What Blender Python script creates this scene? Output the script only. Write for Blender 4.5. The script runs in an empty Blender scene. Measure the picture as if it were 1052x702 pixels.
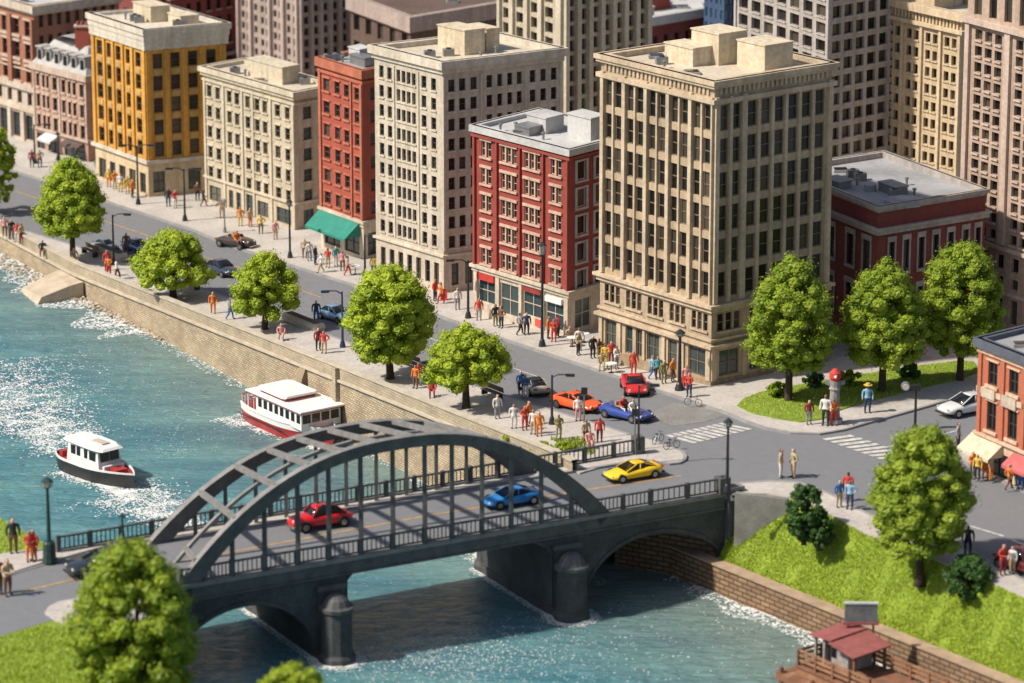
import bpy, bmesh, math, random
from mathutils import Vector, Matrix
random.seed(7)
R = math.radians
sc = bpy.context.scene
COL = sc.collection
# ------------------------------------------------------------------ camera model (photo pixels 1052 x 702)
FPX, PITCH, CH = 4200.0, R(16.0), 87.0
CAM = Vector((0, 0, CH))
FW = Vector((0, math.cos(PITCH), -math.sin(PITCH)))
UP = Vector((0, math.sin(PITCH), math.cos(PITCH)))
def ray(px, py):
    return Vector((1, 0, 0)) * ((px - 526) / FPX) + UP * ((351 - py) / FPX) + FW
def at(px, py, z=0.0):
    d = ray(px, py); t = (z - CH) / d.z
    return CAM + d * t
def proj(p):
    q = Vector(p) - CAM; f = q.dot(FW)
    return 526 + FPX * q.x / f, 351 - FPX * q.dot(UP) / f
def ztop(p, py):                       # height at which a vertical line through p reaches picture row py
    a, b = -20.0, 400.0
    for _ in range(50):
        m = (a + b) / 2
        if proj((p[0], p[1], m))[1] > py: a = m
        else: b = m
    return a
W = 6.6                                # water lies this far below the bridge deck
ZW = -W
Q0 = at(600, 470, 0.0)
DQ = (at(150, 330, -3.6) - Q0); DQ.z = 0; ULEN = DQ.length; DQ.normalize()      # quay direction: left and away
DB = (at(749, 506) - at(188, 602)); DB.z = 0; DB.normalize()                      # bridge direction: right and away
SL = 3.6 / ULEN
UMAX = ULEN * 1.35
def uu(x, y): return (x - Q0.x) * DQ.x + (y - Q0.y) * DQ.y
def h(x, y):
    return -SL * min(max(uu(x, y), 0.0), UMAX)
def G(px, py, dz=0.0):
    z = 0.0
    for _ in range(30):
        p = at(px, py, z + dz); z = 0.5 * z + 0.5 * h(p.x, p.y)
    p = at(px, py, z + dz); return p
# ------------------------------------------------------------------ materials
def newmat(name):
    m = bpy.data.materials.new(name); m.use_nodes = True
    nt = m.node_tree; b = nt.nodes['Principled BSDF']
    return m, nt, b
def N(nt, t, **kw):
    n = nt.nodes.new(t)
    for k, v in kw.items():
        if k in n.inputs: n.inputs[k].default_value = v
        else: setattr(n, k, v)
    return n
def c4(c): return (c[0], c[1], c[2], 1)
def dk(c, f): return tuple(min(1, x * f) for x in c[:3])
def mat(name, col, rough=0.7, var=0.25, scale=1.5, bump=0.0, metal=0.0, spec=0.5, fine=0.12):
    m, nt, b = newmat(name)
    tc = N(nt, 'ShaderNodeTexCoord')
    n1 = N(nt, 'ShaderNodeTexNoise'); n1.inputs['Scale'].default_value = scale; n1.inputs['Detail'].default_value = 6
    n2 = N(nt, 'ShaderNodeTexNoise'); n2.inputs['Scale'].default_value = scale * 9; n2.inputs['Detail'].default_value = 3
    nt.links.new(tc.outputs['Object'], n1.inputs['Vector']); nt.links.new(tc.outputs['Object'], n2.inputs['Vector'])
    r = N(nt, 'ShaderNodeValToRGB')
    r.color_ramp.elements[0].position = .3; r.color_ramp.elements[1].position = .7
    r.color_ramp.elements[0].color = c4(dk(col, 1 - var)); r.color_ramp.elements[1].color = c4(dk(col, 1 + var * .5))
    nt.links.new(n1.outputs['Fac'], r.inputs['Fac'])
    r2 = N(nt, 'ShaderNodeValToRGB')
    r2.color_ramp.elements[0].position = .3; r2.color_ramp.elements[1].position = .7
    r2.color_ramp.elements[0].color = (1 - fine * 1.5,) * 3 + (1,); r2.color_ramp.elements[1].color = (1, 1, 1, 1)
    nt.links.new(n2.outputs['Fac'], r2.inputs['Fac'])
    mx = N(nt, 'ShaderNodeMixRGB', blend_type='MULTIPLY'); mx.inputs['Fac'].default_value = 1
    nt.links.new(r.outputs[0], mx.inputs[1]); nt.links.new(r2.outputs[0], mx.inputs[2])
    nt.links.new(mx.outputs[0], b.inputs['Base Color'])
    b.inputs['Roughness'].default_value = rough; b.inputs['Metallic'].default_value = metal
    b.inputs['Specular IOR Level'].default_value = spec
    if bump:
        bp = N(nt, 'ShaderNodeBump'); bp.inputs['Strength'].default_value = bump; bp.inputs['Distance'].default_value = .08
        nt.links.new(n2.outputs['Fac'], bp.inputs['Height']); nt.links.new(bp.outputs[0], b.inputs['Normal'])
    return m
def brickmat(name, c1, c2, mortar, sx=3.2, bw=.5, rh=.25, msize=.02, bump=.4, rough=.85, var=.3):
    m, nt, b = newmat(name)
    uv = N(nt, 'ShaderNodeUVMap')
    br = N(nt, 'ShaderNodeTexBrick')
    br.inputs['Color1'].default_value = c4(c1); br.inputs['Color2'].default_value = c4(c2); br.inputs['Mortar'].default_value = c4(mortar)
    br.inputs['Scale'].default_value = sx; br.inputs['Mortar Size'].default_value = msize
    br.inputs['Brick Width'].default_value = bw; br.inputs['Row Height'].default_value = rh; br.inputs['Bias'].default_value = -.1
    nt.links.new(uv.outputs[0], br.inputs['Vector'])
    n1 = N(nt, 'ShaderNodeTexNoise'); n1.inputs['Scale'].default_value = .6; n1.inputs['Detail'].default_value = 7
    nt.links.new(uv.outputs[0], n1.inputs['Vector'])
    r = N(nt, 'ShaderNodeValToRGB'); r.color_ramp.elements[0].position = .3; r.color_ramp.elements[1].position = .7
    r.color_ramp.elements[0].color = (1 - var,) * 3 + (1,); r.color_ramp.elements[1].color = (1.0,) * 3 + (1,)
    nt.links.new(n1.outputs['Fac'], r.inputs['Fac'])
    mx = N(nt, 'ShaderNodeMixRGB', blend_type='MULTIPLY'); mx.inputs['Fac'].default_value = 1
    nt.links.new(br.outputs['Color'], mx.inputs[1]); nt.links.new(r.outputs[0], mx.inputs[2])
    nt.links.new(mx.outputs[0], b.inputs['Base Color']); b.inputs['Roughness'].default_value = rough
    n3 = N(nt, 'ShaderNodeTexNoise'); n3.inputs['Scale'].default_value = 8; nt.links.new(uv.outputs[0], n3.inputs['Vector'])
    ad = N(nt, 'ShaderNodeMath', operation='MULTIPLY_ADD'); ad.inputs[1].default_value = .6
    nt.links.new(n3.outputs['Fac'], ad.inputs[0])
    sb = N(nt, 'ShaderNodeMath', operation='SUBTRACT'); sb.inputs[0].default_value = 1; nt.links.new(br.outputs['Fac'], sb.inputs[1])
    nt.links.new(sb.outputs[0], ad.inputs[2])
    bp = N(nt, 'ShaderNodeBump'); bp.inputs['Strength'].default_value = bump; bp.inputs['Distance'].default_value = .06
    nt.links.new(ad.outputs[0], bp.inputs['Height']); nt.links.new(bp.outputs[0], b.inputs['Normal'])
    return m
def glassmat(name, c1, c2, rough=.12):
    m, nt, b = newmat(name)
    oi = N(nt, 'ShaderNodeObjectInfo'); geo = N(nt, 'ShaderNodeNewGeometry')
    ad = N(nt, 'ShaderNodeMath', operation='ADD'); nt.links.new(oi.outputs['Random'], ad.inputs[0]); nt.links.new(geo.outputs['Random Per Island'], ad.inputs[1])
    fr = N(nt, 'ShaderNodeMath', operation='FRACT'); nt.links.new(ad.outputs[0], fr.inputs[0])
    r = N(nt, 'ShaderNodeValToRGB'); r.color_ramp.elements[0].color = c4(c1); r.color_ramp.elements[1].color = c4(c2)
    r.color_ramp.elements[0].position = .55
    nt.links.new(fr.outputs[0], r.inputs['Fac']); nt.links.new(r.outputs[0], b.inputs['Base Color'])
    b.inputs['Roughness'].default_value = rough
    return m
def paint(name, col, rough=.25):
    m, nt, b = newmat(name); b.inputs['Base Color'].default_value = c4(col); b.inputs['Roughness'].default_value = rough
    b.inputs['Coat Weight'].default_value = .5; b.inputs['Coat Roughness'].default_value = .12
    return m
def leafmat(name, c1, c2):
    m, nt, b = newmat(name)
    geo = N(nt, 'ShaderNodeNewGeometry'); oi = N(nt, 'ShaderNodeTexCoord')
    n = N(nt, 'ShaderNodeTexNoise'); n.inputs['Scale'].default_value = .9; nt.links.new(oi.outputs['Object'], n.inputs['Vector'])
    ad = N(nt, 'ShaderNodeMath', operation='MULTIPLY_ADD'); ad.inputs[1].default_value = .6
    nt.links.new(geo.outputs['Random Per Island'], ad.inputs[0])
    ml = N(nt, 'ShaderNodeMath', operation='MULTIPLY'); ml.inputs[1].default_value = .5; nt.links.new(n.outputs['Fac'], ml.inputs[0])
    nt.links.new(ml.outputs[0], ad.inputs[2])
    r = N(nt, 'ShaderNodeValToRGB'); r.color_ramp.elements[0].color = c4(c1); r.color_ramp.elements[1].color = c4(c2)
    r.color_ramp.elements[0].position = .1; r.color_ramp.elements[1].position = .9
    nt.links.new(ad.outputs[0], r.inputs['Fac']); nt.links.new(r.outputs[0], b.inputs['Base Color'])
    b.inputs['Roughness'].default_value = .55; b.inputs['Specular IOR Level'].default_value = .3
    tr = N(nt, 'ShaderNodeBsdfTranslucent'); nt.links.new(r.outputs[0], tr.inputs['Color'])
    mx = N(nt, 'ShaderNodeMixShader'); mx.inputs[0].default_value = .22
    out = nt.nodes['Material Output']
    nt.links.new(b.outputs[0], mx.inputs[1]); nt.links.new(tr.outputs[0], mx.inputs[2]); nt.links.new(mx.outputs[0], out.inputs['Surface'])
    return m
# ------------------------------------------------------------------ mesh builder
class MB:
    def __init__(s): s.v = []; s.f = []; s.m = []; s.uv = []; s.mats = []
    def mi(s, m):
        if m not in s.mats: s.mats.append(m)
        return s.mats.index(m)
    def quad(s, pts, m, uvs=None):
        b = len(s.v); s.v += [tuple(p) for p in pts]; s.f.append(tuple(range(b, b + len(pts)))); s.m.append(s.mi(m))
        s.uv.append(uvs if uvs else [(p[0] + p[1], p[2]) for p in pts])
    def box(s, c, X, Y, Z, m):         # c centre, half-axis vectors
        c, X, Y, Z = Vector(c), Vector(X), Vector(Y), Vector(Z)
        P = lambda a, b_, d: c + X * a + Y * b_ + Z * d
        lx, ly, lz = X.length * 2, Y.length * 2, Z.length * 2
        q = [(P(-1,-1,-1), P(1,-1,-1), P(1,-1,1), P(-1,-1,1), lx, lz), (P(1,-1,-1), P(1,1,-1), P(1,1,1), P(1,-1,1), ly, lz),
             (P(1,1,-1), P(-1,1,-1), P(-1,1,1), P(1,1,1), lx, lz), (P(-1,1,-1), P(-1,-1,-1), P(-1,-1,1), P(-1,1,1), ly, lz),
             (P(-1,-1,1), P(1,-1,1), P(1,1,1), P(-1,1,1), lx, ly), (P(-1,1,-1), P(1,1,-1), P(1,-1,-1), P(-1,-1,-1), lx, ly)]
        for a, b_, c_, d, u_, v_ in q: s.quad([a, b_, c_, d], m, [(0, 0), (u_, 0), (u_, v_), (0, v_)])
    def abox(s, x0, x1, y0, y1, z0, z1, m):
        s.box(((x0+x1)/2, (y0+y1)/2, (z0+z1)/2), ((x1-x0)/2,0,0), (0,(y1-y0)/2,0), (0,0,(z1-z0)/2), m)
    def bar(s, a, b, w, m, hgt=None, up=Vector((0,0,1))):
        a, b = Vector(a), Vector(b); d = b - a; L = d.length
        if L < 1e-6: return
        d /= L; sd = d.cross(up)
        if sd.length < 1e-3: sd = d.cross(Vector((0, 1, 0)))
        sd.normalize(); u = sd.cross(d)
        s.box((a + b) / 2, d * (L / 2), sd * (w / 2), u * ((hgt or w) / 2), m)
    def tube(s, pts, rads, m, n=8, cap=True):
        pts = [Vector(p) for p in pts]; rings = []; b0 = len(s.v)
        for i, p in enumerate(pts):
            d = (pts[min(i + 1, len(pts) - 1)] - pts[max(i - 1, 0)]); d.normalize()
            a = d.cross(Vector((0, 1, 0.01)) if abs(d.z) > .9 else Vector((0, 0, 1))); a.normalize(); b = d.cross(a)
            for k in range(n):
                t = 2 * math.pi * k / n; s.v.append(tuple(p + (a * math.cos(t) + b * math.sin(t)) * rads[i]))
        for i in range(len(pts) - 1):
            for k in range(n):
                s.f.append((b0+i*n+k, b0+i*n+(k+1)%n, b0+(i+1)*n+(k+1)%n, b0+(i+1)*n+k)); s.m.append(s.mi(m)); s.uv.append([(0,0)]*4)
        if cap:
            s.f.append(tuple(b0 + k for k in range(n))[::-1]); s.m.append(s.mi(m)); s.uv.append([(0,0)]*n)
            e = b0 + (len(pts)-1)*n; s.f.append(tuple(e + k for k in range(n))); s.m.append(s.mi(m)); s.uv.append([(0,0)]*n)
    def loft(s, rings, m, cap=True, closed=True):
        b0 = len(s.v); n = len(rings[0])
        for r_ in rings: s.v += [tuple(p) for p in r_]
        for i in range(len(rings) - 1):
            for k in range(n if closed else n - 1):
                s.f.append((b0+i*n+k, b0+i*n+(k+1)%n, b0+(i+1)*n+(k+1)%n, b0+(i+1)*n+k)); s.m.append(s.mi(m)); s.uv.append([(0,0)]*4)
        if cap:
            s.f.append(tuple(b0+k for k in range(n))[::-1]); s.m.append(s.mi(m)); s.uv.append([(0,0)]*n)
            e = b0+(len(rings)-1)*n; s.f.append(tuple(e+k for k in range(n))); s.m.append(s.mi(m)); s.uv.append([(0,0)]*n)
    def prism(s, pts, z0, z1, m):      # pts 2D ccw
        A = [(p[0], p[1], z0) for p in pts]; B = [(p[0], p[1], z1) for p in pts]
        n = len(pts); s.quad(B, m, [(p[0], p[1]) for p in pts]); s.quad(A[::-1], m, [(p[0], p[1]) for p in pts][::-1])
        for i in range(n):
            j = (i+1) % n; L = math.dist(pts[i], pts[j])
            s.quad([A[i], A[j], B[j], B[i]], m, [(0, z0), (L, z0), (L, z1), (0, z1)])
    def mesh(s, name, org=(0,0,0), smooth=False):
        me = bpy.data.meshes.new(name); ox, oy, oz = org; idx = {}; V = []; mp = []
        for p in s.v:
            q = (p[0] - ox, p[1] - oy, p[2] - oz); k = (round(q[0], 4), round(q[1], 4), round(q[2], 4))
            if k not in idx: idx[k] = len(V); V.append(q)
            mp.append(idx[k])
        me.from_pydata(V, [], [tuple(mp[i] for i in f) for f in s.f])
        for m in s.mats: me.materials.append(m)
        me.polygons.foreach_set('material_index', s.m)
        if smooth: me.polygons.foreach_set('use_smooth', [True] * len(s.f))
        ul = me.uv_layers.new(name='UVMap'); flat = []
        for f_ in s.uv:
            for u in f_: flat += [u[0], u[1]]
        ul.data.foreach_set('uv', flat); me.update()
        return me
    def build(s, name, parent=None, org=None, smooth=False, **kw):
        if org is None: org = worldloc(parent) if parent else (0, 0, 0)
        o = bpy.data.objects.new(name, s.mesh(name, org, smooth)); COL.objects.link(o)
        if parent: o.parent = parent
        else: o.location = org
        for k, v in kw.items(): o[k] = v
        return o
WL = {}
def worldloc(o):
    v = Vector((0, 0, 0))
    while o: v += o.location; o = o.parent
    return v
def empty(name, loc, label, cat, group=None, rz=0):
    o = bpy.data.objects.new(name, None); COL.objects.link(o); o.location = loc; o.rotation_euler.z = rz
    o.empty_display_size = .5
    return tag(o, label, cat, group)
def tag(o, label=None, cat=None, group=None, kind=None):
    if label: o['label'] = label
    if cat: o['category'] = cat
    if group: o['group'] = group
    if kind: o['kind'] = kind
    return o
def kids(o): return [c for c in o.children]
def copy_tree(o, parent=None):
    c = o.copy(); COL.objects.link(c)
    if parent: c.parent = parent
    for ch in list(CH_[o.name]) if o.name in CH_ else list(o.children): copy_tree(ch, c)
    return c
CH_ = {}
def inst(name, me, parent, loc, rz=0, **kw):
    o = bpy.data.objects.new(name, me); COL.objects.link(o); o.parent = parent; o.location = loc; o.rotation_euler.z = rz
    for k, v in kw.items(): o[k] = v
    return o
# ------------------------------------------------------------------ slabs that follow the ground
def slab(name, pts, dz, m, kind='structure', depth=.5, zf=None, **kw):
    bm = bmesh.new(); vs = [bm.verts.new((p[0], p[1], 0)) for p in pts]
    f = bm.faces.new(vs); f.normal_update()
    if f.normal.z < 0: bmesh.ops.reverse_faces(bm, faces=[f])
    for u0 in (0.0, UMAX):
        c = Q0 + DQ * u0
        bmesh.ops.bisect_plane(bm, geom=bm.verts[:] + bm.edges[:] + bm.faces[:], plane_co=(c.x, c.y, 0), plane_no=(DQ.x, DQ.y, 0))
    top = bm.faces[:]
    if depth:
        be = [e for e in bm.edges if e.is_boundary]
        r = bmesh.ops.extrude_edge_only(bm, edges=be)
        for g in r['geom']:
            if isinstance(g, bmesh.types.BMVert): g.co.z -= depth
    bmesh.ops.triangulate(bm, faces=[f_ for f_ in bm.faces], ngon_method='EAR_CLIP')
    zf = zf or h
    for v in bm.verts: v.co.z += zf(v.co.x, v.co.y) + dz
    bmesh.ops.recalc_face_normals(bm, faces=bm.faces[:])
    ul = bm.loops.layers.uv.new('UVMap')
    for f_ in bm.faces:
        for l in f_.loops: l[ul].uv = (l.vert.co.x, l.vert.co.y)
    me = bpy.data.meshes.new(name); bm.to_mesh(me); bm.free(); me.materials.append(m)
    # make sure the top looks up
    o = bpy.data.objects.new(name, me); COL.objects.link(o)
    if kind: o['kind'] = kind
    for k, v in kw.items(): o[k] = v
    return o
def GP(*pp): return [G(x, y).to_2d() for x, y in pp]
def noise2(x, y):
    return math.sin(x * 1.7 + 1.3 * math.sin(y * .9)) * .5 + math.sin(y * 2.3 + 1.1 * math.sin(x * 1.3)) * .5
# ------------------------------------------------------------------ shared materials
M = {}
M['asphalt'] = mat('asphalt', (.20, .205, .215), .85, .07, 1.3, .3, fine=.22)
M['pave'] = mat('pavement', (.50, .46, .41), .8, .16, .35, .2, fine=.15)
M['kerb'] = mat('kerb_stone', (.3, .29, .28), .8, .2, 1)
M['black'] = mat('black_iron', (.022, .025, .026), .45, .3, 3)
M['darkgreen'] = mat('green_iron', (.02, .05, .045), .4, .3, 3)
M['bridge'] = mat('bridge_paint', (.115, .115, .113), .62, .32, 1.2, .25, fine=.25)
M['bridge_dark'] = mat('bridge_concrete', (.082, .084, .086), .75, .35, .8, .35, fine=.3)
M['bridge_top'] = mat('bridge_paint_lit', (.26, .25, .235), .6, .28, 1.2, .2, fine=.22)  # paler copy of the bridge colour, daylight on upper faces painted in
M['white'] = mat('white_paint', (.78, .77, .74), .5, .08, 1)
M['line'] = mat('road_line', (.72, .7, .64), .7, .35, 2, fine=.35)
M['yline'] = mat('yellow_line', (.62, .38, .12), .7, .35, 2, fine=.35)
M['roofgrey'] = mat('roof_grey', (.33, .33, .335), .85, .25, .3, .2)
M['roofcream'] = mat('roof_cream', (.58, .5, .38), .85, .14, .3, .2)
M['rooflight'] = mat('roof_light', (.5, .49, .47), .85, .2, .3, .2)
M['metal'] = mat('grey_metal', (.3, .3, .3), .4, .2, 2, metal=.5)
M['glass'] = glassmat('window_glass', (.012, .011, .010), (.085, .07, .052), .2)
M['shop'] = glassmat('shop_glass', (.03, .05, .055), (.11, .12, .10), .12)
M['carglass'] = glassmat('car_glass', (.012, .013, .016), (.012, .013, .016), .08)
M['rubber'] = mat('rubber', (.015, .015, .015), .8)
M['chrome'] = mat('chrome', (.5, .5, .5), .25, metal=.9)
M['lampglass'] = mat('lamp_glass', (.62, .6, .5), .3)
M['trunk'] = mat('bark', (.07, .045, .028), .9, .35, 4, .6)
M['soil'] = mat('soil', (.13, .09, .05), .95, .35, 1, .5)
M['leaf1'] = leafmat('leaf_bright', (.14, .22, .010), (.44, .52, .035))
M['leaf2'] = leafmat('leaf_mid', (.11, .18, .012), (.34, .42, .035))
M['leaf3'] = leafmat('leaf_dark', (.02, .06, .012), (.07, .15, .03))
M['leaf4'] = leafmat('leaf_deep', (.10, .17, .010), (.32, .40, .03))
M['grass'] = leafmat('grass_blades', (.18, .28, .022), (.48, .56, .06))
M['grassbase'] = mat('grass_ground', (.26, .36, .03), .95, .15, .6, .5, fine=.4)
M['quay'] = brickmat('quay_stone', (.46, .36, .23), (.66, .54, .37), (.30, .23, .15), 1.3, .5, .24, .045, 1.0, var=.34)
M['parapet'] = brickmat('parapet_stone', (.42, .35, .24), (.52, .43, .30), (.28, .23, .16), 1.4, .5, .3, .03, .6, var=.35)
M['coping'] = mat('coping_stone', (.52, .45, .35), .8, .2, 1, .2)
M['embank'] = brickmat('embankment_brick', (.26, .16, .09), (.35, .23, .13), (.10, .06, .035), .95, .9, .32, .05, 1.0, var=.35)
M['concrete'] = mat('concrete', (.50, .41, .30), .9, .2, .8, .5)
M['skin'] = mat('skin', (.62, .34, .22), .6)
M['wood'] = mat('dock_wood', (.38, .19, .10), .8, .35, 1.2, .4, fine=.3)
def wallmat(name, c, var=.22, bump=.25):
    m = mat(name, c, .85, var, .35, bump, fine=.16); nt = m.node_tree; b = nt.nodes['Principled BSDF']
    src = b.inputs['Base Color'].links[0].from_socket; tc = N(nt, 'ShaderNodeTexCoord'); mp = N(nt, 'ShaderNodeMapping'); mp.inputs['Scale'].default_value = (1.6, 1.6, .13)
    n = N(nt, 'ShaderNodeTexNoise'); n.inputs['Scale'].default_value = 1.2; n.inputs['Detail'].default_value = 5; nt.links.new(tc.outputs['Object'], mp.inputs[0]); nt.links.new(mp.outputs[0], n.inputs['Vector'])
    r = N(nt, 'ShaderNodeValToRGB'); r.color_ramp.elements[0].position = .35; r.color_ramp.elements[1].position = .6; r.color_ramp.elements[0].color = (.82, .79, .74, 1); r.color_ramp.elements[1].color = (1, 1, 1, 1)
    nt.links.new(n.outputs['Fac'], r.inputs['Fac']); mx = N(nt, 'ShaderNodeMixRGB', blend_type='MULTIPLY'); mx.inputs['Fac'].default_value = 1
    nt.links.new(src, mx.inputs[1]); nt.links.new(r.outputs[0], mx.inputs[2]); nt.links.new(mx.outputs[0], b.inputs['Base Color']); return m
# ------------------------------------------------------------------ building generator
PANE = {}
def pane_mesh(w, hh, style, gm, fm):
    k = (round(w, 2), round(hh, 2), style, gm.name, fm.name)
    if k in PANE: return PANE[k]
    mb = MB(); mb.quad([(0, -.02, 0), (w, -.02, 0), (w, -.02, hh), (0, -.02, hh)], gm)
    me = mb.mesh('pane')
    fr = MB(); t = min(.09, w * .12)
    fr.abox(0, t, -.09, -.025, 0, hh, fm); fr.abox(w - t, w, -.09, -.025, 0, hh, fm)
    fr.abox(t, w - t, -.09, -.025, 0, t, fm); fr.abox(t, w - t, -.09, -.025, hh - t, hh, fm)
    if style != 'plain': fr.abox(t, w - t, -.085, -.03, hh * .5 - t * .4, hh * .5 + t * .4, fm)
    if style == 'cross' or w > 1.6: fr.abox(w / 2 - t * .4, w / 2 + t * .4, -.08, -.032, t, hh - t, fm)
    f2 = fr.mesh('frame')
    PANE[k] = (me, f2); return PANE[k]
def even(n, a=0.0, b=1.0, ratio=.5):
    w = (b - a) / n
    return [(a + w * (i + .5 - ratio / 2), a + w * (i + .5 + ratio / 2)) for i in range(n)]
def rows(top, n, step, hh): return [(top - step * i - hh, top - step * i) for i in range(n)]
def offset_quad(q, d):
    out = []; n = len(q)
    for i in range(n):
        p0, p1, p2 = Vector(q[i - 1]), Vector(q[i]), Vector(q[(i + 1) % n])
        a = (p1 - p0).normalized(); b = (p2 - p1).normalized()
        na, nb = Vector((a.y, -a.x)), Vector((b.y, -b.x))
        bis = (na + nb); bis /= (1 + na.dot(nb)); out.append(p1 + bis * d)
    return out
def ring(mb, q, z0, z1, out, inn, m):
    A = offset_quad(q, out); B = offset_quad(q, inn); n = len(q)
    for i in range(n):
        j = (i + 1) % n
        a0, a1, b0, b1 = A[i], A[j], B[i], B[j]; L = (a1 - a0).length
        P = lambda v, z: (v.x, v.y, z)
        mb.quad([P(a0, z0), P(a1, z0), P(a1, z1), P(a0, z1)], m, [(0, z0), (L, z0), (L, z1), (0, z1)])
        mb.quad([P(a0, z1), P(a1, z1), P(b1, z1), P(b0, z1)], m, [(0, 0), (L, 0), (L, .4), (0, .4)])
        mb.quad([P(b1, z1), P(b1, z0), P(b0, z0), P(b0, z1)], m, [(0, z1), (0, z0), (L, z0), (L, z1)])
        mb.quad([P(b0, z0), P(b1, z0), P(a1, z0), P(a0, z0)], m, [(0, 0), (L, 0), (L, .4), (0, .4)])
class Building:
    def __init__(s, name, label, cat, C, top, L, Rr, wall, glass=None, frame=None, group=None, zones=None, depth=.22, reveal=None, base=None):
        s.C = G(*C) if base is None else base
        s.zt = ztop(s.C, top); s.zC = s.C.z; s.H = s.zt - s.zC
        Lp, Rp = at(L[0], L[1], s.zt), at(Rr[0], Rr[1], s.zt)
        s.c = s.C.to_2d(); s.l = Lp.to_2d(); s.r = Rp.to_2d(); s.b = s.l + s.r - s.c
        s.q = [s.l, s.c, s.r, s.b]
        s.zb = min(h(p.x, p.y) for p in s.q) - .4
        s.wall = wall; s.glass = glass or M['glass']; s.frame = frame; s.zones = zones or []; s.depth = depth; s.reveal = reveal
        s.root = empty(name, (s.C.x, s.C.y, s.C.z), label, cat, group)
        s.wins = []; s.trim = []
        s.wmb = MB()
        print('BLD', name, 'H %.1f L %.1f R %.1f  C(%.0f,%.0f)' % (s.H, (s.l - s.c).length, (s.r - s.c).length, s.c.x, s.c.y))
    def z(s, f): return s.zC + f * s.H
    def face(s, which, openings, depth=None):
        """openings: list of (a,b,f0,f1,style)"""
        p0, p1 = (s.l, s.c) if which == 'L' else (s.c, s.r)
        d = p1 - p0; Ln = d.length; d = d / Ln; n = Vector((d.y, -d.x)); dp = depth or s.depth
        zc = [s.z(f) for f, _ in s.zones]
        zs = sorted(set([s.zb, s.zt] + zc + [s.z(o[i]) for o in openings for i in (2, 3)]))
        xs = sorted(set([0.0, Ln] + [o[i] * Ln for o in openings for i in (0, 1)]))
        xi = {x: i for i, x in enumerate(xs)}; zi = {z: i for i, z in enumerate(zs)}
        hole = set()
        for o in openings:
            for i in range(xi[o[0] * Ln], xi[o[1] * Ln]):
                for k in range(zi[s.z(o[2])], zi[s.z(o[3])]): hole.add((i, k))
        P = lambda u, z, q=0.0: (p0.x + d.x * u + n.x * q, p0.y + d.y * u + n.y * q, z)
        def wm(zm):
            m = s.wall
            for f, mm in sorted(s.zones, key=lambda t: -t[0]):
                if zm < s.z(f): m = mm
            return m
        for k in range(len(zs) - 1):
            m = wm((zs[k] + zs[k + 1]) / 2); i = 0
            while i < len(xs) - 1:
                if (i, k) in hole: i += 1; continue
                j = i
                while j < len(xs) - 1 and (j, k) not in hole: j += 1
                a, b, z0, z1 = xs[i], xs[j], zs[k], zs[k + 1]
                s.wmb.quad([P(a, z0), P(b, z0), P(b, z1), P(a, z1)], m, [(a, z0), (b, z0), (b, z1), (a, z1)]); i = j
        ang = math.atan2(d.y, d.x)
        for o in openings:
            a, b, z0, z1 = o[0] * Ln, o[1] * Ln, s.z(o[2]), s.z(o[3]); m = s.reveal or wm((z0 + z1) / 2)
            for q in ([P(a, z0), P(a, z0, -dp), P(a, z1, -dp), P(a, z1)], [P(b, z0, -dp), P(b, z0), P(b, z1), P(b, z1, -dp)],
                      [P(a, z0), P(b, z0), P(b, z0, -dp), P(a, z0, -dp)], [P(a, z1, -dp), P(b, z1, -dp), P(b, z1), P(a, z1)]):
                s.wmb.quad(q, m)
            s.wins.append((P(a, z0, -dp), b - a, z1 - z0, ang, o[4] if len(o) > 4 else 'sash'))
    def add(s, part, mb=None):
        mb = MB(); s.trim.append((part, mb)); return mb
    def pil(s, which, spans, f0, f1, proud, m, part='pilaster'):
        p0, p1 = (s.l, s.c) if which == 'L' else (s.c, s.r)
        d = p1 - p0; Ln = d.length; d = d / Ln; n = Vector((d.y, -d.x))
        for a, b in spans:
            mb = s.wmb if part in ('sill', 'lintel', 'mullion', 'architrave', 'spandrel', 'frieze') else s.add(part)
            c = p0 + d * ((a + b) / 2 * Ln) + n * (proud / 2 - .03)
            mb.box((c.x, c.y, (s.z(f0) + s.z(f1)) / 2), (d.x * (b - a) * Ln / 2, d.y * (b - a) * Ln / 2, 0), (n.x * (proud / 2 + .03), n.y * (proud / 2 + .03), 0), (0, 0, (s.z(f1) - s.z(f0)) / 2), m)
    def boxes(s, which, lst, proud, m, part='sill'):
        for a, b, f0, f1 in lst: s.pil(which, [(a, b)], f0, f1, proud, m, part)
    def band(s, f0, f1, proud, m, part='cornice', inn=-.06):
        ring(s.add(part), s.q, s.z(f0), s.z(f1), proud, inn, m)
    def roof(s, m, pm, drop=.5, over=.0, th=.35):
        s.rdrop = drop
        ring(s.add('parapet'), s.q, s.zt - drop, s.zt, over, -th, pm)
        mb = s.add('roof'); q = offset_quad(s.q, -.1)
        mb.quad([(p.x, p.y, s.zt - drop + .06) for p in q], m, [(p.x, p.y) for p in q])
    def rp(s, a, b, z=0):    # point on the roof: a along L->C (0 at back-left..), b along C->R
        p = s.l + (s.c - s.l) * a + (s.r - s.c) * b
        return Vector((p.x, p.y, z))
    def hut(s, a0, a1, b0, b1, hh, m, name='rooftop_hut', drop=.5, cap=True):
        z0 = s.zt - drop; mb = MB(); q = [s.rp(a0, b0), s.rp(a1, b0), s.rp(a1, b1), s.rp(a0, b1)]
        q = [x.to_2d() for x in q]
        mb.prism(q, z0, z0 + hh, m)
        if cap:
            mb.prism([Vector(p) for p in offset_quad(q, .07)], z0 + hh - .001, z0 + hh + .1, m)
        return mb.build(name, s.root)
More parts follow.
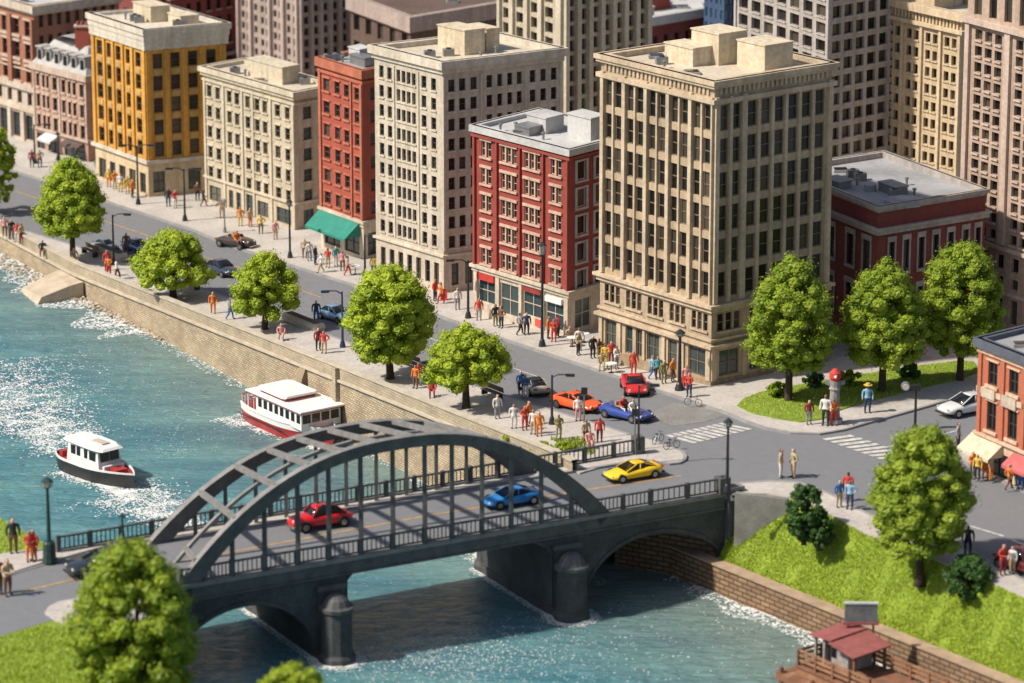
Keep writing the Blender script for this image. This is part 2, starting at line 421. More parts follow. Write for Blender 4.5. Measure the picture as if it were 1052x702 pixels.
    def clutter(s, n, drop=.5, seed=1):
        rg = random.Random(seed); z0 = s.zt - drop + .06
        for i in range(n):
            a, b = rg.uniform(.1, .9), rg.uniform(.12, .88); c = s.rp(a, b, z0); k = rg.random(); mb = MB()
            if k < .45: mb.tube([c, c + Vector((0, 0, .5)), c + Vector((0, 0, .5)), c + Vector((0, 0, .62))], [.1, .1, .18, .16], M['metal'], 8); nm = 'vent_pipe'
            elif k < .75: mb.box(c + Vector((0, 0, .3)), (.45, .1, 0), (-.06, .3, 0), (0, 0, .3), M['metal']); mb.tube([c + Vector((0, 0, .6)), c + Vector((0, 0, .68))], [.22, .2], M['rubber'], 10); nm = 'air_unit'
            else: mb.box(c + Vector((0, 0, .12)), (.6, .05, 0), (-.04, .45, 0), (0, 0, .12), M['roofgrey']); mb.box(c + Vector((0, 0, .27)), (.5, .04, 0), (-.03, .36, 0), (0, 0, .03), M['glass']); nm = 'skylight'
            mb.build(nm, s.root)
    def awning(s, which, a, b, f, drop, out, m, name='awning', stripes=None):
        p0, p1 = (s.l, s.c) if which == 'L' else (s.c, s.r)
        d = p1 - p0; Ln = d.length; d = d / Ln; n = Vector((d.y, -d.x)); mb = MB(); z1 = s.z(f)
        P = lambda u, q, z: (p0.x + d.x * u + n.x * q, p0.y + d.y * u + n.y * q, z)
        u0, u1 = a * Ln, b * Ln; k = 10 if stripes else 1
        for i in range(k):
            x0, x1 = u0 + (u1 - u0) * i / k, u0 + (u1 - u0) * (i + 1) / k; mm = stripes if (stripes and i % 2) else m
            mb.quad([P(x0, out, z1 - drop), P(x1, out, z1 - drop), P(x1, .02, z1), P(x0, .02, z1)], mm)
            mb.quad([P(x0, out, z1 - drop - .22), P(x1, out, z1 - drop - .22), P(x1, out, z1 - drop), P(x0, out, z1 - drop)], mm)
            mb.quad([P(x0, out - .03, z1 - drop - .05), P(x0, .03, z1 - .06), P(x1, .03, z1 - .06), P(x1, out - .03, z1 - drop - .05)], mm)
        mb.quad([P(u0, .02, z1 - drop), P(u0, out, z1 - drop), P(u0, .02, z1)], m); mb.quad([P(u1, .02, z1 - drop), P(u1, .02, z1), P(u1, out, z1 - drop)], m)
        return mb.build(name, s.root)
    def finish(s, maxparts=100, frames=True):
        # hidden faces
        if getattr(s, 'rdrop', None): s.clutter(7, s.rdrop, int(s.C.x * 10) % 977)
        for p0, p1 in ((s.r, s.b), (s.b, s.l)):
            Ln = (p1 - p0).length
            s.wmb.quad([(p0.x, p0.y, s.zb), (p1.x, p1.y, s.zb), (p1.x, p1.y, s.zt), (p0.x, p0.y, s.zt)], s.wall, [(0, s.zb), (Ln, s.zb), (Ln, s.zt), (0, s.zt)])
        s.wmb.build('wall', s.root)
        for part, mb in s.trim: mb.build(part, s.root)
        org = Vector(s.root.location)
        def seen(w):
            x, y = proj((w[0][0], w[0][1], w[0][2] + w[2]/2)); return -8 < x < 1060 and -8 < y < 710
        vis = [w for w in s.wins if seen(w)]; rest = [w for w in s.wins if not seen(w)]
        vis.sort(key=lambda w: ((w[4] not in ('shop', 'door')), -(w[1] * w[2])))
        if len(vis) > maxparts: rest += vis[maxparts:]; vis = vis[:maxparts]
        fm = s.frame or M['black']
        for w in vis:
            gm = M['shop'] if w[4] in ('shop', 'door') else s.glass
            pm, f2 = pane_mesh(w[1], w[2], 'cross' if w[4] in ('shop', 'cross') else ('plain' if w[4] == 'plain' else 'sash'), gm, fm)
            o = inst({'shop': 'shop_window', 'door': 'door'}.get(w[4], 'window'), pm, s.root, Vector(w[0]) - org, w[3])
            if frames: inst('frame', f2, o, (0, 0, 0))
        if rest:
            mb = MB()
            for w in rest:
                dx, dy = math.cos(w[3]), math.sin(w[3]); x, y, z = w[0]; e = .02; x += dy * e; y -= dx * e
                mb.quad([(x, y, z), (x + dx * w[1], y + dy * w[1], z), (x + dx * w[1], y + dy * w[1], z + w[2]), (x, y, z + w[2])], s.glass)
                if frames:
                    z1 = z + w[2] * .5
                    mb.box((x + dx * w[1] / 2 + dy * .04, y + dy * w[1] / 2 - dx * .04, z1), (dx * w[1] / 2, dy * w[1] / 2, 0), (dy * .03, -dx * .03, 0), (0, 0, .04), fm)
            mb.build('window', s.root, kind='stuff')
        return s.root
def ops(cols, rws, st='sash'): return [(a, b, c, d, st) for a, b in cols for c, d in rws]
def sills(cols, rws, t=.006, w=.006, up=False):
    return [(a - w, b + w, (d if up else c - t), (d + t if up else c)) for a, b in cols for c, d in rws]
# ================================================================== BUILDINGS, front row
sand = wallmat('sand_stone', (.51, .395, .265)); sand2 = wallmat('sand_stone_light', (.62, .495, .35)); sand3 = wallmat('sand_stone_spandrel', (.42, .32, .205), .3)  # shade painted in: recessed wall toned darker than the pilasters for depth
# --- tall tan tower
B = Building('office_tower', 'tall tan stone corner tower with a deep cornice and three boxes on its roof', 'office tower',
             (730, 398), 83, (618, 55), (855, 64), sand, frame=mat('bronze_frame', (.20, .15, .10), .5), depth=.2)
cL = []
for k in range(5):
    a = .02 + k * .196; cL += [(a + .020, a + .082), (a + .104, a + .166)]
cR = [(.042, .118), (.147, .222)] + [(.275 + i * .116, .275 + i * .116 + .085) for i in range(6)]
rw = rows(.918, 6, .1085, .084)
mz = [(.18, .237)]
mzL = [(.02 + k * .196 + o, .02 + k * .196 + o + .038) for k in range(5) for o in (.022, .073, .124)]
mzR = [(.05, .105), (.12, .175), (.19, .245)] + even(6, .3, .97, .55)
shL = [(.05, .15), (.235, .30), (.33, .385), (.43, .54), (.62, .70), (.80, .95)]
shR = [(.07, .24), (.33, .46), (.55, .66), (.75, .92)]
fzL = even(26, .03, .97, .45); fzR = even(24, .03, .97, .45)
B.face('L', ops(cL, rw) + ops(mzL, mz) + [(a, b, .025, .118, 'shop' if i not in (1, 4) else 'door') for i, (a, b) in enumerate(shL)])
B.face('R', ops(cR, rw) + ops(mzR, mz) + [(a, b, .03, .115, 'shop') for a, b in shR])
# pilasters between the windows
for k in range(6):
    a = .02 + k * .196 - .012; B.pil('L', [(max(.0, a), min(1, a + .028))], .275, .945, .24, sand2)
for k in range(5):
    a = .02 + k * .196; B.pil('L', [(a + .086, a + .100)], .29, .925, .12, sand2)
B.pil('R', [(0, .035), (.122, .143), (.225, .265), (.965, 1)], .275, .945, .24, sand2)
B.pil('R', [(.275 + i * .116 + .089, .275 + i * .116 + .112) for i in range(5)], .29, .925, .14, sand2)
for w_, cc in (('L', fzL), ('R', fzR)): B.boxes(w_, [(a, b, .952, .975) for a, b in cc], .13, sand2, 'frieze')
B.boxes('L', sills(mzL, mz), .14, sand2); B.boxes('R', sills(mzR, mz), .14, sand2)
B.band(.925, .94, .3, sand2); B.band(.975, .985, .3, sand2, 'cornice'); B.band(.985, 1.0, .42, sand2, 'cornice')
B.band(.262, .272, .42, sand2, 'cornice'); B.band(.247, .262, .22, sand2, 'cornice')
B.band(.150, .158, .16, sand2, 'cornice'); B.band(.128, .138, .34, sand2, 'cornice'); B.band(-.02, .02, .1, sand3, 'plinth')
B.pil('L', [(0, .03), (.17, .20), (.40, .42), (.57, .60), (.74, .77), (.965, 1)], .02, .128, .14, sand2); B.pil('R', [(0, .04), (.27, .30), (.49, .52), (.96, 1)], .02, .128, .14, sand2)
cr = wallmat('roof_box_cream', (.68, .58, .42), .1, .1)
B.roof(M['roofcream'], sand2, .5, .25, .5)
B.hut(.25, .50, .30, .47, 1.4, cr, drop=.5); B.hut(.32, .56, .46, .70, 2.4, cr, drop=.5); B.hut(.62, .86, .56, .80, 2.0, cr, drop=.5)
B.finish()
# --- red brick with bays
redb = brickmat('red_brick', (.31, .05, .036), (.37, .07, .045), (.20, .05, .04), 3.2, var=.25)
pinkst = wallmat('pale_trim', (.62, .44, .34)); creamst = wallmat('cream_trim', (.66, .57, .45))
greyfr = mat('grey_window_frame', (.42, .4, .38), .6)
B = Building('apartment_block', 'red brick block with four window bays, grey flat roof and shops at street level', 'apartment block',
             (584, 347), 153, (487, 128), (651, 136), redb, frame=mat('cream_frame', (.55, .46, .36), .6), zones=[(.235, creamst)], depth=.18)
bays = [(.02, .245), (.26, .49), (.505, .735), (.75, .985)]
cL = []
for i, (a, b) in enumerate(bays):
    w = b - a
    if i in (0, 3): cL += [(a + w * .26, a + w * .44), (a + w * .54, a + w * .72)]
    else: cL += [(a + w * .14, a + w * .31), (a + w * .40, a + w * .58), (a + w * .67, a + w * .84)]
rw = rows(.925, 5, .144, .082)
cR = [(.12, .26), (.40, .54), (.66, .78), (.86, .96)]; rwR = rows(.92, 5, .144, .10)
B.face('L', ops(cL, rw) + [(.04, .23, .05, .19, 'shop'), (.28, .48, .02, .19, 'shop'), (.52, .73, .05, .19, 'shop'), (.76, .95, .02, .19, 'shop')])
B.face('R', ops(cR, rwR, 'plain') + [(.1, .35, .03, .19, 'door'), (.6, .85, .04, .17, 'shop')])
for i, (a, b) in enumerate(bays):
    gl = [c for c in cL if a < c[0] < b]
    B.boxes('L', [(gl[0][0] - .012, gl[-1][1] + .012, c - .012, c - .002) for c, d in rw], .16, pinkst)
    B.boxes('L', [(gl[0][0] - .012, gl[-1][1] + .012, d + .002, d + .016) for c, d in rw], .13, pinkst, 'lintel')
    B.boxes('L', [(gl[j][1] + .004, gl[j + 1][0] - .004, c, d) for j in range(len(gl) - 1) for c, d in rw], .06, pinkst, 'mullion')
B.pil('L', [(0, .02), (.2455, .2595), (.4905, .5045), (.7355, .7495), (.985, 1)], .25, .96, .2, redb)
for w_, cc, rr in (('R', cR, rwR),):
    B.boxes(w_, sills(cc, rr, .012, .03), .12, greyfr); B.boxes(w_, sills(cc, rr, .010, .03, True), .1, greyfr, 'lintel')
    B.boxes(w_, [(a - .03, a, c, d) for a, b in cc for c, d in rr] + [(b, b + .03, c, d) for a, b in cc for c, d in rr], .08, greyfr, 'architrave')
B.band(.235, .25, .35, creamst); B.band(.215, .235, .18, creamst); B.band(.94, .955, .22, redb); B.band(.965, 1, .32, M['rooflight'])
B.pil('L', [(0, .035), (.235, .275), (.485, .515), (.735, .755), (.96, 1)], -.02, .215, .12, creamst)
B.roof(M['rooflight'], M['rooflight'], .4, .2, .4)
B.hut(.3, .5, .38, .66, 1.3, M['rooflight'], drop=.4); B.hut(.68, .92, .45, .68, 2.0, M['rooflight'], drop=.4); B.hut(.86, 1.0, .72, .9, 1.5, M['rooflight'], drop=.4); B.hut(.32, .46, .18, .42, .7, M['metal'], 'air_vent', .4)
redsign = mat('red_sign', (.55, .05, .04), .5)
B.boxes('L', [(.045, .225, .175, .212)], .2, redsign, 'sign'); B.boxes('L', [(.53, .72, .185, .208)], .2, mat('maroon_sign', (.3, .05, .04), .5), 'signboard')
B.boxes('L', [(.77, .94, .165, .195)], .2, M['white'], 'name_board')
B.finish()
# --- pale grey-white office
pg = wallmat('pale_stone', (.62, .54, .43), .18); pg2 = wallmat('pale_stone_trim', (.68, .60, .48), .12)
B = Building('office_block', 'pale stone office block with small grouped windows and two cream boxes on its roof', 'office block',
             (456, 303), 63, (384.5, 46), (577, 49), pg, frame=mat('dark_frame', (.06, .055, .05), .5), depth=.24)
cL = [(.07, .135), (.19, .255), (.325, .38), (.40, .455), (.475, .53), (.55, .605), (.69, .76), (.83, .90)]
cR = [(.045, .10), (.135, .19), (.23, .285), (.365, .415), (.455, .50), (.54, .585), (.62, .665), (.73, .78), (.82, .87), (.91, .96)]
rw = rows(.918, 9, .0835, .052)
gr = [(.035, .13)]
B.face('L', ops(cL, rw) + ops(even(7, .04, .96, .55), gr, 'sash')); B.face('R', ops(cR, rw) + ops(even(8, .04, .96, .55), gr, 'sash'))
for w_, cc in (('L', cL), ('R', cR)): B.boxes(w_, sills(cc, rw, .006, .008), .1, pg2)
B.pil('L', [(.28, .30), (.635, .655)], .19, .93, .08, pg2); B.pil('R', [(.315, .33), (.69, .705), (.985, 1), (0, .015)], .19, .93, .08, pg2)
B.band(.162, .172, .18, pg2); B.band(.945, .965, .16, pg2); B.band(.965, 1, .38, pg2); B.band(-.03, .012, .08, pg2, 'plinth')
B.roof(M['roofcream'], pg2, .5, .2, .5)
B.hut(.27, .66, .38, .55, 2.1, cr, drop=.5); B.hut(.3, .6, .60, .71, 1.9, cr, drop=.5)
B.finish()
# --- narrow red brick
redn = brickmat('rust_brick', (.38, .075, .05), (.43, .10, .06), (.27, .08, .055), 3.2, var=.2)
rtrim = wallmat('rust_trim', (.5, .16, .09))
B = Building('townhouse', 'narrow rust red townhouse with a teal awning over its corner shop', 'townhouse',
             (374, 268), 72, (327.5, 58.5), (412, 64), redn, frame=mat('dark_frame_b', (.09, .06, .05), .5), zones=[(.19, creamst)], depth=.2)
cL = [(.10, .24), (.36, .48), (.58, .69), (.82, .94)]; rw = rows(.90, 6, .1195, .066)
B.face('L', ops(cL, rw) + [(.08, .45, .02, .135, 'shop'), (.55, .9, .02, .135, 'shop')])
B.face('R', ops([(.2, .4), (.6, .8)], rw) + [(.1, .5, .02, .14, 'shop')])
B.boxes('L', sills(cL, rw, .010, .02), .14, rtrim); B.boxes('L', sills(cL, rw, .008, .02, True), .1, rtrim, 'lintel')
B.pil('L', [(0, .05), (.735, .765), (.955, 1)], .21, .93, .14, rtrim)
B.band(.195, .21, .25, creamst); B.band(.175, .195, .12, creamst); B.band(.925, .94, .14, rtrim); B.band(.955, 1, .3, rtrim)
B.roof(M['roofgrey'], rtrim, .4, .1, .3); B.hut(.4, .75, .35, .6, .8, M['metal'], 'air_vent', .4); B.hut(.2, .45, .55, .85, 1.1, M['rooflight'], drop=.4)
teal = mat('teal_canvas', (.02, .22, .16), .8, .15)
B.awning('L', .0, .93, .20, 1.3, 1.7, teal)
B.finish()
# --- cream mid-rise
cw = wallmat('cream_stone', (.57, .49, .36), .16); cw2 = wallmat('cream_stone_trim', (.64, .56, .42), .1)
B = Building('apartment_block', 'cream stone block with a low roof box between the amber and rust red buildings', 'apartment block',
             (304, 238), 94, (209, 68), (344, 86), cw, frame=mat('taupe_frame', (.12, .10, .07), .5), depth=.2)
cL = [(.035, .085), (.13, .18), (.26, .31), (.345, .395), (.465, .515), (.57, .62), (.655, .705), (.79, .845), (.90, .95)]
rw = rows(.875, 5, .148, .088); gr2 = [(.02, .15)]
B.face('L', ops(cL, rw) + [(.04, .17, .03, .14, 'shop'), (.26, .31, .02, .15, 'door'), (.345, .395, .02, .15, 'door'), (.455, .53, .01, .16, 'door'), (.58, .7, .03, .14, 'shop'), (.79, .95, .03, .14, 'shop')])
B.face('R', ops([(.22, .42), (.6, .8)], rw) + [(.2, .45, .02, .14, 'shop')])
B.boxes('L', sills(cL, rw, .010, .008), .12, cw2); B.boxes('L', sills(cL, rw, .012, .008, True), .09, cw2, 'lintel'); B.boxes('R', sills([(.22, .42), (.6, .8)], rw, .01, .03), .1, cw2)
B.pil('L', [(0, .02), (.212, .232), (.42, .44), (.54, .56), (.735, .755), (.98, 1)], .02, .92, .12, cw2)
B.band(.19, .205, .18, cw2); B.band(.90, .915, .16, cw2); B.band(.94, .965, .25, cw2); B.band(.965, 1, .42, cw2)
B.roof(M['roofcream'], cw2, .4, .2, .4); B.hut(.34, .72, .35, .75, 1.6, cw2, drop=.4)
for sg in (.45, .55): pass
B.finish()
# --- amber building
am = wallmat('amber_render', (.73, .37, .065), .18); am2 = wallmat('amber_panel', (.55, .37, .15), .15); amc = wallmat('amber_cream', (.66, .52, .33), .14)
roofw = wallmat('cornice_white', (.68, .61, .50), .12)
B = Building('apartment_block', 'amber yellow corner block with arched cream ground floor and a thick white cornice', 'apartment block',
             (153, 204), 30, (94, 13), (231, 23), am, frame=mat('brown_frame', (.10, .07, .04), .5), zones=[(.205, amc)], depth=.25)
cL = [(.08, .19), (.27, .36), (.44, .54), (.63, .71), (.81, .91)]; rw = rows(.85, 5, .130, .088)
cR = [(.09, .21), (.31, .43), (.53, .65), (.76, .88)]
B.face('L', ops(cL, rw) + [(.06, .2, .02, .14, 'shop'), (.27, .38, .02, .14, 'door'), (.45, .57, .02, .14, 'shop'), (.64, .76, .02, .14, 'shop'), (.84, .95, .02, .14, 'shop')])
B.face('R', ops(cR, rw) + [(.06, .21, .03, .155, 'shop'), (.5, .66, .03, .15, 'shop')])
for w_, cc in (('L', cL), ('R', cR)):
    B.boxes(w_, [(a + .005, b - .005, c - .034, c - .006) for a, b in cc for c, d in rw], .08, am2, 'spandrel'); 
B.pil('L', [(0, .05), (.215, .25), (.38, .42), (.56, .60), (.735, .78), (.95, 1)], .23, .87, .16, am); B.pil('R', [(0, .05), (.23, .29), (.45, .51), (.67, .74), (.92, 1)], .23, .87, .16, am)
B.band(.205, .225, .28, roofw); B.band(.875, .9, .2, roofw); B.band(.9, .93, .22, roofw); B.band(.93, .965, .28, roofw); B.band(.965, 1, .4, roofw)
B.roof(roofw, roofw, .35, .3, .4); B.hut(.25, .58, .36, .6, 1.5, cr, drop=.35); B.hut(.62, .85, .55, .78, .9, cr, drop=.35)
B.finish()
# --- pink mansard
pk = wallmat('dusty_pink_stone', (.52, .33, .25), .2); pk2 = wallmat('pink_trim', (.6, .46, .37), .15)
B = Building('townhouse', 'dusty pink townhouse with a grey mansard roof, dormers and a red chimney', 'townhouse',
             (91, 168), 78, (34, 64), (128, 71), pk, frame=mat('dark_frame_c', (.08, .06, .05), .5), depth=.2)
cL = [(.05, .11), (.16, .21), (.24, .29), (.36, .44), (.53, .60), (.65, .70), (.74, .80), (.87, .95)]
rw = rows(.89, 3, .235, .15)
B.face('L', ops(cL, rw) + [(.03, .18, .0, .2, 'shop'), (.24, .45, .0, .2, 'shop'), (.55, .95, .0, .2, 'shop')]); B.face('R', [])
B.boxes('L', sills(cL, rw, .02, .01), .12, pk2); B.boxes('L', sills(cL, rw, .02, .01, True), .1, pk2, 'lintel')
B.band(.235, .27, .2, pk2); B.band(.93, 1, .3, pk2); B.pil('L', [(.475, .50), (0, .02), (.98, 1)], .27, .93, .1, pk2)
slate = mat('pale_slate', (.42, .40, .38), .7, .2, 1)
q0, q1 = offset_quad(B.q, .1), offset_quad(B.q, -1.5); mb = MB(); zr = B.zt + 2.3
for i in range(4):
    a, b, c, d = q0[i], q0[(i + 1) % 4], q1[(i + 1) % 4], q1[i]
    mb.quad([(a.x, a.y, B.zt + .01), (b.x, b.y, B.zt + .01), (c.x, c.y, zr), (d.x, d.y, zr)], slate)
q2 = offset_quad(B.q, -4.2)
for i in range(4):
    a, b, c, d = q1[i], q1[(i + 1) % 4], q2[(i + 1) % 4], q2[i]
    mb.quad([(a.x, a.y, zr), (b.x, b.y, zr), (c.x, c.y, zr + .9), (d.x, d.y, zr + .9)], slate)
mb.quad([(p.x, p.y, zr + .9) for p in q2], slate)
rf = mb.build('roof', B.root)
n = Vector(((B.c - B.l).y, -(B.c - B.l).x)).normalized(); dd = (B.c - B.l).normalized(); Ln = (B.c - B.l).length
for i in range(6):
    mb = MB(); c = B.l + (B.c - B.l) * (.1 + .16 * i) - n * .75
    mb.box((c.x, c.y, B.zt + .85), dd.to_3d() * .42, n.to_3d() * .55, (0, 0, .75), slate)
    mb.box((c.x + n.x * .56, c.y + n.y * .56, B.zt + .85), dd.to_3d() * .28, n.to_3d() * .02, (0, 0, .5), M['glass'])
    mb.box((c.x + n.x * .05, c.y + n.y * .05, B.zt + 1.66), dd.to_3d() * .52, n.to_3d() * .66, (0, 0, .06), slate)
    mb.build('dormer', B.root)
mb = MB(); c = B.rp(.7, .35); mb.box((c.x, c.y, zr + .9), (.7, 0, 0), (0, .4, 0), (0, 0, 1.0), redn); mb.box((c.x, c.y, zr + 1.95), (.8, 0, 0), (0, .5, 0), (0, 0, .08), pk2)
for dx in (-.6, 0, .6): mb.tube([(c.x + dx * .7, c.y, zr + 2.02), (c.x + dx * .7, c.y, zr + 2.4)], [.18, .15], redn)
mb.build('chimney', B.root)
B.awning('L', .22, .47, .235, .5, 1.2, mat('white_canvas', (.6, .62, .6), .8)); B.awning('L', .6, .93, .22, .4, 1.0, mat('dark_canvas', (.10, .07, .06), .8))
B.finish()
# --- far left red-brown with stone base
rb = brickmat('brown_brick', (.36, .14, .08), (.40, .17, .10), (.25, .12, .08), 3.2, var=.25); st = wallmat('warm_white_stone', (.62, .52, .42), .16)
B = Building('warehouse', 'red-brown brick warehouse with tall bays and a pale stone base at the far left', 'warehouse',
             (39, 150), 6, (-60, -20), (122, -7), rb, frame=mat('dark_frame_d', (.09, .06, .05), .5), zones=[(.40, st)], depth=.3)
rw = rows(.88, 3, .165, .115)
cL = even(8, .01, .99, .5)
B.face('L', ops(cL, rw) + ops(even(9, .02, .98, .45), [(.27, .36)]) + ops(even(7, .02, .98, .6), [(.02, .2)], 'shop'))
cR = even(9, .03, .97, .55); B.face('R', ops(cR, rows(.94, 5, .16, .10)))
B.pil('L', [(i / 4 - .02 if i else 0, i / 4 + .02 if i < 4 else 1) for i in range(5)], .41, .9, .3, rb)
B.pil('L', [(i / 7 - .015 if i else 0, i / 7 + .015 if i < 7 else 1) for i in range(8)], .0, .22, .2, st)
B.boxes('L', sills(cL, rw, .02, .015), .16, pk2); B.boxes('L', sills(cL, rw, .015, .01, True), .14, pk2, 'lintel')
B.band(.38, .42, .3, st); B.band(.225, .25, .25, st); B.band(.52, .53, .12, pk2); B.band(.93, .95, .2, st); B.band(.95, 1, .45, st)
B.roof(M['rooflight'], st, .4, .2, .4); B.finish()
# ================================================================== RIGHT SIDE
dr = brickmat('dark_red_brick', (.20, .042, .034), (.25, .058, .044), (.13, .04, .034), 3.0, var=.2); gt = wallmat('grey_trim', (.44, .40, .37))
B = Building('town_hall', 'low dark red brick hall with grey cornice and flat roof behind the park', 'hall',
             (899, 366), 212, (800, 172), (1013, 194), dr, frame=mat('dark_frame_e', (.05, .05, .05), .5), depth=.22)
cR = [(.08, .19), (.25, .36), (.44, .56), (.61, .73), (.79, .90)]; cR = [(.10, .155), (.235, .29), (.375, .43), (.51, .565), (.65, .705), (.79, .845), (.91, .96)]
rw = [(.54, .75), (.2, .42)]; cL = [(.3, .38), (.5, .58), (.70, .77), (.86, .93)]
B.face('L', ops(cL, rw)); B.face('R', ops(cR, rw))
for w_, cc in (('L', cL), ('R', cR)):
    B.boxes(w_, sills(cc, rw, .02, .012), .12, gt); B.boxes(w_, sills(cc, rw, .035, .012, True), .1, gt, 'lintel')
    B.boxes(w_, [(a - .012, a, c, d) for a, b in cc for c, d in rw] + [(b, b + .012, c, d) for a, b in cc for c, d in rw], .07, gt, 'architrave')
B.band(.81, .84, .25, gt); B.band(.84, .853, .4, gt); B.band(.975, 1, .25, gt, 'coping'); B.band(-.03, .05, .12, gt, 'plinth')
B.roof(M['roofgrey'], gt, .5, .1, .35)
B.hut(.62, .78, .36, .48, .7, M['metal'], 'skylight', .5); B.hut(.36, .5, .1, .22, .6, M['metal'], 'air_vent', .5)
mb = MB(); c = B.rp(.93, .3, B.zt - .45)
mb.tube([c, c + Vector((0, 0, .35))], [1.5, 1.5], M['roofgrey'], 8); mb.tube([c + Vector((0, 0, .35)), c + Vector((0, 0, .5))], [.9, .8], M['roofgrey'], 8); mb.build('roof_vent', B.root)
mb = MB(); c = B.rp(.60, .30, B.zt - .45); mb.tube([c, c + Vector((0, 0, .5))], [.5, .45], M['roofgrey'], 8); mb.build('roof_vent', B.root)
B.finish()
ob = brickmat('orange_brick', (.44, .125, .065), (.50, .16, .08), (.34, .13, .08), 3.2, var=.15); ot = wallmat('peach_trim', (.72, .52, .38), .1); dkroof = mat('blue_slate', (.10, .11, .14), .7)
B = Building('corner_shop', 'two storey orange brick corner shop with cream awning at the right edge', 'shop',
             (1180, 560), 417, (1007, 347), (1235, 404), ob, frame=mat('dark_frame_f', (.05, .045, .045), .5), zones=[(.28, ot)], depth=.22)
print('SHOP', proj((B.l.x, B.l.y, B.zC)), B.H)
cL = [(.055 + i * .125, .055 + i * .125 + .055) for i in range(8)]; rw = [(.34, .56), (.68, .86)]
B.face('L', ops(cL, rw, 'cross') + [(.05, .2, .02, .2, 'shop'), (.24, .29, .0, .2, 'door'), (.33, .5, .02, .2, 'shop'), (.56, .8, .02, .2, 'shop')]); B.face('R', ops(even(3), rw))
B.boxes('L', sills(cL, rw, .022, .01), .16, ot); B.boxes('L', sills(cL, rw, .012, .01, True), .1, ot, 'lintel')
B.pil('L', [(0, .02)] + [(.013 + .125 * i, .013 + .125 * i + .02) for i in range(1, 8)] + [(.98, 1)], .3, .9, .12, ob)
B.band(.60, .64, .12, ot); B.band(.28, .30, .25, ot); B.band(.9, .93, .15, ot); B.band(.94, 1, .4, dkroof); B.boxes('L', [(.03, .11, .58, .65), (.15, .235, .57, .65)], .22, st, 'sign')
B.roof(M['roofgrey'], dkroof, .4, .2, .3)
B.awning('L', -.03, .16, .275, .9, 1.3, mat('cream_canvas', (.66, .55, .38), .8)); B.awning('L', .22, .42, .25, .7, 1.0, mat('pink_canvas', (.55, .12, .12), .8))
B.finish()
# ================================================================== BACK ROW
ps = wallmat('pink_grey_stone', (.44, .35, .31), .15); ps2 = wallmat('pink_grey_light', (.52, .43, .38), .12)
B = Building('skyscraper', 'pinkish grey skyscraper with close vertical piers behind the cream block', 'skyscraper',
             (309, 118), -90, (243, -108), (417, -104), ps, frame=M['black'], depth=.3)
n_ = int(14); rw = rows(.985, 17, .056, .035)
cL = [(.05, .10), (.13, .18), (.26, .31), (.37, .42), (.45, .5), (.58, .63), (.66, .71), (.80, .85), (.9, .95)]; cR = even(5, .02, .46, .5) + even(4, .52, .84, .5) + even(2, .87, 1, .5)
B.face('L', ops(cL, rw)); B.face('R', ops(cR, rw)); B.pil('L', [(0, .03), (.2, .24), (.52, .56), (.73, .78), (.97, 1)], .0, 1, .35, ps2)
B.pil('R', [(0, .02), (.46, .50), (.5, .52), (.845, .868)] + [(.02 + .088 * i - .012, .02 + .088 * i + .012) for i in range(1, 5)] + [(.52 + .08 * i - .01, .52 + .08 * i + .01) for i in range(1, 4)], 0, 1, .3, ps2)
B.roof(M['rooflight'], ps2); B.finish(frames=False)
ct = wallmat('ivory_stone', (.55, .48, .36), .15); ct2 = wallmat('ivory_light', (.62, .55, .42), .1)
B = Building('skyscraper', 'ivory skyscraper with dark window stripes between the pale office block and the tan tower', 'skyscraper',
             (578, 226), -70, (513, -90), (668, -84), ct, frame=M['black'], depth=.35)
rw = rows(.985, 19, .052, .038); cL = [(.06, .17), (.27, .40), (.50, .62), (.72, .84)]; cR = even(7, .02, .98, .56)
B.face('L', ops(cL, rw)); B.face('R', ops(cR, rw)); B.pil('L', [(0, .04), (.19, .25), (.42, .48), (.64, .70), (.92, 1)], 0, 1, .3, ct2)
B.pil('R', [(.02 + i * .137 - .022 if i else 0, .02 + i * .137 + .022) for i in range(8)], 0, 1, .4, ct2); B.roof(M['rooflight'], ct2); B.finish(frames=False)
gw = wallmat('grey_white_stone', (.46, .42, .38), .12); gw2 = wallmat('grey_white_light', (.52, .47, .43), .1)
B = Building('skyscraper', 'grey-white slab skyscraper with wide windows rising right behind the tan tower roof', 'skyscraper',
             (847, 262), -70, (757, -98), (930, -82), gw, frame=M['black'], depth=.3)
rw = rows(.985, 18, .0538, .036); cL = even(7, .02, .98, .7); cR = even(6, .02, .98, .72)
B.face('L', ops(cL, rw)); B.face('R', ops(cR, rw)); B.boxes('L', sills(cL, rw, .004, .0), .1, gw2); B.boxes('R', sills(cR, rw, .004, .0), .1, gw2)
B.pil('L', [(0, .02), (.98, 1)], 0, 1, .15, gw2); B.roof(M['rooflight'], gw2); B.finish(frames=False)
ty = wallmat('honey_stone', (.60, .47, .30), .15); ty2 = wallmat('honey_light', (.66, .53, .36), .1)
B = Building('skyscraper', 'honey coloured skyscraper with a carved top cornice behind the dark red hall', 'skyscraper',
             (981, 262), 14, (908, -4), (1030, 6), ty, frame=M['black'], depth=.3)
rw = rows(.89, 12, .0705, .040); cL = [(.07, .13), (.16, .22), (.31, .37), (.40, .46), (.55, .61), (.64, .70), (.79, .85), (.88, .94)]
B.face('L', ops(cL, rw)); B.face('R', ops(even(4, .02, .98, .5), rw)); B.boxes('L', sills(cL, rw, .005, .01), .12, ty2)
B.pil('L', [(0, .03), (.25, .28), (.49, .52), (.73, .76), (.97, 1)], 0, .92, .2, ty2); B.band(.915, .93, .35, ty2); B.band(.97, 1, .5, ty2)
B.boxes('L', [(a, b, .935, .965) for a, b in even(22, .02, .98, .45)], .15, ty2, 'frieze')
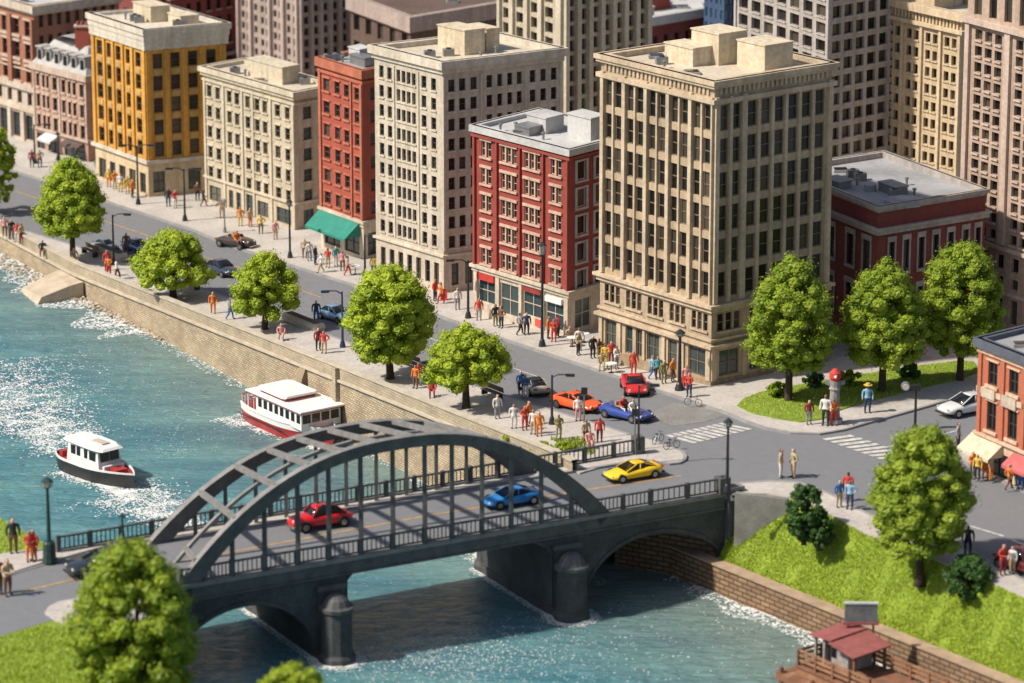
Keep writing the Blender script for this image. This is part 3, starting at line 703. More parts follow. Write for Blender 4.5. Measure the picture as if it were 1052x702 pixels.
B.roof(M['roofcream'], ty2); B.hut(.1, .6, .1, .8, 5, ty2); B.finish(frames=False)
pr = wallmat('rose_stone', (.50, .37, .29), .15); pr2 = wallmat('rose_light', (.58, .45, .37), .1)
B = Building('skyscraper', 'rosy stone skyscraper cut by the right edge of the photo', 'skyscraper',
             (1130, 366), -10, (996, -46), (1230, -30), pr, frame=M['black'], depth=.3)
rw = rows(.80, 13, .0455, .028); cL = [(.06, .11), (.13, .18), (.20, .25), (.35, .40), (.42, .47), (.49, .54), (.66, .71), (.73, .78), (.8, .85)]
B.face('L', ops(cL, rw) + ops(even(9, .02, .98, .5), [(.84, .92), (.10, .13), (.15, .19), (.0, .07)])); B.face('R', ops(even(5, .02, .98, .5), rw))
B.boxes('L', sills(cL, rw, .005, .0), .14, pr2); B.pil('L', [(0, .03), (.28, .32), (.58, .62), (.9, 1)], .22, .82, .25, pr2)
B.band(.815, .83, .4, pr2); B.band(.205, .215, .3, pr2); B.band(.08, .09, .2, pr2); B.band(.97, 1, .5, pr2); B.roof(M['rooflight'], pr2); B.finish(frames=False)
# low buildings glimpsed in the gaps
db = wallmat('dark_brown_stone', (.14, .09, .07), .2)
B = Building('warehouse', 'dark brown warehouse with a grey stone parapet behind the pale office block', 'warehouse',
             (423, 150), 17, (360, -6), (560, -6), db, frame=M['black'], depth=.3)
B.face('L', ops(even(5), rows(.85, 4, .2, .12))); B.face('R', ops(even(9, .03, .97, .5), rows(.78, 4, .2, .13))); B.band(.88, 1, .4, ps); B.roof(db, ps); B.finish(frames=False)
B = Building('warehouse', 'dark red brick warehouse with white trim rising behind the amber block', 'warehouse',
             (178, 100), -8, (110, -30), (252, -22), dr, frame=M['black'], depth=.3)
B.face('L', ops(even(5), rows(.9, 4, .2, .12))); B.face('R', ops(even(7, .03, .97, .45), rows(.86, 5, .17, .10))); B.band(.3, .33, .3, gt); B.band(.93, 1, .4, gt)
B.boxes('R', sills(even(7, .03, .97, .45), rows(.86, 5, .17, .10), .012, .01), .12, gt); B.roof(M['rooflight'], gt); B.finish(frames=False)
B = Building('warehouse', 'low red brick warehouse with white roof edge between the ivory and grey-white skyscrapers', 'warehouse',
             (652, 150), 20, (606, 8), (770, 0), dr, frame=M['black'], depth=.3)
B.face('L', ops(even(4), rows(.85, 4, .2, .12))); B.face('R', ops(even(10, .03, .97, .45), rows(.84, 4, .2, .12))); B.band(.93, 1, .35, M['rooflight'])
B.roof(M['rooflight'], M['rooflight']); B.hut(.2, .5, .3, .5, 1.6, redn); B.hut(.7, .9, .1, .2, 1.2, M['rooflight']); B.finish(frames=False)
bl = wallmat('blue_cladding', (.05, .09, .17), .15)
B = Building('office_block', 'blue glazed office block glimpsed beyond the tan tower roof', 'office block',
             (742, 150), -40, (724, -45), (800, -48), bl, glass=glassmat('blue_glass', (.02, .05, .12), (.06, .12, .22), .1), frame=M['black'], depth=.12)
B.face('L', ops(even(4), rows(.97, 12, .08, .05))); B.face('R', ops(even(12, .01, .99, .75), rows(.97, 12, .08, .05))); B.roof(M['rooflight'], bl); B.finish(frames=False)
B = Building('warehouse', 'brown brick block filling the top of the photo behind the dark brown warehouse', 'warehouse',
             (380, 60), -60, (300, -80), (640, -100), rb, frame=M['black'], depth=.3)
B.face('L', ops(even(6), rows(.93, 7, .13, .07))); B.face('R', ops(even(20), rows(.93, 7, .13, .07))); B.roof(M['rooflight'], gt); B.finish(frames=False)
B = Building('warehouse', 'shadowed brick block behind the far left warehouse', 'warehouse',
             (60, 50), -60, (-60, -90), (300, -100), rb, frame=M['black'], depth=.3)
B.face('L', ops(even(6), rows(.93, 6, .15, .08))); B.face('R', ops(even(14), rows(.93, 6, .15, .08))); B.roof(M['rooflight'], gt); B.finish(frames=False)
B = Building('office_block', 'dark stone block in the gap left of the honey skyscraper', 'office block',
             (890, 150), -60, (780, -90), (1150, -110), ps, frame=M['black'], depth=.3)
B.face('L', ops(even(8), rows(.96, 12, .078, .045))); B.face('R', ops(even(18), rows(.96, 12, .078, .045))); B.roof(M['rooflight'], gt); B.finish(frames=False)
# ================================================================== GROUND, ROADS, RIVER
def zflat(v): return lambda x, y: v
# quay line (outer face of the parapet) in plan
def Gz(px, py, dz): return G(px, py, dz)
qa, qb = G(150, 299, .95), G(550, 456, .95)
qd = (qa - qb).to_2d().normalized()
Qfar = qb.to_2d() + qd * 190; Qnear = G(640, 492, 0).to_2d()
qn = Vector((qd.y, -qd.x))                       # normal; make it point to the river (towards camera)
if qn.y > 0: qn = -qn
def Q(px, py):                                    # point on quay line nearest to the parapet-top pixel
    p = G(px, py, .95).to_2d(); return qb.to_2d() + qd * (p - qb.to_2d()).dot(qd)
abut = G(748, 508, 0).to_2d()
edge_pts = [(752, 509), (787, 509), (815, 514), (839, 523), (865, 537), (890, 550), (950, 573), (1019, 600), (1052, 615), (1160, 662), (1500, 820)]
edge = GP(*edge_pts)
Qp = Q(597, 474) - qn * .3; Qfar = Qfar - qn * .3
land = [Qfar, Qp, Qnear, abut] + edge + [Vector((700, 150)), Vector((700, 1200)), Vector((-600, 1200)), Vector((-600, Qfar.y))]
slab('road', land, 0.0, M['asphalt'], depth=.4)
# far bank body so that nothing is hollow below the street
# pavements
pv = GP((-110, 134), (19, 178), (200, 238), (366, 295), (521, 351), (702, 411), (745, 425), (766, 434), (786, 441), (812, 446), (842, 447), (866, 443), (890, 436), (930, 425), (990, 408), (1130, 366), (1250, 300)) + [Vector((500, 700)), Vector((-300, 900)), Vector((-420, 520))]
slab('pavement', pv, .13, M['pave'], depth=.3)
kb = GP((-110, 204), (0, 231), (77, 254), (139, 274), (215, 300), (292, 329), (420, 377), (560, 421), (650, 449), (684, 459), (694, 462), (701, 466), (704, 470), (703, 474), (697, 477), (688, 478), (676, 477), (664, 474), (664, 468))
slab('pavement', kb + [Qp, Qfar + (kb[0] - Qfar) * 0.02], .13, M['pave'], depth=.3)
slab('pavement', GP((983, 467), (987, 474), (1003, 483), (1052, 506), (1140, 546), (1500, 700), (1600, 480), (1160, 410), (1052, 440), (1000, 459)), .13, M['pave'], depth=.3)
up = GP((748, 499), (790, 496), (820, 497), (850, 508), (890, 529), (940, 547), (1001, 570), (1052, 598), (1160, 644), (1500, 800))
slab('pavement', up + [p for p in edge[::-1]], .13, M['pave'], depth=.3)
# kerb lines
def strip(name, pts, w, dz, m, hgt=.02, **kw):
    mb = MB(); P_ = [p if len(p) == 2 else p for p in pts]; out = []
    dense = []
    for i in range(len(P_) - 1):
        a, b = P_[i], P_[i + 1]; k = max(1, int((b - a).length / 2.0))
        for j in range(k): dense.append(a + (b - a) * (j / k))
    dense.append(P_[-1]); L = []; Rr = []
    for i, p in enumerate(dense):
        d = (dense[min(i + 1, len(dense) - 1)] - dense[max(i - 1, 0)]).normalized(); n = Vector((d.y, -d.x))
        L.append(p + n * w / 2); Rr.append(p - n * w / 2)
    for i in range(len(dense) - 1):
        a, b, c, d = L[i], L[i + 1], Rr[i + 1], Rr[i]; z = lambda q: h(q.x, q.y) + dz
        mb.quad([(q.x, q.y, z(q)) for q in (a, b, c, d)], m)
        if hgt > .03:
            for q, r_ in ((a, b), (c, d)): mb.quad([(q.x, q.y, z(q) - hgt), (r_.x, r_.y, z(r_) - hgt), (r_.x, r_.y, z(r_)), (q.x, q.y, z(q))], m)
            if i == 0 or i == len(dense) - 2:
                q, r_ = (a, d) if i == 0 else (b, c)
                mb.quad([(q.x, q.y, z(q) - hgt), (r_.x, r_.y, z(r_) - hgt), (r_.x, r_.y, z(r_)), (q.x, q.y, z(q))], m)
    return mb.build(name, **kw)
strip('kerb', pv[:15], .26, .15, M['kerb'], .3, kind='structure')
strip('kerb', kb[:18], .26, .15, M['kerb'], .3, kind='structure')
strip('kerb', up, .26, .15, M['kerb'], .3, kind='structure')
strip('kerb', GP((1052, 440), (1000, 459), (983, 467), (987, 474), (1003, 483), (1052, 506), (1140, 546)), .26, .15, M['kerb'], .3, kind='structure')
# paving joints on the pavements (real scored lines as thin strips)
# road lines
strip('centre_line', GP((-40, 178), (20, 198), (157, 244), (240, 273), (330, 306)), .16, .012, M['yline'], kind='structure')
strip('centre_line', GP((380, 325), (470, 358), (560, 390)), .12, .012, M['line'], kind='structure')
for a, b in (((995, 540), (1031, 551)), ((1040, 555), (1075, 569)), ((930, 518), (960, 528))): strip('lane_line', GP(a, b), .22, .012, M['line'], kind='structure')
strip('lane_line', GP((948, 452), (985, 442)), .14, .012, M['line'], kind='structure')
strip('lane_line', GP((900, 462), (930, 455)), .14, .012, M['line'], kind='structure')
# crosswalks
def crosswalk(a0, a1, b0, b1, n, w):
    A0, A1, B0, B1 = GP(a0, a1, b0, b1); mb = MB()
    for i in range(n):
        t = (i + .5) / n; p, q = A0.lerp(A1, t), B0.lerp(B1, t); dd = (A1 - A0).normalized() * w / 2
        mb.quad([(v.x, v.y, h(v.x, v.y) + .032) for v in (p - dd, p + dd, q + dd, q - dd)], M['line'])
    return mb.build('crosswalk', kind='structure')
crosswalk((682, 448), (743, 434.6), (711, 456.5), (775, 441), 9, .40)
crosswalk((843, 450.8), (906, 473), (872, 446.5), (942, 470), 8, .5)
# park island of grass
isl = GP((757, 419), (764, 412), (782, 405), (830, 396), (880, 388), (930, 380), (985, 373), (1000, 374), (1008, 384), (985, 392), (930, 405), (890, 415), (862, 424), (845, 433), (822, 436), (795, 432), (772, 427))
slab('lawn', isl, .20, M['grassbase'], depth=.2)
# rubble/cobble patch
cob = GP((668, 425), (690, 414), (720, 417), (744, 428), (722, 434), (690, 438), (676, 432))
slab('cobbled_patch', cob, .018, brickmat('cobbles', (.30, .29, .27), (.40, .38, .35), (.14, .13, .12), 2.2, .5, .5, .06, 1.0), depth=0)
# river
def water_mat():
    m, nt, b = newmat('river_water')
    tc = N(nt, 'ShaderNodeTexCoord'); mp = N(nt, 'ShaderNodeMapping')
    mp.inputs['Rotation'].default_value = (0, 0, math.atan2(qd.y, qd.x)); mp.inputs['Scale'].default_value = (1, 1, 1)
    nt.links.new(tc.outputs['Object'], mp.inputs['Vector'])
    # ripple lines run roughly left to right
    mp2 = N(nt, 'ShaderNodeMapping'); mp2.inputs['Scale'].default_value = (.75, 2.4, 1); mp2.inputs['Rotation'].default_value = (0, 0, R(-16))
    nt.links.new(tc.outputs['Object'], mp2.inputs['Vector'])
    w1 = N(nt, 'ShaderNodeTexNoise'); w1.inputs['Scale'].default_value = .55; w1.inputs['Detail'].default_value = 8; w1.inputs['Roughness'].default_value = .62; w1.inputs['Distortion'].default_value = .8
    nt.links.new(mp2.outputs[0], w1.inputs['Vector'])
    w2 = N(nt, 'ShaderNodeTexNoise'); w2.inputs['Scale'].default_value = 2.6; w2.inputs['Detail'].default_value = 4
    nt.links.new(mp2.outputs[0], w2.inputs['Vector'])
    ad = N(nt, 'ShaderNodeMath', operation='MULTIPLY_ADD'); ad.inputs[1].default_value = .35
    nt.links.new(w2.outputs['Fac'], ad.inputs[0]); nt.links.new(w1.outputs['Fac'], ad.inputs[2])
    bp = N(nt, 'ShaderNodeBump'); bp.inputs['Strength'].default_value = 1.0; bp.inputs['Distance'].default_value = .7
    nt.links.new(ad.outputs[0], bp.inputs['Height']); nt.links.new(bp.outputs[0], b.inputs['Normal'])
    cn = N(nt, 'ShaderNodeTexNoise'); cn.inputs['Scale'].default_value = .09; cn.inputs['Detail'].default_value = 5
    nt.links.new(mp2.outputs[0], cn.inputs['Vector'])
    r = N(nt, 'ShaderNodeValToRGB'); e = r.color_ramp.elements
    e[0].position = .32; e[0].color = (.045, .18, .24, 1); e[1].position = .68; e[1].color = (.14, .33, .34, 1)
    nt.links.new(cn.outputs['Fac'], r.inputs['Fac'])
    # sandy shallows beside the quay: distance from the quay line, in metres
    vm = N(nt, 'ShaderNodeVectorMath', operation='DOT_PRODUCT'); vm.inputs[1].default_value = (qn.x, qn.y, 0)
    geo = N(nt, 'ShaderNodeNewGeometry'); nt.links.new(geo.outputs['Position'], vm.inputs[0])
    off = Qnear.dot(qn)
    mr = N(nt, 'ShaderNodeMapRange'); mr.inputs['From Min'].default_value = off; mr.inputs['From Max'].default_value = off + 15
    mr.inputs['To Min'].default_value = .55; mr.inputs['To Max'].default_value = 0
    nt.links.new(vm.outputs['Value'], mr.inputs['Value'])
    mx = N(nt, 'ShaderNodeMixRGB'); mx.inputs[2].default_value = (.26, .26, .19, 1)
    nt.links.new(mr.outputs[0], mx.inputs['Fac']); nt.links.new(r.outputs[0], mx.inputs[1])
    # white flecks: foam plus sun glints painted into the colour
    fm = N(nt, 'ShaderNodeTexNoise'); fm.inputs['Scale'].default_value = 1.6; fm.inputs['Detail'].default_value = 10; fm.inputs['Roughness'].default_value = .75
    nt.links.new(mp2.outputs[0], fm.inputs['Vector'])
    fr = N(nt, 'ShaderNodeValToRGB'); fr.color_ramp.elements[0].position = .66; fr.color_ramp.elements[1].position = .72
    nt.links.new(fm.outputs['Fac'], fr.inputs['Fac'])
    m2 = N(nt, 'ShaderNodeMixRGB'); m2.inputs[2].default_value = (.6, .66, .66, 1)
    nt.links.new(fr.outputs[0], m2.inputs['Fac']); nt.links.new(mx.outputs[0], m2.inputs[1])
    nt.links.new(m2.outputs[0], b.inputs['Base Color']); b.inputs['Roughness'].default_value = .14; b.inputs['IOR'].default_value = 1.33
    return m
import numpy as np
def wave(x, y):
    s = np.sin; w_ = .5 * s(x * 1.1 + y * 2.3 + 1.7 * s(y * .31 + x * .17)) + .5 * s(-x * .9 + y * 2.9 + 1.9 * s(x * .43 + 1.3)) + .45 * s(x * 2.3 + y * 1.2 + 2.1 * s(y * .5 - x * .2)) + .3 * s(x * 3.7 - y * 4.3 + 1.5 * s(y * .9)) + .25 * s(x * 5.1 + y * 3.3 + 2 * s(x * 1.1))
    return .045 * w_ * (.65 + .35 * s(x * .13 + 1.1 * s(y * .11)))
X_ = np.concatenate([[-700, -120], np.arange(-85, 62, .36), [120, 700]]); Y_ = np.concatenate([[-200, 150], np.arange(208, 420, .36), [500, 1200]])
GX, GY = np.meshgrid(X_, Y_); GZ = ZW + wave(GX, GY); GZ[:2] = ZW; GZ[-2:] = ZW; GZ[:, :2] = ZW; GZ[:, -2:] = ZW
nx_, ny_ = len(X_), len(Y_); me = bpy.data.meshes.new('river'); idx = np.arange(nx_ * ny_).reshape(ny_, nx_)
fc = np.stack([idx[:-1, :-1], idx[:-1, 1:], idx[1:, 1:], idx[1:, :-1]], -1).reshape(-1, 4)
me.vertices.add(nx_ * ny_); me.vertices.foreach_set('co', np.stack([GX, GY, GZ], -1).reshape(-1).astype('f')); me.loops.add(fc.size); me.loops.foreach_set('vertex_index', fc.reshape(-1).astype('i'))
me.polygons.add(len(fc)); me.polygons.foreach_set('loop_start', np.arange(0, fc.size, 4).astype('i')); me.polygons.foreach_set('use_smooth', np.ones(len(fc), dtype=bool)); me.update(); me.validate()
me.materials.append(water_mat()); o = bpy.data.objects.new('river', me); COL.objects.link(o); o['kind'] = 'structure'
mb = MB(); mb.quad([(-1500, -600, ZW - 1.2), (1500, -600, ZW - 1.2), (1500, 2500, ZW - 1.2), (-1500, 2500, ZW - 1.2)], M['soil'])
mb.build('ground', kind='structure')
# ================================================================== QUAY WALL
root = empty('quay_wall', (qb.x, qb.y, 0), 'long sandy stone quay wall with a parapet beside the river promenade', 'wall')
ub = uu(Qnear.x, Qnear.y)
n_seg = 80; Qw = Q(594, 472); pts = [Qw + (Qfar - Qw) * (i / n_seg) for i in range(n_seg + 1)]
def wallseg(part, o0, o1, zf0, zf1, m):
    """long wall following the quay line between offsets o0,o1 towards the river"""
    mb = MB(); s_ = 0
    for i in range(n_seg):
        a, b = pts[i], pts[i + 1]; L = (b - a).length
        A0, A1, B0, B1 = a + qn * o0, a + qn * o1, b + qn * o0, b + qn * o1
        za0, za1, zb0, zb1 = zf0(a), zf1(a), zf0(b), zf1(b)
        mb.quad([(A1.x, A1.y, za0), (B1.x, B1.y, zb0), (B1.x, B1.y, zb1), (A1.x, A1.y, za1)], m, [(s_, za0), (s_ + L, zb0), (s_ + L, zb1), (s_, za1)])
        mb.quad([(A0.x, A0.y, za0), (B0.x, B0.y, zb0), (B0.x, B0.y, zb1), (A0.x, A0.y, za1)], m, [(s_, za0), (s_ + L, zb0), (s_ + L, zb1), (s_, za1)])
        mb.quad([(A0.x, A0.y, za1), (B0.x, B0.y, zb1), (B1.x, B1.y, zb1), (A1.x, A1.y, za1)], m, [(s_, 0), (s_ + L, 0), (s_ + L, .4), (s_, .4)])
        mb.quad([(A0.x, A0.y, za0), (B0.x, B0.y, zb0), (B1.x, B1.y, zb0), (A1.x, A1.y, za0)], m)
        s_ += L
    return mb.build(part, root)
hh = lambda p: h(p.x, p.y)
wallseg('wall', -.8, 0, lambda p: ZW - 1, lambda p: hh(p) - .25, M['quay'])
wallseg('string_course', -.5, .22, lambda p: hh(p) - .25, lambda p: hh(p) - .08, M['coping'])
wallseg('parapet', -.38, .0, lambda p: hh(p) - .08, lambda p: hh(p) + .82, M['parapet'])
wallseg('coping', -.46, .09, lambda p: hh(p) + .82, lambda p: hh(p) + .96, M['coping'])
for px, py in ((314, 362), (346, 376)):
    p = Q(px, py); mb = MB(); wd = .5 if px < 330 else .28
    if px < 330: 
        mb.loft([[(p + qd * s_ * wd + qn * o).to_3d() + Vector((0, 0, z)) for s_, o in ((-1, -.1), (1, -.1), (1, t), (-1, t))] for z, t in ((ZW - .5, 1.3), (hh(p) - 1.0, .4), (hh(p) - .26, .1))], M['quay'])
    else: mb.box((p + qn * .14).to_3d() + Vector((0, 0, (ZW + hh(p) + .6) / 2)), qd.to_3d() * wd, qn.to_3d() * .16, (0, 0, (hh(p) + 1.1 - ZW) / 2), M['parapet'])
    mb.build('buttress', root)
# sloping concrete ramp block leaning on the wall at far left
p = Q(68, 272); g1 = at(35, 318, ZW); mb = MB()
a0 = p + qd * 3.2; a1 = p - qd * 1.6
top = hh(p) - .35
P3 = lambda v, o, z: (v.x + qn.x * o, v.y + qn.y * o, z)
mb.loft([[P3(a0, .05, ZW - 1), P3(a0, 4.6, ZW - 1), P3(a0, 3.6, ZW + .3), P3(a0, .9, top - .2), P3(a0, .05, top)],
         [P3(a1, .05, ZW - 1), P3(a1, 5.0, ZW - 1), P3(a1, 4.0, ZW + .6), P3(a1, 1.2, top - .15), P3(a1, .05, top)]], M['concrete'])
tag(mb.build('concrete_ramp', org=(p.x, p.y, ZW)), 'sloping sand coloured concrete block leaning on the quay wall at the far left', 'concrete block')
# pebbles and broken stones at the foot of the wall
def rock(mb, c, r, m):
    n = 6; rings = []
    for k, (zz, rr) in enumerate(((-.5, .7), (0, 1), (.5, .75))):
        rings.append([(c[0] + math.cos(2*math.pi*i/n) * r * rr * random.uniform(.75, 1.2), c[1] + math.sin(2*math.pi*i/n) * r * rr * random.uniform(.75, 1.2), c[2] + zz * r) for i in range(n)])
    mb.loft(rings, m)
mb = MB(); rocks = [mat('pale_rock', (.62, .56, .46), .9, .2), mat('tan_rock', (.42, .32, .22), .9, .25)]
pr0 = Q(150, 299)
for i in range(1300):
    t = random.random() * 40 ; p = pr0 - qd * 3 + qd * t; wd = max(.15, t / 13)
    o = random.random() ** 1.6 * min(2.6, wd); pp = p + qn * (o + .1)
    rock(mb, (pp.x, pp.y, ZW + .25 * (1 - o / 2.7) * random.random()), random.uniform(.04, .15), random.choice(rocks))
tag(mb.build('rubble'), kind='stuff', label='pale pebbles and broken stone washed along the foot of the quay wall', cat='rubble')
# ================================================================== RIGHT BANK
zb_ = ztop(at(711, 600, ZW), 570)
print('brick wall top z', zb_)
w0, w1_ = at(711, 600, ZW).to_2d(), at(1040, 736, ZW).to_2d()
wd_ = (w1_ - w0).normalized(); wn = Vector((wd_.y, -wd_.x)); 
if wn.y > 0: wn = -wn
wA, wB = w0 - wd_ * 16, w0 + wd_ * 60
print('quay at bridge', Qnear, 'brick wall start', wA, w0)
root = empty('embankment_wall', (w0.x, w0.y, ZW), 'brown brick embankment wall below the grass slope beside the bridge', 'wall')
def straight(part, A, B, o0, o1, z0, z1, m, root, nrm):
    mb = MB(); L = (B - A).length; d = (B - A).normalized()
    a, b, c, e = A + nrm * o0, B + nrm * o0, B + nrm * o1, A + nrm * o1
    P = lambda v, z: (v.x, v.y, z)
    mb.quad([P(e, z0), P(c, z0), P(c, z1), P(e, z1)], m, [(0, z0), (L, z0), (L, z1), (0, z1)])
    mb.quad([P(b, z0), P(a, z0), P(a, z1), P(b, z1)], m, [(0, z0), (L, z0), (L, z1), (0, z1)])
    mb.quad([P(a, z1), P(e, z1), P(c, z1), P(b, z1)], m, [(0, 0), (0, .5), (L, .5), (L, 0)])
    mb.quad([P(a, z0), P(e, z0), P(e, z1), P(a, z1)], m); mb.quad([P(b, z0), P(c, z0), P(c, z1), P(b, z1)], m)
    return mb.build(part, root)
straight('wall', wA, wB, -.7, 0, ZW - 1, zb_ - .12, M['embank'], root, wn)
straight('coping', wA, wB, -.95, .08, zb_ - .12, zb_, mat('coping_brown', (.42, .30, .2), .85, .25, 1.2, .3), root, wn)
# grass slope between wall top and pavement edge
topline = [v.copy() for v in edge]; mb = MB(); slope_q = []
nn = 60
def along(poly, t):
    Ls = [(poly[i + 1] - poly[i]).length for i in range(len(poly) - 1)]; T = sum(Ls) * t
    for i, L in enumerate(Ls):
        if T <= L or i == len(Ls) - 1: return poly[i].lerp(poly[i + 1], min(1, T / L))
        T -= L
def onwall(p):    # wall point with the same along-wall coordinate
    s_ = (p - w0).dot(wd_); return w0 + wd_ * s_ - wn * .9
tl = [abut] + topline
rowsG = []; DW = (at(806, 513, 0).to_2d() - abut).length
for i in range(nn + 1):
    T = along(tl, i / nn * .93); Bm = onwall(T + (0 * wn))
    col = []
    for k in range(9):
        t = k / 8; q = T.lerp(Bm, t); ss = min(1, (T - abut).length / DW); ztp = .05 - 3.3 * (1 - ss * ss * (3 - 2 * ss)); z = (1 - t) ** 1.15 * (ztp - (zb_ - .05)) + (zb_ - .05) + .05 * noise2(q.x * .5, q.y * .5) * math.sin(math.pi * t)
        col.append((q.x, q.y, z))
    rowsG.append(col)
for i in range(nn):
    for k in range(8): mb.quad([rowsG[i][k], rowsG[i][k + 1], rowsG[i + 1][k + 1], rowsG[i + 1][k]], M['grassbase'])
o = mb.build('grass_slope', smooth=True, kind='structure')
def slope_pt(u, v):
    x = u * nn; i = min(nn - 1, int(x)); f = x - i; y = v * 8; k = min(7, int(y)); g = y - k
    L_ = lambda a, b, t: Vector(a).lerp(Vector(b), t)
    return L_(L_(rowsG[i][k], rowsG[i][k+1], g), L_(rowsG[i+1][k], rowsG[i+1][k+1], g), f)
def blades(mb, p, m, s_=1.0):
    a = random.uniform(0, 6.28); w_ = random.uniform(.025, .05) * s_; hg = random.uniform(.07, .19) * s_; l = Vector((random.uniform(-.12, .12), random.uniform(-.12, .12), hg)) 
    d = Vector((math.cos(a), math.sin(a), 0)) * w_
    mb.quad([p - d, p + d, p + l], m)
mb = MB()
for i in range(62000):
    p = slope_pt(random.random() * .8, random.random())
    if random.random() < .25 + .75 * (noise2(p.x * 1.3, p.y * 1.3) > -.5): blades(mb, p, M['grass'])
tag(mb.build('grass'), kind='stuff', label='bright lime grass on the bank above the brick wall', cat='grass')
# ---- left bank
LBp = [(-700, 430), (-60, 500), (0, 532), (28, 548), (50, 560), (60, 571), (186, 604), (177, 622), (166, 655), (162, 745), (250, 795), (330, 800), (420, 850), (420, 1100), (-700, 1100)]
LB = [at(x, y, 0).to_2d() for x, y in LBp]
slab('left_bank', LB, -.012, M['grassbase'], depth=ZW * -1 + 1, zf=zflat(0))
lr = [at(x, y, 0).to_2d() for x, y in ((-300, 690), (-60, 620), (0, 598), (17, 589), (60, 578), (62, 572), (190, 605), (190, 612), (110, 640), (60, 636), (45, 640), (-60, 672), (-300, 760))]
slab('road', lr, .004, M['asphalt'], depth=0, zf=zflat(0))
lp = [at(x, y, 0).to_2d() for x, y in ((-300, 690), (-60, 616), (0, 594), (30, 584), (62, 574), (60, 566), (30, 566), (0, 571), (-60, 590), (-300, 660))]
slab('pavement', lp, .13, M['pave'], depth=.14, zf=zflat(0))
l2 = [at(x, y, 0).to_2d() for x, y in ((46, 631), (50, 625), (60, 620), (92, 614), (150, 610), (150, 640), (130, 650), (86, 648), (56, 638))]
slab('pavement', l2, .13, M['pave'], depth=.14, zf=zflat(0))
mb = MB()
def inpoly(p, poly):
    c = False; n = len(poly); j = n - 1
    for i in range(n):
        if (poly[i].y > p.y) != (poly[j].y > p.y) and p.x < (poly[j].x - poly[i].x) * (p.y - poly[i].y) / (poly[j].y - poly[i].y) + poly[i].x: c = not c
        j = i
    return c
k = 0
lgrass = [at(x, y, 0).to_2d() for x, y in ((-40, 672), (0, 655), (45, 642), (75, 652), (120, 655), (164, 655), (162, 740), (-40, 740))]
lg2 = [at(x, y, 0).to_2d() for x, y in ((-40, 512), (0, 533), (28, 549), (46, 559), (30, 564), (0, 569), (-40, 580))]
for poly, cnt in ((lgrass, 14000), (lg2, 2500)):
    xs = [p.x for p in poly]; ys = [p.y for p in poly]
    for i in range(cnt):
        p = Vector((random.uniform(min(xs), max(xs)), random.uniform(min(ys), max(ys))))
        if inpoly(p, poly): blades(mb, Vector((p.x, p.y, -.02)), M['grass'], 1.25)
tag(mb.build('grass'), kind='stuff', label='bright lime grass of the left river bank at both ends of the pavement', cat='grass')
mb = MB(); xs = [p.x for p in isl]; ys = [p.y for p in isl]
for i in range(16000):
    p = Vector((random.uniform(min(xs), max(xs)), random.uniform(min(ys), max(ys))))
    if inpoly(p, isl): blades(mb, Vector((p.x, p.y, h(p.x, p.y) + .18)), M['grass'], .9)
tag(mb.build('grass'), kind='stuff', label='grass of the park island under the three tall trees', cat='grass')
# quay planting bed at the bridge head
mb = MB()
for i in range(1500):
    p = G(random.uniform(515, 610), random.uniform(452, 468), .1)
    if (p.to_2d() - Qnear).dot(qn) < -.6 : blades(mb, p, M['leaf2'], 2.2)
tag(mb.build('ground_cover'), kind='stuff', label='low green ground cover beside the parapet at the bridge head', cat='ground cover')
# ================================================================== FOAM AND PAINTED GLITTER
foam_m = mat('foam_glint_white', (.78, .80, .78), .6, .08)
fmb = MB()
def blob(x, y, r, z=None):
    r *= .62
    n = random.choice((5, 6, 7)); a0 = random.random() * 6; st_ = random.uniform(.4, 1.0); an = math.atan2(qd.y, qd.x) + random.uniform(-.5, .5)
    pts_ = []
    for i in range(n):
        t = a0 + 6.283 * i / n; rr = r * random.uniform(.55, 1.25); u, v = math.cos(t) * rr, math.sin(t) * rr * st_
        pts_.append((x + u * math.cos(an) - v * math.sin(an), y + u * math.sin(an) + v * math.cos(an), ZW + .025 + float(wave(x, y)) + random.uniform(0, .02)))
    c = len(fmb.v); fmb.quad(pts_, foam_m)
def fline(A, B, wdt, n, rmin, rmax, side=None, clump=True):
    A, B = Vector(A), Vector(B); d = B - A
    for i in range(n):
        t = random.random(); p = A + d * t; nz = .5 + .5 * noise2(p.x * .55, p.y * .55)
        if clump and random.random() > nz * 1.2: continue
        o = (random.random() ** 1.8) * wdt * (.5 + nz)
        q = p + (side * o if side else Vector((random.gauss(0, wdt), random.gauss(0, wdt))))
        blob(q.x, q.y, random.uniform(rmin, rmax))
ql = lambda px, py: Q(px, py)
fline(Q(640, 490), Q(-40, 232), 1.0, 4600, .04, .18, qn)
fline(Q(150, 299), Q(-40, 232), 3.2, 8000, .05, .26, qn)
fline(w0 - wd_ * 2, w0 + wd_ * 30, 1.6, 4600, .05, .22, wn)
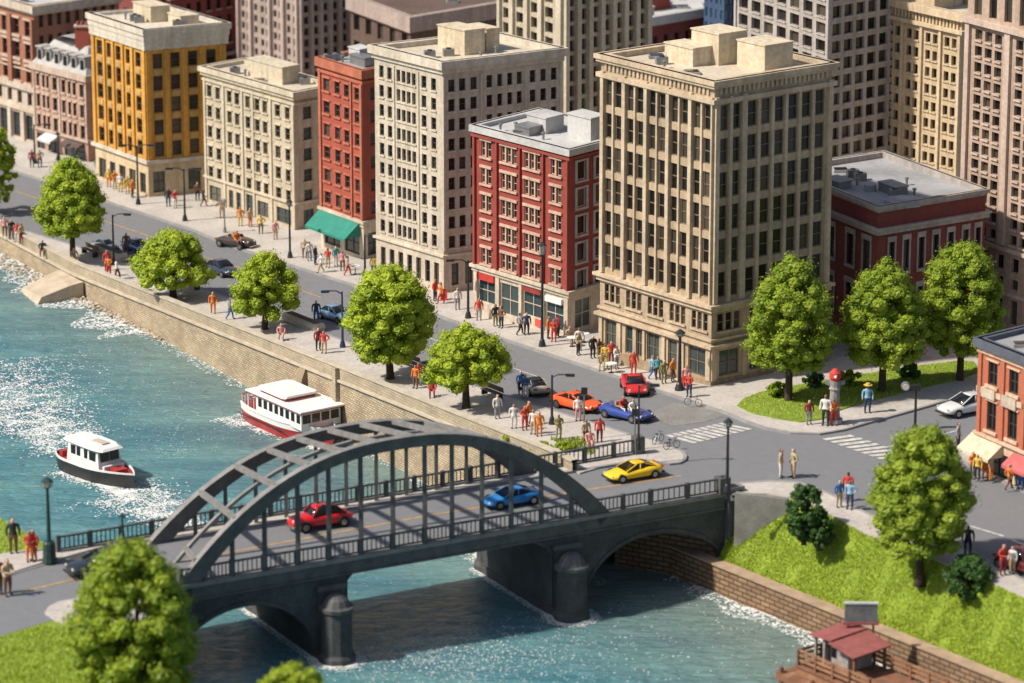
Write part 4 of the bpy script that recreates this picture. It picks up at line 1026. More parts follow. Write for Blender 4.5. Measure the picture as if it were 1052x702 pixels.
# general flecks: white specks standing in for sun glitter
for i in range(3000):
    px, py = random.uniform(0, 900), random.uniform(300, 702); p = at(px, py, ZW)
    if noise2(p.x * .35, p.y * .35) > .1: blob(p.x, p.y, random.uniform(.03, .10))
for i in range(2600):
    px, py = random.gauss(470, 80), random.gauss(675, 20); p = at(px, py, ZW); blob(p.x, p.y, random.uniform(.04, .14))
for i in range(160):
    px, py = random.uniform(620, 830), random.uniform(610, 700); p = at(px, py, ZW); blob(p.x, p.y, random.uniform(.06, .16))
def streak(a, b, wpx, n, r0=.05, r1=.17, pw=.5):
    A, B = at(*a, ZW), at(*b, ZW); d = (B - A)
    sd = Vector((-d.y, d.x, 0)).normalized()
    for i in range(n):
        t = random.random() ** pw; p = A.lerp(B, t) + sd * random.gauss(0, wpx * (1.2 - .8 * t)); 
        if random.random() < .35 + .65 * (noise2(p.x * 1.1, p.y * 1.1) > -.2): blob(p.x, p.y, random.uniform(r0, r1))
streak((-10, 372), (78, 452), 2.8, 6000, .05, .2, pw=1); streak((-20, 395), (66, 468), 2.0, 4500, .05, .2, pw=1)   # wake of the launch
streak((70, 482), (140, 512), .8, 4200, .05, .2, pw=1); streak((120, 508), (200, 545), 1.5, 4200, .05, .2, pw=1); streak((140, 495), (185, 520), .9, 700, pw=1)
streak((0, 430), (60, 450), 2.0, 900, pw=1); streak((66, 476), (130, 508), .5, 2600, .05, .2, pw=1); streak((20, 340), (200, 470), 5.0, 1500, .04, .10, pw=1)
streak((232, 428), (330, 462), .6, 3000, .05, .18, pw=1)     # ferry
# ================================================================== BRIDGE
N0, N1 = at(100, 617, 0).to_2d(), at(749, 506, 0).to_2d()
F0, F1 = at(60, 569, 0).to_2d(), at(664, 466, 0).to_2d()
nd = (N1 - N0).normalized(); fdv = (F1 - F0).normalized()
def Nn(px):   # point on near rail line whose picture column is px
    lo, hi = 0.0, 1.0
    for _ in range(40):
        m = (lo + hi) / 2; p = N0.lerp(N1, m * 1.2 - .1)
        if proj((p.x, p.y, 0))[0] < px: lo = m
        else: hi = m
    return N0.lerp(N1, lo * 1.2 - .1)
def Ff(px):
    lo, hi = 0.0, 1.0
    for _ in range(40):
        m = (lo + hi) / 2; p = F0.lerp(F1, m * 1.2 - .1)
        if proj((p.x, p.y, 0))[0] < px: lo = m
        else: hi = m
    return F0.lerp(F1, lo * 1.2 - .1)
nN = Vector((nd.y, -nd.x)); nN = nN if nN.y < 0 else -nN          # outward normal on the near side
nF = Vector((fdv.y, -fdv.x)); nF = nF if nF.y > 0 else -nF
br = empty('arch_bridge', (Nn(403).x, Nn(403).y, 0), 'grey steel arch bridge carrying the road over the river on two piers', 'bridge')
BM, BD, BT = M['bridge'], M['bridge_dark'], M['bridge_top']
def p3(v, z): return Vector((v.x, v.y, z))
# deck (carriageway + footpath)
mb = MB(); dk_ = [N0, N1, F1, F0]
mb.prism([(p.x, p.y) for p in dk_], -.9, -.004, BD); mb.build('deck', br)
rdp = [at(188, 602, 0).to_2d() + nd * 0, None]
rd = [N0 - nN * .35, N1 - nN * .35, at(700, 476, 0).to_2d(), at(640, 477.5, 0).to_2d(), at(440, 509, 0).to_2d(), at(260, 541, 0).to_2d(), at(110, 562, 0).to_2d()]
slab('road', rd, .006, M['asphalt'], depth=0, zf=zflat(0))
fpth = [at(664, 474, 0).to_2d(), at(640, 477.5, 0).to_2d(), at(440, 509, 0).to_2d(), at(260, 541, 0).to_2d(), at(110, 562, 0).to_2d(), at(60, 576, 0).to_2d(), F0 - nF * .2, F1 - nF * .2]
slab('pavement', fpth, .14, M['pave'], depth=.16, zf=zflat(0))
kk = [at(x, y, 0).to_2d() for x, y in ((660, 474), (640, 477.5), (440, 509), (260, 541), (110, 562), (62, 575), (17, 588.5), (-60, 615))]
mb_ = strip('kerb', kk, .3, .17, M['kerb'], .17, kind='structure')
yl = [at(x, y, 0).to_2d() for x, y in ((20, 609), (96, 590.5))]; strip('centre_line', yl, .2, .018, M['yline'], kind='structure')
yl = [at(x, y, 0).to_2d() for x, y in ((190, 576), (440, 530), (619, 501), (700, 489))]; strip('centre_line', yl, .2, .018, M['yline'], kind='structure')
yl = [at(x, y, 0).to_2d() for x, y in ((628, 502), (700, 490))]
# side girder with ledges
def beam(part, A, B, o0, o1, z0, z1, m, nrm):
    mb = MB(); c = (A + B) / 2 + nrm * (o0 + o1) / 2; d = (B - A)
    mb.box((c.x, c.y, (z0 + z1) / 2), p3(d / 2, 0), p3(nrm * (o1 - o0) / 2, 0), (0, 0, (z1 - z0) / 2), m); return mb.build(part, br)
Nl = Nn(150); Nr_ = Nn(744)
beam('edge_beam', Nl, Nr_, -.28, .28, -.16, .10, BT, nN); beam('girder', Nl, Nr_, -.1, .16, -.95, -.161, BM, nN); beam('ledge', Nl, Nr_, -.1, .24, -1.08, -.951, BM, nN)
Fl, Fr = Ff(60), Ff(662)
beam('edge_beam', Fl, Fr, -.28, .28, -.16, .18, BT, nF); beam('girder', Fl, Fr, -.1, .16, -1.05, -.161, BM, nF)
for t in range(1, 14):
    a = Nn(190 + t * 26); b = a + (F0 - N0) * .9
    if t % 2 == 0: pass
# railings
def railing(A, B, n, name='railing', z0=.1, hgt=.98, parent=None, nb=7, posts=True, skip_first=False):
    d = (B - A) / n
    for i in range(n):
        mb = MB(); p, q = A + d * i, A + d * (i + 1)
        mb.bar(p3(p, z0 + hgt), p3(q, z0 + hgt), .17, BM, .11); mb.bar(p3(p, z0 + .14), p3(q, z0 + .14), .10, BM, .09)
        for k in range(nb):
            r_ = p + d * ((k + .5) / nb); mb.bar(p3(r_, z0 + .14), p3(r_, z0 + hgt - .05), .075, BM)
        mb.build(name, parent)
    for i in range(n + 1):
        if skip_first and i == 0: continue
        p = A + d * i; mb = MB(); mb.box((p.x, p.y, z0 + (hgt + .1) / 2), p3(d.normalized() * .13, 0), p3(nN * .13, 0), (0, 0, (hgt + .14) / 2), BM); mb.build('post', parent)
hang = [238, 271, 305, 337, 370, 403, 436, 464, 495, 525, 556, 587]
seq = [186, 211] + hang + [612, 640, 668, 706, 742]
for i in range(len(seq) - 1): railing(Nn(seq[i]), Nn(seq[i + 1]), 1, parent=br, skip_first=i > 0)
railing(Ff(60), Ff(125), 2, parent=br, z0=.16); railing(Ff(125), Ff(540), 14, parent=br, z0=.16, skip_first=True); railing(Ff(540), Ff(660), 4, parent=br, z0=.16, skip_first=True)
# arch ribs
def rib(name, P0, P1, rise, wid, dep, m, mtop, ex=2.3, k=48, z0=0.0, dend=1.5):
    """P0,P1 plan feet; returns function t-> top point"""
    d = P1 - P0; dn = d.normalized(); sd = Vector((dn.y, -dn.x))
    def top(t):
        s_ = abs(2 * t - 1); return p3(P0 + d * t, z0 + rise * (1 - s_ ** ex))
    rings = []
    for i in range(k + 1):
        # denser near the feet
        t = .5 - .5 * math.cos(math.pi * i / k)
        a = top(t); e = 1e-3; tg = (top(min(1, t + e)) - top(max(0, t - e))).normalized(); nr = Vector((-tg.z * dn.x, -tg.z * dn.y, tg.x * dn.x + tg.y * dn.y))
        dp = dep * (1 + (dend - 1) * abs(2 * t - 1) ** 3); w2 = p3(sd * wid / 2, 0)
        b = a - nr * dp
        if i in (0, k): b = a - Vector((0, 0, .0)) + p3(dn * (dp * (1 if i == 0 else -1)), 0)
        rings.append([a - w2, a + w2, b + w2, b - w2])
    mb = MB(); n = len(rings)
    for i in range(n - 1):
        A, B_ = rings[i], rings[i + 1]
        for j, mm in ((0, mtop), (1, m), (2, m), (3, m)):  # rib top takes the paler tone, coloured as if lit from above
            mb.quad([A[j], A[(j + 1) % 4], B_[(j + 1) % 4], B_[j]], mm)
    # lip flange along the top
    for i in range(n - 1):
        A, B_ = rings[i], rings[i + 1]
    mb.build(name, br); return top
Nf0, Nf1 = Nn(181) - nN * .1, Nn(627) - nN * .1
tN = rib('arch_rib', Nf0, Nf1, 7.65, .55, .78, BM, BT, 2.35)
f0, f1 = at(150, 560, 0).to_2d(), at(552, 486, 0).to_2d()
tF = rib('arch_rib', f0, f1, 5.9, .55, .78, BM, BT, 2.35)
m0, m1 = (f0 + Nf0) / 2 + nd * .9, (f1 + Nf1) / 2
tM = rib('brace_rib', m0, m1, 6.4, .26, .22, BT, BT, 2.35, dend=1)
def t_at(top, px):
    lo, hi = 0, 1
    for _ in range(40):
        m = (lo + hi) / 2
        if proj(top(m))[0] < px: lo = m
        else: hi = m
    return lo
for px in hang:
    t = t_at(tN, px); a = tN(t); mb = MB(); mb.bar((a.x, a.y, .05), (a.x, a.y, a.z - .7), .31, BM); mb.build('hanger', br)
for i, px in enumerate(range(200, 545, 31)):
    t = t_at(tF, px); a = tF(t)
    if a.z > 1.6: mb = MB(); mb.bar((a.x, a.y, .05), (a.x, a.y, a.z - .7), .25, BM); mb.build('hanger', br)
# cross struts
for pa in (206, 243, 275, 305, 337, 370, 403, 436, 468, 500):
    ta = t_at(tF, pa); a = tF(ta); tb = min(.97, ta); b = tN(tb)
    mb = MB(); mb.bar(a + Vector((0, 0, -.13)), b + Vector((0, 0, -.13)), .36, BT, .3); mb.build('cross_strut', br)
mb = MB(); mb.bar(tM(.03) , tN(.045), .3, BT, .26); mb.build('cross_strut', br)
# ---- masonry: spandrel walls with arched openings, barrel under the whole width
wid_ = (F0 - N0).dot(-nN)
def spandrel(part, pxs, zs, A_off, zt=-1.081, m=BD):
    """arch band extruded from the near side to the far side. pxs: picture columns along near line; zs soffit height at each"""
    mb = MB(); P = [Nn(x) for x in pxs]; acr = (Ff(360) - Nn(403)); 
    acr = -nN * (wid_ - .5)
    for i in range(len(P) - 1):
        a, b = P[i] + nN * .04, P[i + 1] + nN * .04; za, zb2 = zs[i], zs[i + 1]
        mb.quad([p3(a, za), p3(b, zb2), p3(b, zt), p3(a, zt)], m, [(a.x, za), (b.x, zb2), (b.x, zt), (a.x, zt)])
        mb.quad([p3(a + acr, za), p3(b + acr, zb2), p3(b + acr, zt), p3(a + acr, zt)], m)
        mb.quad([p3(a, za), p3(b, zb2), p3(b + acr, zb2), p3(a + acr, za)], m)
    for q, z in ((P[0] + nN * .04, zs[0]), (P[-1] + nN * .04, zs[-1])): mb.quad([p3(q, z), p3(q + acr, z), p3(q + acr, zt), p3(q, zt)], m)
    mb.build(part, br)
    # arch ring moulding
    mb = MB()
    for i in range(len(P) - 1):
        a, b = P[i] + nN * .04, P[i + 1] + nN * .04
        if max(zs[i], zs[i + 1]) > ZW + .3: mb.quad([p3(a + nN * .08, zs[i]), p3(b + nN * .08, zs[i+1]), p3(b + nN * .08, min(zt, zs[i+1] + .32)), p3(a + nN * .08, min(zt, zs[i] + .32))], m); mb.quad([p3(a + nN * .08, zs[i]), p3(b + nN * .08, zs[i+1]), p3(b, zs[i+1]), p3(a, zs[i])], m); mb.quad([p3(a + nN * .08, min(zt, zs[i] + .32)), p3(b + nN * .08, min(zt, zs[i+1] + .32)), p3(b, min(zt, zs[i+1] + .32)), p3(a, min(zt, zs[i] + .32))], m)
    mb.build('arch_ring', br)
def arc(x0, x1, zs0, zs1, zc, n=16):
    xs, zz = [], []
    for i in range(n + 1):
        t = i / n; s_ = 2 * t - 1; base = zs0 + (zs1 - zs0) * t
        xs.append(x0 + (x1 - x0) * t); zz.append(base + (zc - base) * math.sqrt(max(0, 1 - s_ * s_)))
    return xs, zz
xa, za = arc(597, 745, ZW - .3, ZW + 1.2, -2.05, 22)
# right arch spandrel; haunch left of pier 2 too
hx = [535, 548, 558, 566]; hz = [-1.09, -1.2, -1.6, -2.2]
spandrel('spandrel', hx + [567, 596.9] + xa[0:] + [746], hz + [ZW - 1, ZW - 1] + za + [ZW], 0)
xb, zb3 = arc(176, 325, ZW + .6, ZW - .3, -2.1, 22)
spandrel('spandrel', [150, 175.9] + xb + [325.1, 355, 356, 359, 362], [ZW, ZW] + zb3 + [ZW - 1, ZW - 1, -1.5, -1.3, -1.09], 0)
# piers
def pier(px, pxw):
    c = Nn(px); w2 = (Nn(px + pxw) - Nn(px - pxw)).length / 2
    ac = -nN
    mb = MB(); A = c + nN * .3; B_ = c + ac * (wid_ + .6)
    ct_ = (A + B_) / 2; mb.box((ct_.x, ct_.y, (ZW - 1 - 1.9) / 2), p3(nd * w2 * .86, 0), p3((B_ - A) / 2, 0), (0, 0, (-1.9 - ZW + 1) / 2), BD)
    mb.box((ct_.x, ct_.y, -1.75), p3(nd * w2 * .98, 0), p3((B_ - A) / 2 + nN * -.1, 0), (0, 0, .16), BM)
    mb.box((ct_.x, ct_.y, ZW + .28), p3(nd * w2 * 1.02, 0), p3((B_ - A) / 2 + nN * -.1, 0), (0, 0, .3), BD)
    mb.build('pier', br)
    for sgn, e in ((1, c + nN * .9), (-1, c + ac * (wid_ + 1.0))):
        mb = MB(); n = 12
        def rg(r, z): return [(e.x + math.cos(2*math.pi*(i+.5)/n) * r, e.y + math.sin(2*math.pi*(i+.5)/n) * r, z) for i in range(n)]
        mb.loft([rg(w2 * 1.18, ZW - 1), rg(w2 * 1.18, ZW + .35), rg(w2 * 1.0, ZW + .6), rg(w2 * .97, -3.1)], BD)
        mb.build('cutwater', br)
        mb = MB(); mb.loft([rg(w2 * 1.10, -3.1), rg(w2 * 1.13, -2.85), rg(w2 * .9, -2.75), rg(w2 * .72, -2.35), rg(w2 * .45, -2.08), rg(w2 * .1, -2.0)], BM); mb.build('cap', br)
    for i in range(2600):
        t = random.random(); sd = random.choice((-1, 1)); p = A.lerp(B_, t * 1.08) + nd * sd * (w2 + .15 + random.random() ** 2 * .5); blob(p.x, p.y, random.uniform(.04, .14))
    for i in range(1500):
        a = random.uniform(0, 6.28); r_ = w2 * 1.2 + random.random() ** 2 * .7; p = c + nN * .9; blob(p.x + math.cos(a) * r_, p.y + math.sin(a) * r_, random.uniform(.04, .14))
pier(581, 14.5); pier(339, 15)
# foam behind pier 2
streak((462, 545), (500, 578), 1.1, 2600, pw=1)
# abutments and wing wall on the right
mb = MB(); c = Nn(752); mb.box((c.x, c.y, -2.2), p3(nd * .55, 0), p3(nN * .5, 0), (0, 0, 2.5), BM); mb.box((c.x, c.y, .38), p3(nd * .66, 0), p3(nN * .6, 0), (0, 0, .1), BT); mb.build('end_pillar', br)
M['wing'] = mat('wing_wall_concrete', (.22, .215, .19), .8, .3, .8, .3); mb = MB(); a = abut + (abut - Qnear).normalized() * .35 + nN * .35; b = at(808, 514.5, 0).to_2d() + nN * .2
c = (a + b) / 2; dv = (b - a); nv = Vector((dv.y, -dv.x)).normalized()
mb.loft([[p3(a - nv * .22, -5), p3(a + nv * .22, -5), p3(a + nv * .22, .30), p3(a - nv * .22, .30)], [p3(b - nv * .22, -3.0), p3(b + nv * .22, -3.0), p3(b + nv * .22, .20), p3(b - nv * .22, .20)]], M['wing'])
mb.build('wing_wall', br)
mb = MB(); c = Nn(742); mb.box((c.x, c.y, .65), p3(nd * .42, 0), p3(nN * .42, 0), (0, 0, .55), BM); mb.build('pedestal', br)
mb = MB(); c = Ff(655); mb.box((c.x, c.y, .75), p3(nd * .35, 0), p3(nN * .35, 0), (0, 0, .65), BM); mb.build('pedestal', br)
# bank wall that closes the land side under the bridge
root = empty('retaining_wall', (Qnear.x, Qnear.y, ZW), 'dark brick retaining wall under the right arch of the bridge', 'wall')
straight('wall', Qnear + qd * 1.0, Nn(747) + nN * .2, -.5, 0, ZW - 1, -.95, M['embank'], root, -Vector(((Nn(747) - Qnear).y, -(Nn(747) - Qnear).x)).normalized() if Vector(((Nn(747) - Qnear).y, -(Nn(747) - Qnear).x)).y > 0 else Vector(((Nn(747) - Qnear).y, -(Nn(747) - Qnear).x)).normalized())
tag(fmb.build('foam'), kind='stuff', label='white foam along walls, piers and boat wakes, with flecks painted as sun glitter', cat='foam')
# ================================================================== TREES
def rnd_dir():
    while 1:
        v = Vector((random.uniform(-1, 1), random.uniform(-1, 1), random.uniform(-1, 1)))
        if .05 < v.length < 1: return v.normalized()
def tree(name, foot, top, crown_bot, wpx, shape, leaf, label, cat='tree', group=None, clumps=80, ls=.15, per=85, base=None, dz=.15):
    g = G(foot[0], foot[1], dz) if base is None else base
    zt = ztop(g, top); zb = ztop(g, crown_bot); dist = (g - CAM).length; rad = wpx / 2 * dist / FPX
    H_ = zt - g.z; ch = zt - zb
    root = empty(name, g, label, cat, group)
    ctr = Vector((0, 0, zb - g.z + ch * .5)); cz0 = zb - g.z
    def prof(t):         # radius factor at height fraction t of the crown
        if shape == 'cone': return max(0.05, (1 - t ** 2.5) ** .72 * (1.0 if t > .22 else .74 + t * 1.2)) * 1.0
        if shape == 'round': return max(.05, math.sqrt(max(0, 1 - (t * 2 - .75) ** 2 / 1.6)) if t > .37 else .74 + t * .7)
        if shape == 'umbrella': return max(.05, (1 - t ** 2.3) ** .62) * (1 if t > .15 else .85)
        return max(.05, math.sqrt(max(0, 1 - (2 * t - 1) ** 2)))
    cl = []; cr_ = rad * .175; clumps = int(clumps * (1.35 if shape == 'umbrella' else 1.75)); rmin = cr_
    tries = 0
    while len(cl) < clumps and tries < 9000:
        tries += 1
        t = random.random() ** (1.25 if shape in ('cone',) else 1.0); a = random.uniform(0, 6.283); q = random.random()
        rr = rad * prof(t) * (.90 if q < .72 else random.uniform(.2, .75)) * random.uniform(.74 if shape == 'umbrella' else .82, 1.08) - cr_ * .35
        p = Vector((math.cos(a) * rr, math.sin(a) * rr, cz0 + cr_ * .5 + t * (ch - cr_ * 1.3)))
        r_ = cr_ * random.uniform(.75, 1.3)
        if all((p - o).length > rmin * .95 for o, _ in cl): cl.append((p, r_))
    # trunk and limbs
    mb = MB(); tw = max(.12, rad * .075); lean = Vector((random.uniform(-.25, .25), random.uniform(-.2, .2), 0)) * (rad * .25)
    zc = cz0 + ch * .18
    tp = [Vector((0, 0, -.25)), Vector((0, 0, .15)), lean * .4 + Vector((0, 0, zc * .6)), lean + Vector((0, 0, zc)), lean * 1.1 + Vector((0, 0, cz0 + ch * .72))]
    mb.tube(tp, [tw * 1.7, tw * 1.15, tw * .95, tw * .85, tw * .25], M['trunk'], 9)
    for i in range(9):
        p, r_ = random.choice(cl); st_ = lean + Vector((0, 0, zc + random.uniform(-.1, .3) * ch)) ; st_.z = min(st_.z, p.z - .2)
        mid = st_.lerp(p, .5) + Vector((0, 0, .15 * rad)); mb.tube([st_, mid, p], [tw * .45, tw * .3, tw * .12], M['trunk'], 6)
    mb.build('trunk', root, org=(0, 0, 0), smooth=True)
    mb = MB()
    for p, r_ in cl:
        n = int(per * (r_ / cr_) ** 2); sq = random.uniform(.7, .95); rk_ = []
        for k_, (zz, rr) in enumerate(((-.98, .15), (-.6, .8), (0, 1), (.6, .8), (.98, .15))):
            rk_.append([p + Vector((math.cos(.785*j+k_*.4)*rr, math.sin(.785*j+k_*.4)*rr, zz*sq)) * r_ * .80 * random.uniform(.9, 1.08) for j in range(8)])
        mb.loft(rk_, leaf)
        for _ in range(n):
            d = rnd_dir()
            if d.z < -.35 and random.random() < .7: d.z = -d.z
            q = p + Vector((d.x, d.y, d.z * sq)) * r_ * (random.uniform(.80, 1.18) if random.random() < .8 else random.uniform(1.1, 1.5))
            nr = (d + rnd_dir() * .6).normalized(); a = nr.cross(rnd_dir()).normalized(); b = nr.cross(a); s_ = ls * random.uniform(.6, 1.25)
            mb.quad([q - a * s_ * .55, q - b * s_ * .38 , q + a * s_ * .6, q + b * s_ * .38], leaf)
    mb.build('crown', root, org=(0, 0, 0)); return root
gt_ = 'trees along the river promenade'
tree('street_tree', (-4, 218), 128, 210, 48, 'round', M['leaf1'], 'leafy green tree on the promenade, cut by the left edge of the photo', group=gt_)
tree('street_tree', (75, 268), 158, 240, 76, 'cone', M['leaf1'], 'dense egg-shaped bright green tree across the road from the pink townhouse', group=gt_, clumps=95)
tree('street_tree', (178, 306), 234, 294, 90, 'umbrella', M['leaf1'], 'wide low-crowned bright tree on the promenade, right of the egg-shaped tree', group=gt_, clumps=85)
tree('street_tree', (272, 338), 257, 322, 82, 'umbrella', M['leaf1'], 'small spreading bright green tree on the promenade opposite the rust red townhouse', group=gt_, clumps=80)
tree('street_tree', (401, 389), 271, 366, 98, 'round', M['leaf1'], 'tallest promenade tree, with ragged crown in front of the pale office block', group=gt_, clumps=105)
tree('street_tree', (479, 419), 330, 396, 98, 'umbrella', M['leaf1'], 'low round bright promenade tree nearest the bridge arch', group=gt_, clumps=95)
gp = 'tall trees in the park island'
tree('park_tree', (810, 412), 259, 376, 98, 'cone', M['leaf4'], 'tall egg-shaped park tree right beside the tan tower corner', group=gp, clumps=110, per=90)
tree('park_tree', (906, 402), 262, 371, 98, 'cone', M['leaf4'], 'middle egg-shaped park tree in front of the dark red hall corner', group=gp, clumps=110, per=90)
tree('park_tree', (986, 390), 249, 363, 92, 'round', M['leaf4'], 'park tree above the silver car at the right end of the grass island', group=gp, clumps=105, per=90)
tree('bank_tree', (945, 598), 437, 566, 108, 'round', M['leaf2'], 'large leafy tree standing on the grass bank above the brick wall', clumps=115, per=90, dz=-1.3)
tree('foreground_tree', (140, 745), 553, 745, 136, 'round', M['leaf4'], 'large blurred dark green tree in the foreground beside the bridge end', clumps=120, per=90, ls=.19, base=at(140, 742, -1.0))
tree('foreground_tree', (302, 790), 681, 770, 84, 'round', M['leaf1'], 'top of a bright blurred tree poking up at the bottom edge of the photo', base=at(302, 800, -.5), clumps=70)
tree('shrub', (826, 556), 497, 557, 44, 'oval', M['leaf3'], 'tall dark green shrub at the upper left of the grass bank', cat='shrub', clumps=45, ls=.18, base=at(826, 556, -1.0))
tree('shrub', (842, 562), 529, 563, 32, 'oval', M['leaf3'], 'small dark shrub leaning against the tall dark shrub', cat='shrub', clumps=28, ls=.16, base=at(842, 562, -1.2))
tree('shrub', (995, 613), 571, 615, 54, 'oval', M['leaf3'], 'round dark green shrub on the grass bank right of the large tree', cat='shrub', clumps=45, ls=.18, base=at(995, 613, -1.2))
for x, y, w_, lb in ((800, 408, 26, 'low leafy shrub at the foot of the first park tree'), (835, 398, 24, 'low dark shrub between the first and middle park trees'), (872, 396, 26, 'low shrub left of the middle park tree trunk'), (935, 388, 28, 'low shrub right of the middle park tree trunk')):
    tree('shrub', (x, y), y - 15, y, w_, 'oval', M['leaf3'] if w_ != 26 else M['leaf4'], lb, cat='shrub', clumps=16, ls=.16, group='low shrubs in the park island')
for x, y, w_, lb in ((555, 463, 24, 'green bush in the planting bed beside the bridge head'), (526, 455, 20, 'pale green bush hugging the parapet left of the bridge head'), (582, 463, 22, 'small flat bush by the far bridge railing')):
    tree('shrub', (x, y), y - 9, y, w_, 'oval', M['leaf1'], lb, cat='shrub', clumps=14, ls=.16, group='bushes at the bridge head')
# ================================================================== STREET LAMPS
def disc(mb, c, r, z0, z1, m, n=10, r1=None): mb.tube([(c[0], c[1], z0), (c[0], c[1], z1)], [r, r if r1 is None else r1], m, n)
def lamp(foot, top, style, label, m=None, dz=.13, g=None, grp='street lamps', k=1.0, side=1, z=None):
    p = G(foot[0], foot[1], dz) if z is None else at(foot[0], foot[1], z)
    Hh = ztop(p, top) - p.z; root = empty('street_lamp', p, label, 'street lamp', grp); m = m or M['black']
    mb = MB(); r = .085 * k
    mb.tube([(0, 0, 0), (0, 0, .12), (0, 0, .5), (0, 0, .62), (0, 0, Hh * .5), (0, 0, Hh * (.86 if style == 'lantern' else .97))], [.24 * k, .24 * k, .16 * k, r * 1.2, r, r * .8], m, 10)
    mb.build('pole', root, org=(0, 0, 0), smooth=False)
    if style == 'lantern':
        z0 = Hh * .86; mb = MB(); mb.tube([(0, 0, z0), (0, 0, z0 + .12)], [.1, .2 * k], m, 6); mb.tube([(0, 0, Hh - .32), (0, 0, Hh - .12), (0, 0, Hh)], [.30 * k, .14 * k, .02], m, 6)
        for i in range(6): a = 6.283 * i / 6; mb.bar((.2 * k * math.cos(a), .2 * k * math.sin(a), z0 + .1), (.26 * k * math.cos(a), .26 * k * math.sin(a), Hh - .3), .035, m)
        mb.build('lantern_frame', root, org=(0, 0, 0)); mb = MB(); mb.tube([(0, 0, z0 + .12), (0, 0, Hh - .32)], [.17 * k, .23 * k], M['lampglass'], 6); mb.build('lamp_glass', root, org=(0, 0, 0))
    else:
        arms = [1] if style == 'arm' else [1, -1]
        if style == 'armleft': arms = [-1]
        for sg in arms:
            d = Vector((sg * .97, -.1, 0)); L = 1.15 * k; mb = MB()
            mb.tube([Vector((0, 0, Hh * .93)), d * L * .4 + Vector((0, 0, Hh * .985)), d * L + Vector((0, 0, Hh * .99))], [.06, .05, .05], m, 6); mb.build('arm', root, org=(0, 0, 0))
            mb = MB(); c = d * (L + .2) + Vector((0, 0, Hh * .98)); mb.box(c, d * .34, (0, .13, 0), (0, 0, .08), m); mb.box(c - Vector((0, 0, .10)), d * .24, (0, .09, 0), (0, 0, .02), M['lampglass']); mb.build('lamp_head', root, org=(0, 0, 0))
    return root
lamp((747, 506), 429, 'lantern', 'tall black lantern lamp on the pedestal at the right end of the bridge', z=1.2, k=1.15)
lamp((51, 577), 490, 'lantern', 'dark green lantern lamp with a stout base at the left end of the bridge', M['darkgreen'], z=.13, k=1.5)
mb = MB(); p = at(51, 577, .13); mb.tube([p, p + Vector((0, 0, .25)), p + Vector((0, 0, 1.25)), p + Vector((0, 0, 1.4))], [.5, .44, .40, .3], M['darkgreen'], 10); tag(mb.build('lamp_plinth', org=p), 'squat dark green plinth under the left bridge lamp', 'plinth')
lamp((126, 556), 527, 'lantern', 'short dark lantern standing on the far bridge railing', M['darkgreen'], z=.3, k=.8)
lamp((656, 462), 394, 'arm', 'thin dark lamp post at the right end of the far bridge railing', z=1.2, k=.8)
lamp((142, 210), 148, 'twin', 'dark lamp post before the arched corner of the amber block')
lamp((190, 227), 172, 'twin', 'black double-headed lamp between the amber and cream blocks')
lamp((298, 265), 204, 'lantern', 'black lantern lamp before the cream block near the teal awning')
lamp((375, 284), 240, 'arm', 'short dark lamp right of the teal awning')
lamp((481, 327), 266, 'armleft', 'black lamp post by the left end of the red brick shops', k=1.1)
lamp((557, 356), 248, 'lantern', 'very tall black pole in front of the red brick shops', k=1.2)
lamp((698, 401), 338, 'lantern', 'thick dark pole before the door of the tan tower', k=1.5)
lamp((117, 272), 219, 'arm', 'promenade lamp with one arm beside the egg-shaped tree')
lamp((352, 357), 298, 'armleft', 'dark blue promenade lamp with an arm, left of the tallest promenade tree', mat('navy_iron', (.02, .035, .09), .4))
lamp((567, 436), 384, 'arm', 'promenade lamp with an arm beside the orange car')
lamp((36, 168), 127, 'arm', 'faint dark lamp before the far left warehouse')
lamp((60, 165), 135, 'lantern', 'small lamp post in front of the pink townhouse')
lamp((231, 239), 204, 'lantern', 'thin pale lamp beside the old black car', M['metal'], k=.7)
# traffic signal pole
p = G(940, 441, .13); r_ = empty('traffic_signal', p, 'dark signal pole with a round lamp and box head by the park island kerb', 'traffic signal'); Hh = ztop(p, 399) - p.z
mb = MB(); mb.tube([(0, 0, 0), (0, 0, .3), (0, 0, .35), (0, 0, Hh)], [.2, .18, .1, .09], M['black'], 8); mb.build('pole', r_, org=(0, 0, 0))
mb = MB(); mb.box((-.25, 0, Hh + .05), (.55, 0, 0), (0, .18, 0), (0, 0, .2), M['black']); mb.build('signal_head', r_, org=(0, 0, 0))
mb = MB(); mb.tube([(-.75, .1, Hh + .15), (-.75, -.22, Hh + .15)], [.34, .30], M['metal'], 12); mb.tube([(-.75, -.221, Hh + .15), (-.75, -.25, Hh + .15)], [.24, .22], M['lampglass'], 12); mb.build('round_lamp', r_, org=(0, 0, 0))
for x, y, t_, lb in ((600, 452, 398, 'thin bare metal pole on the promenade right of the orange car'), (652, 462, 420, 'thin grey sign pole by the bridge head railing')):
    p = G(x, y, .13); r_ = empty('sign_pole', p, lb, 'pole', 'thin poles by the bridge head'); Hh = ztop(p, t_) - p.z
    mb = MB(); mb.tube([(0, 0, 0), (0, 0, Hh)], [.06, .05], M['metal'], 8); mb.build('pole', r_, org=(0, 0, 0)); mb = MB(); mb.box((0, -.07, Hh - .25), (.22, 0, 0), (0, .02, 0), (0, 0, .25), M['black']); mb.build('sign_plate', r_, org=(0, 0, 0))
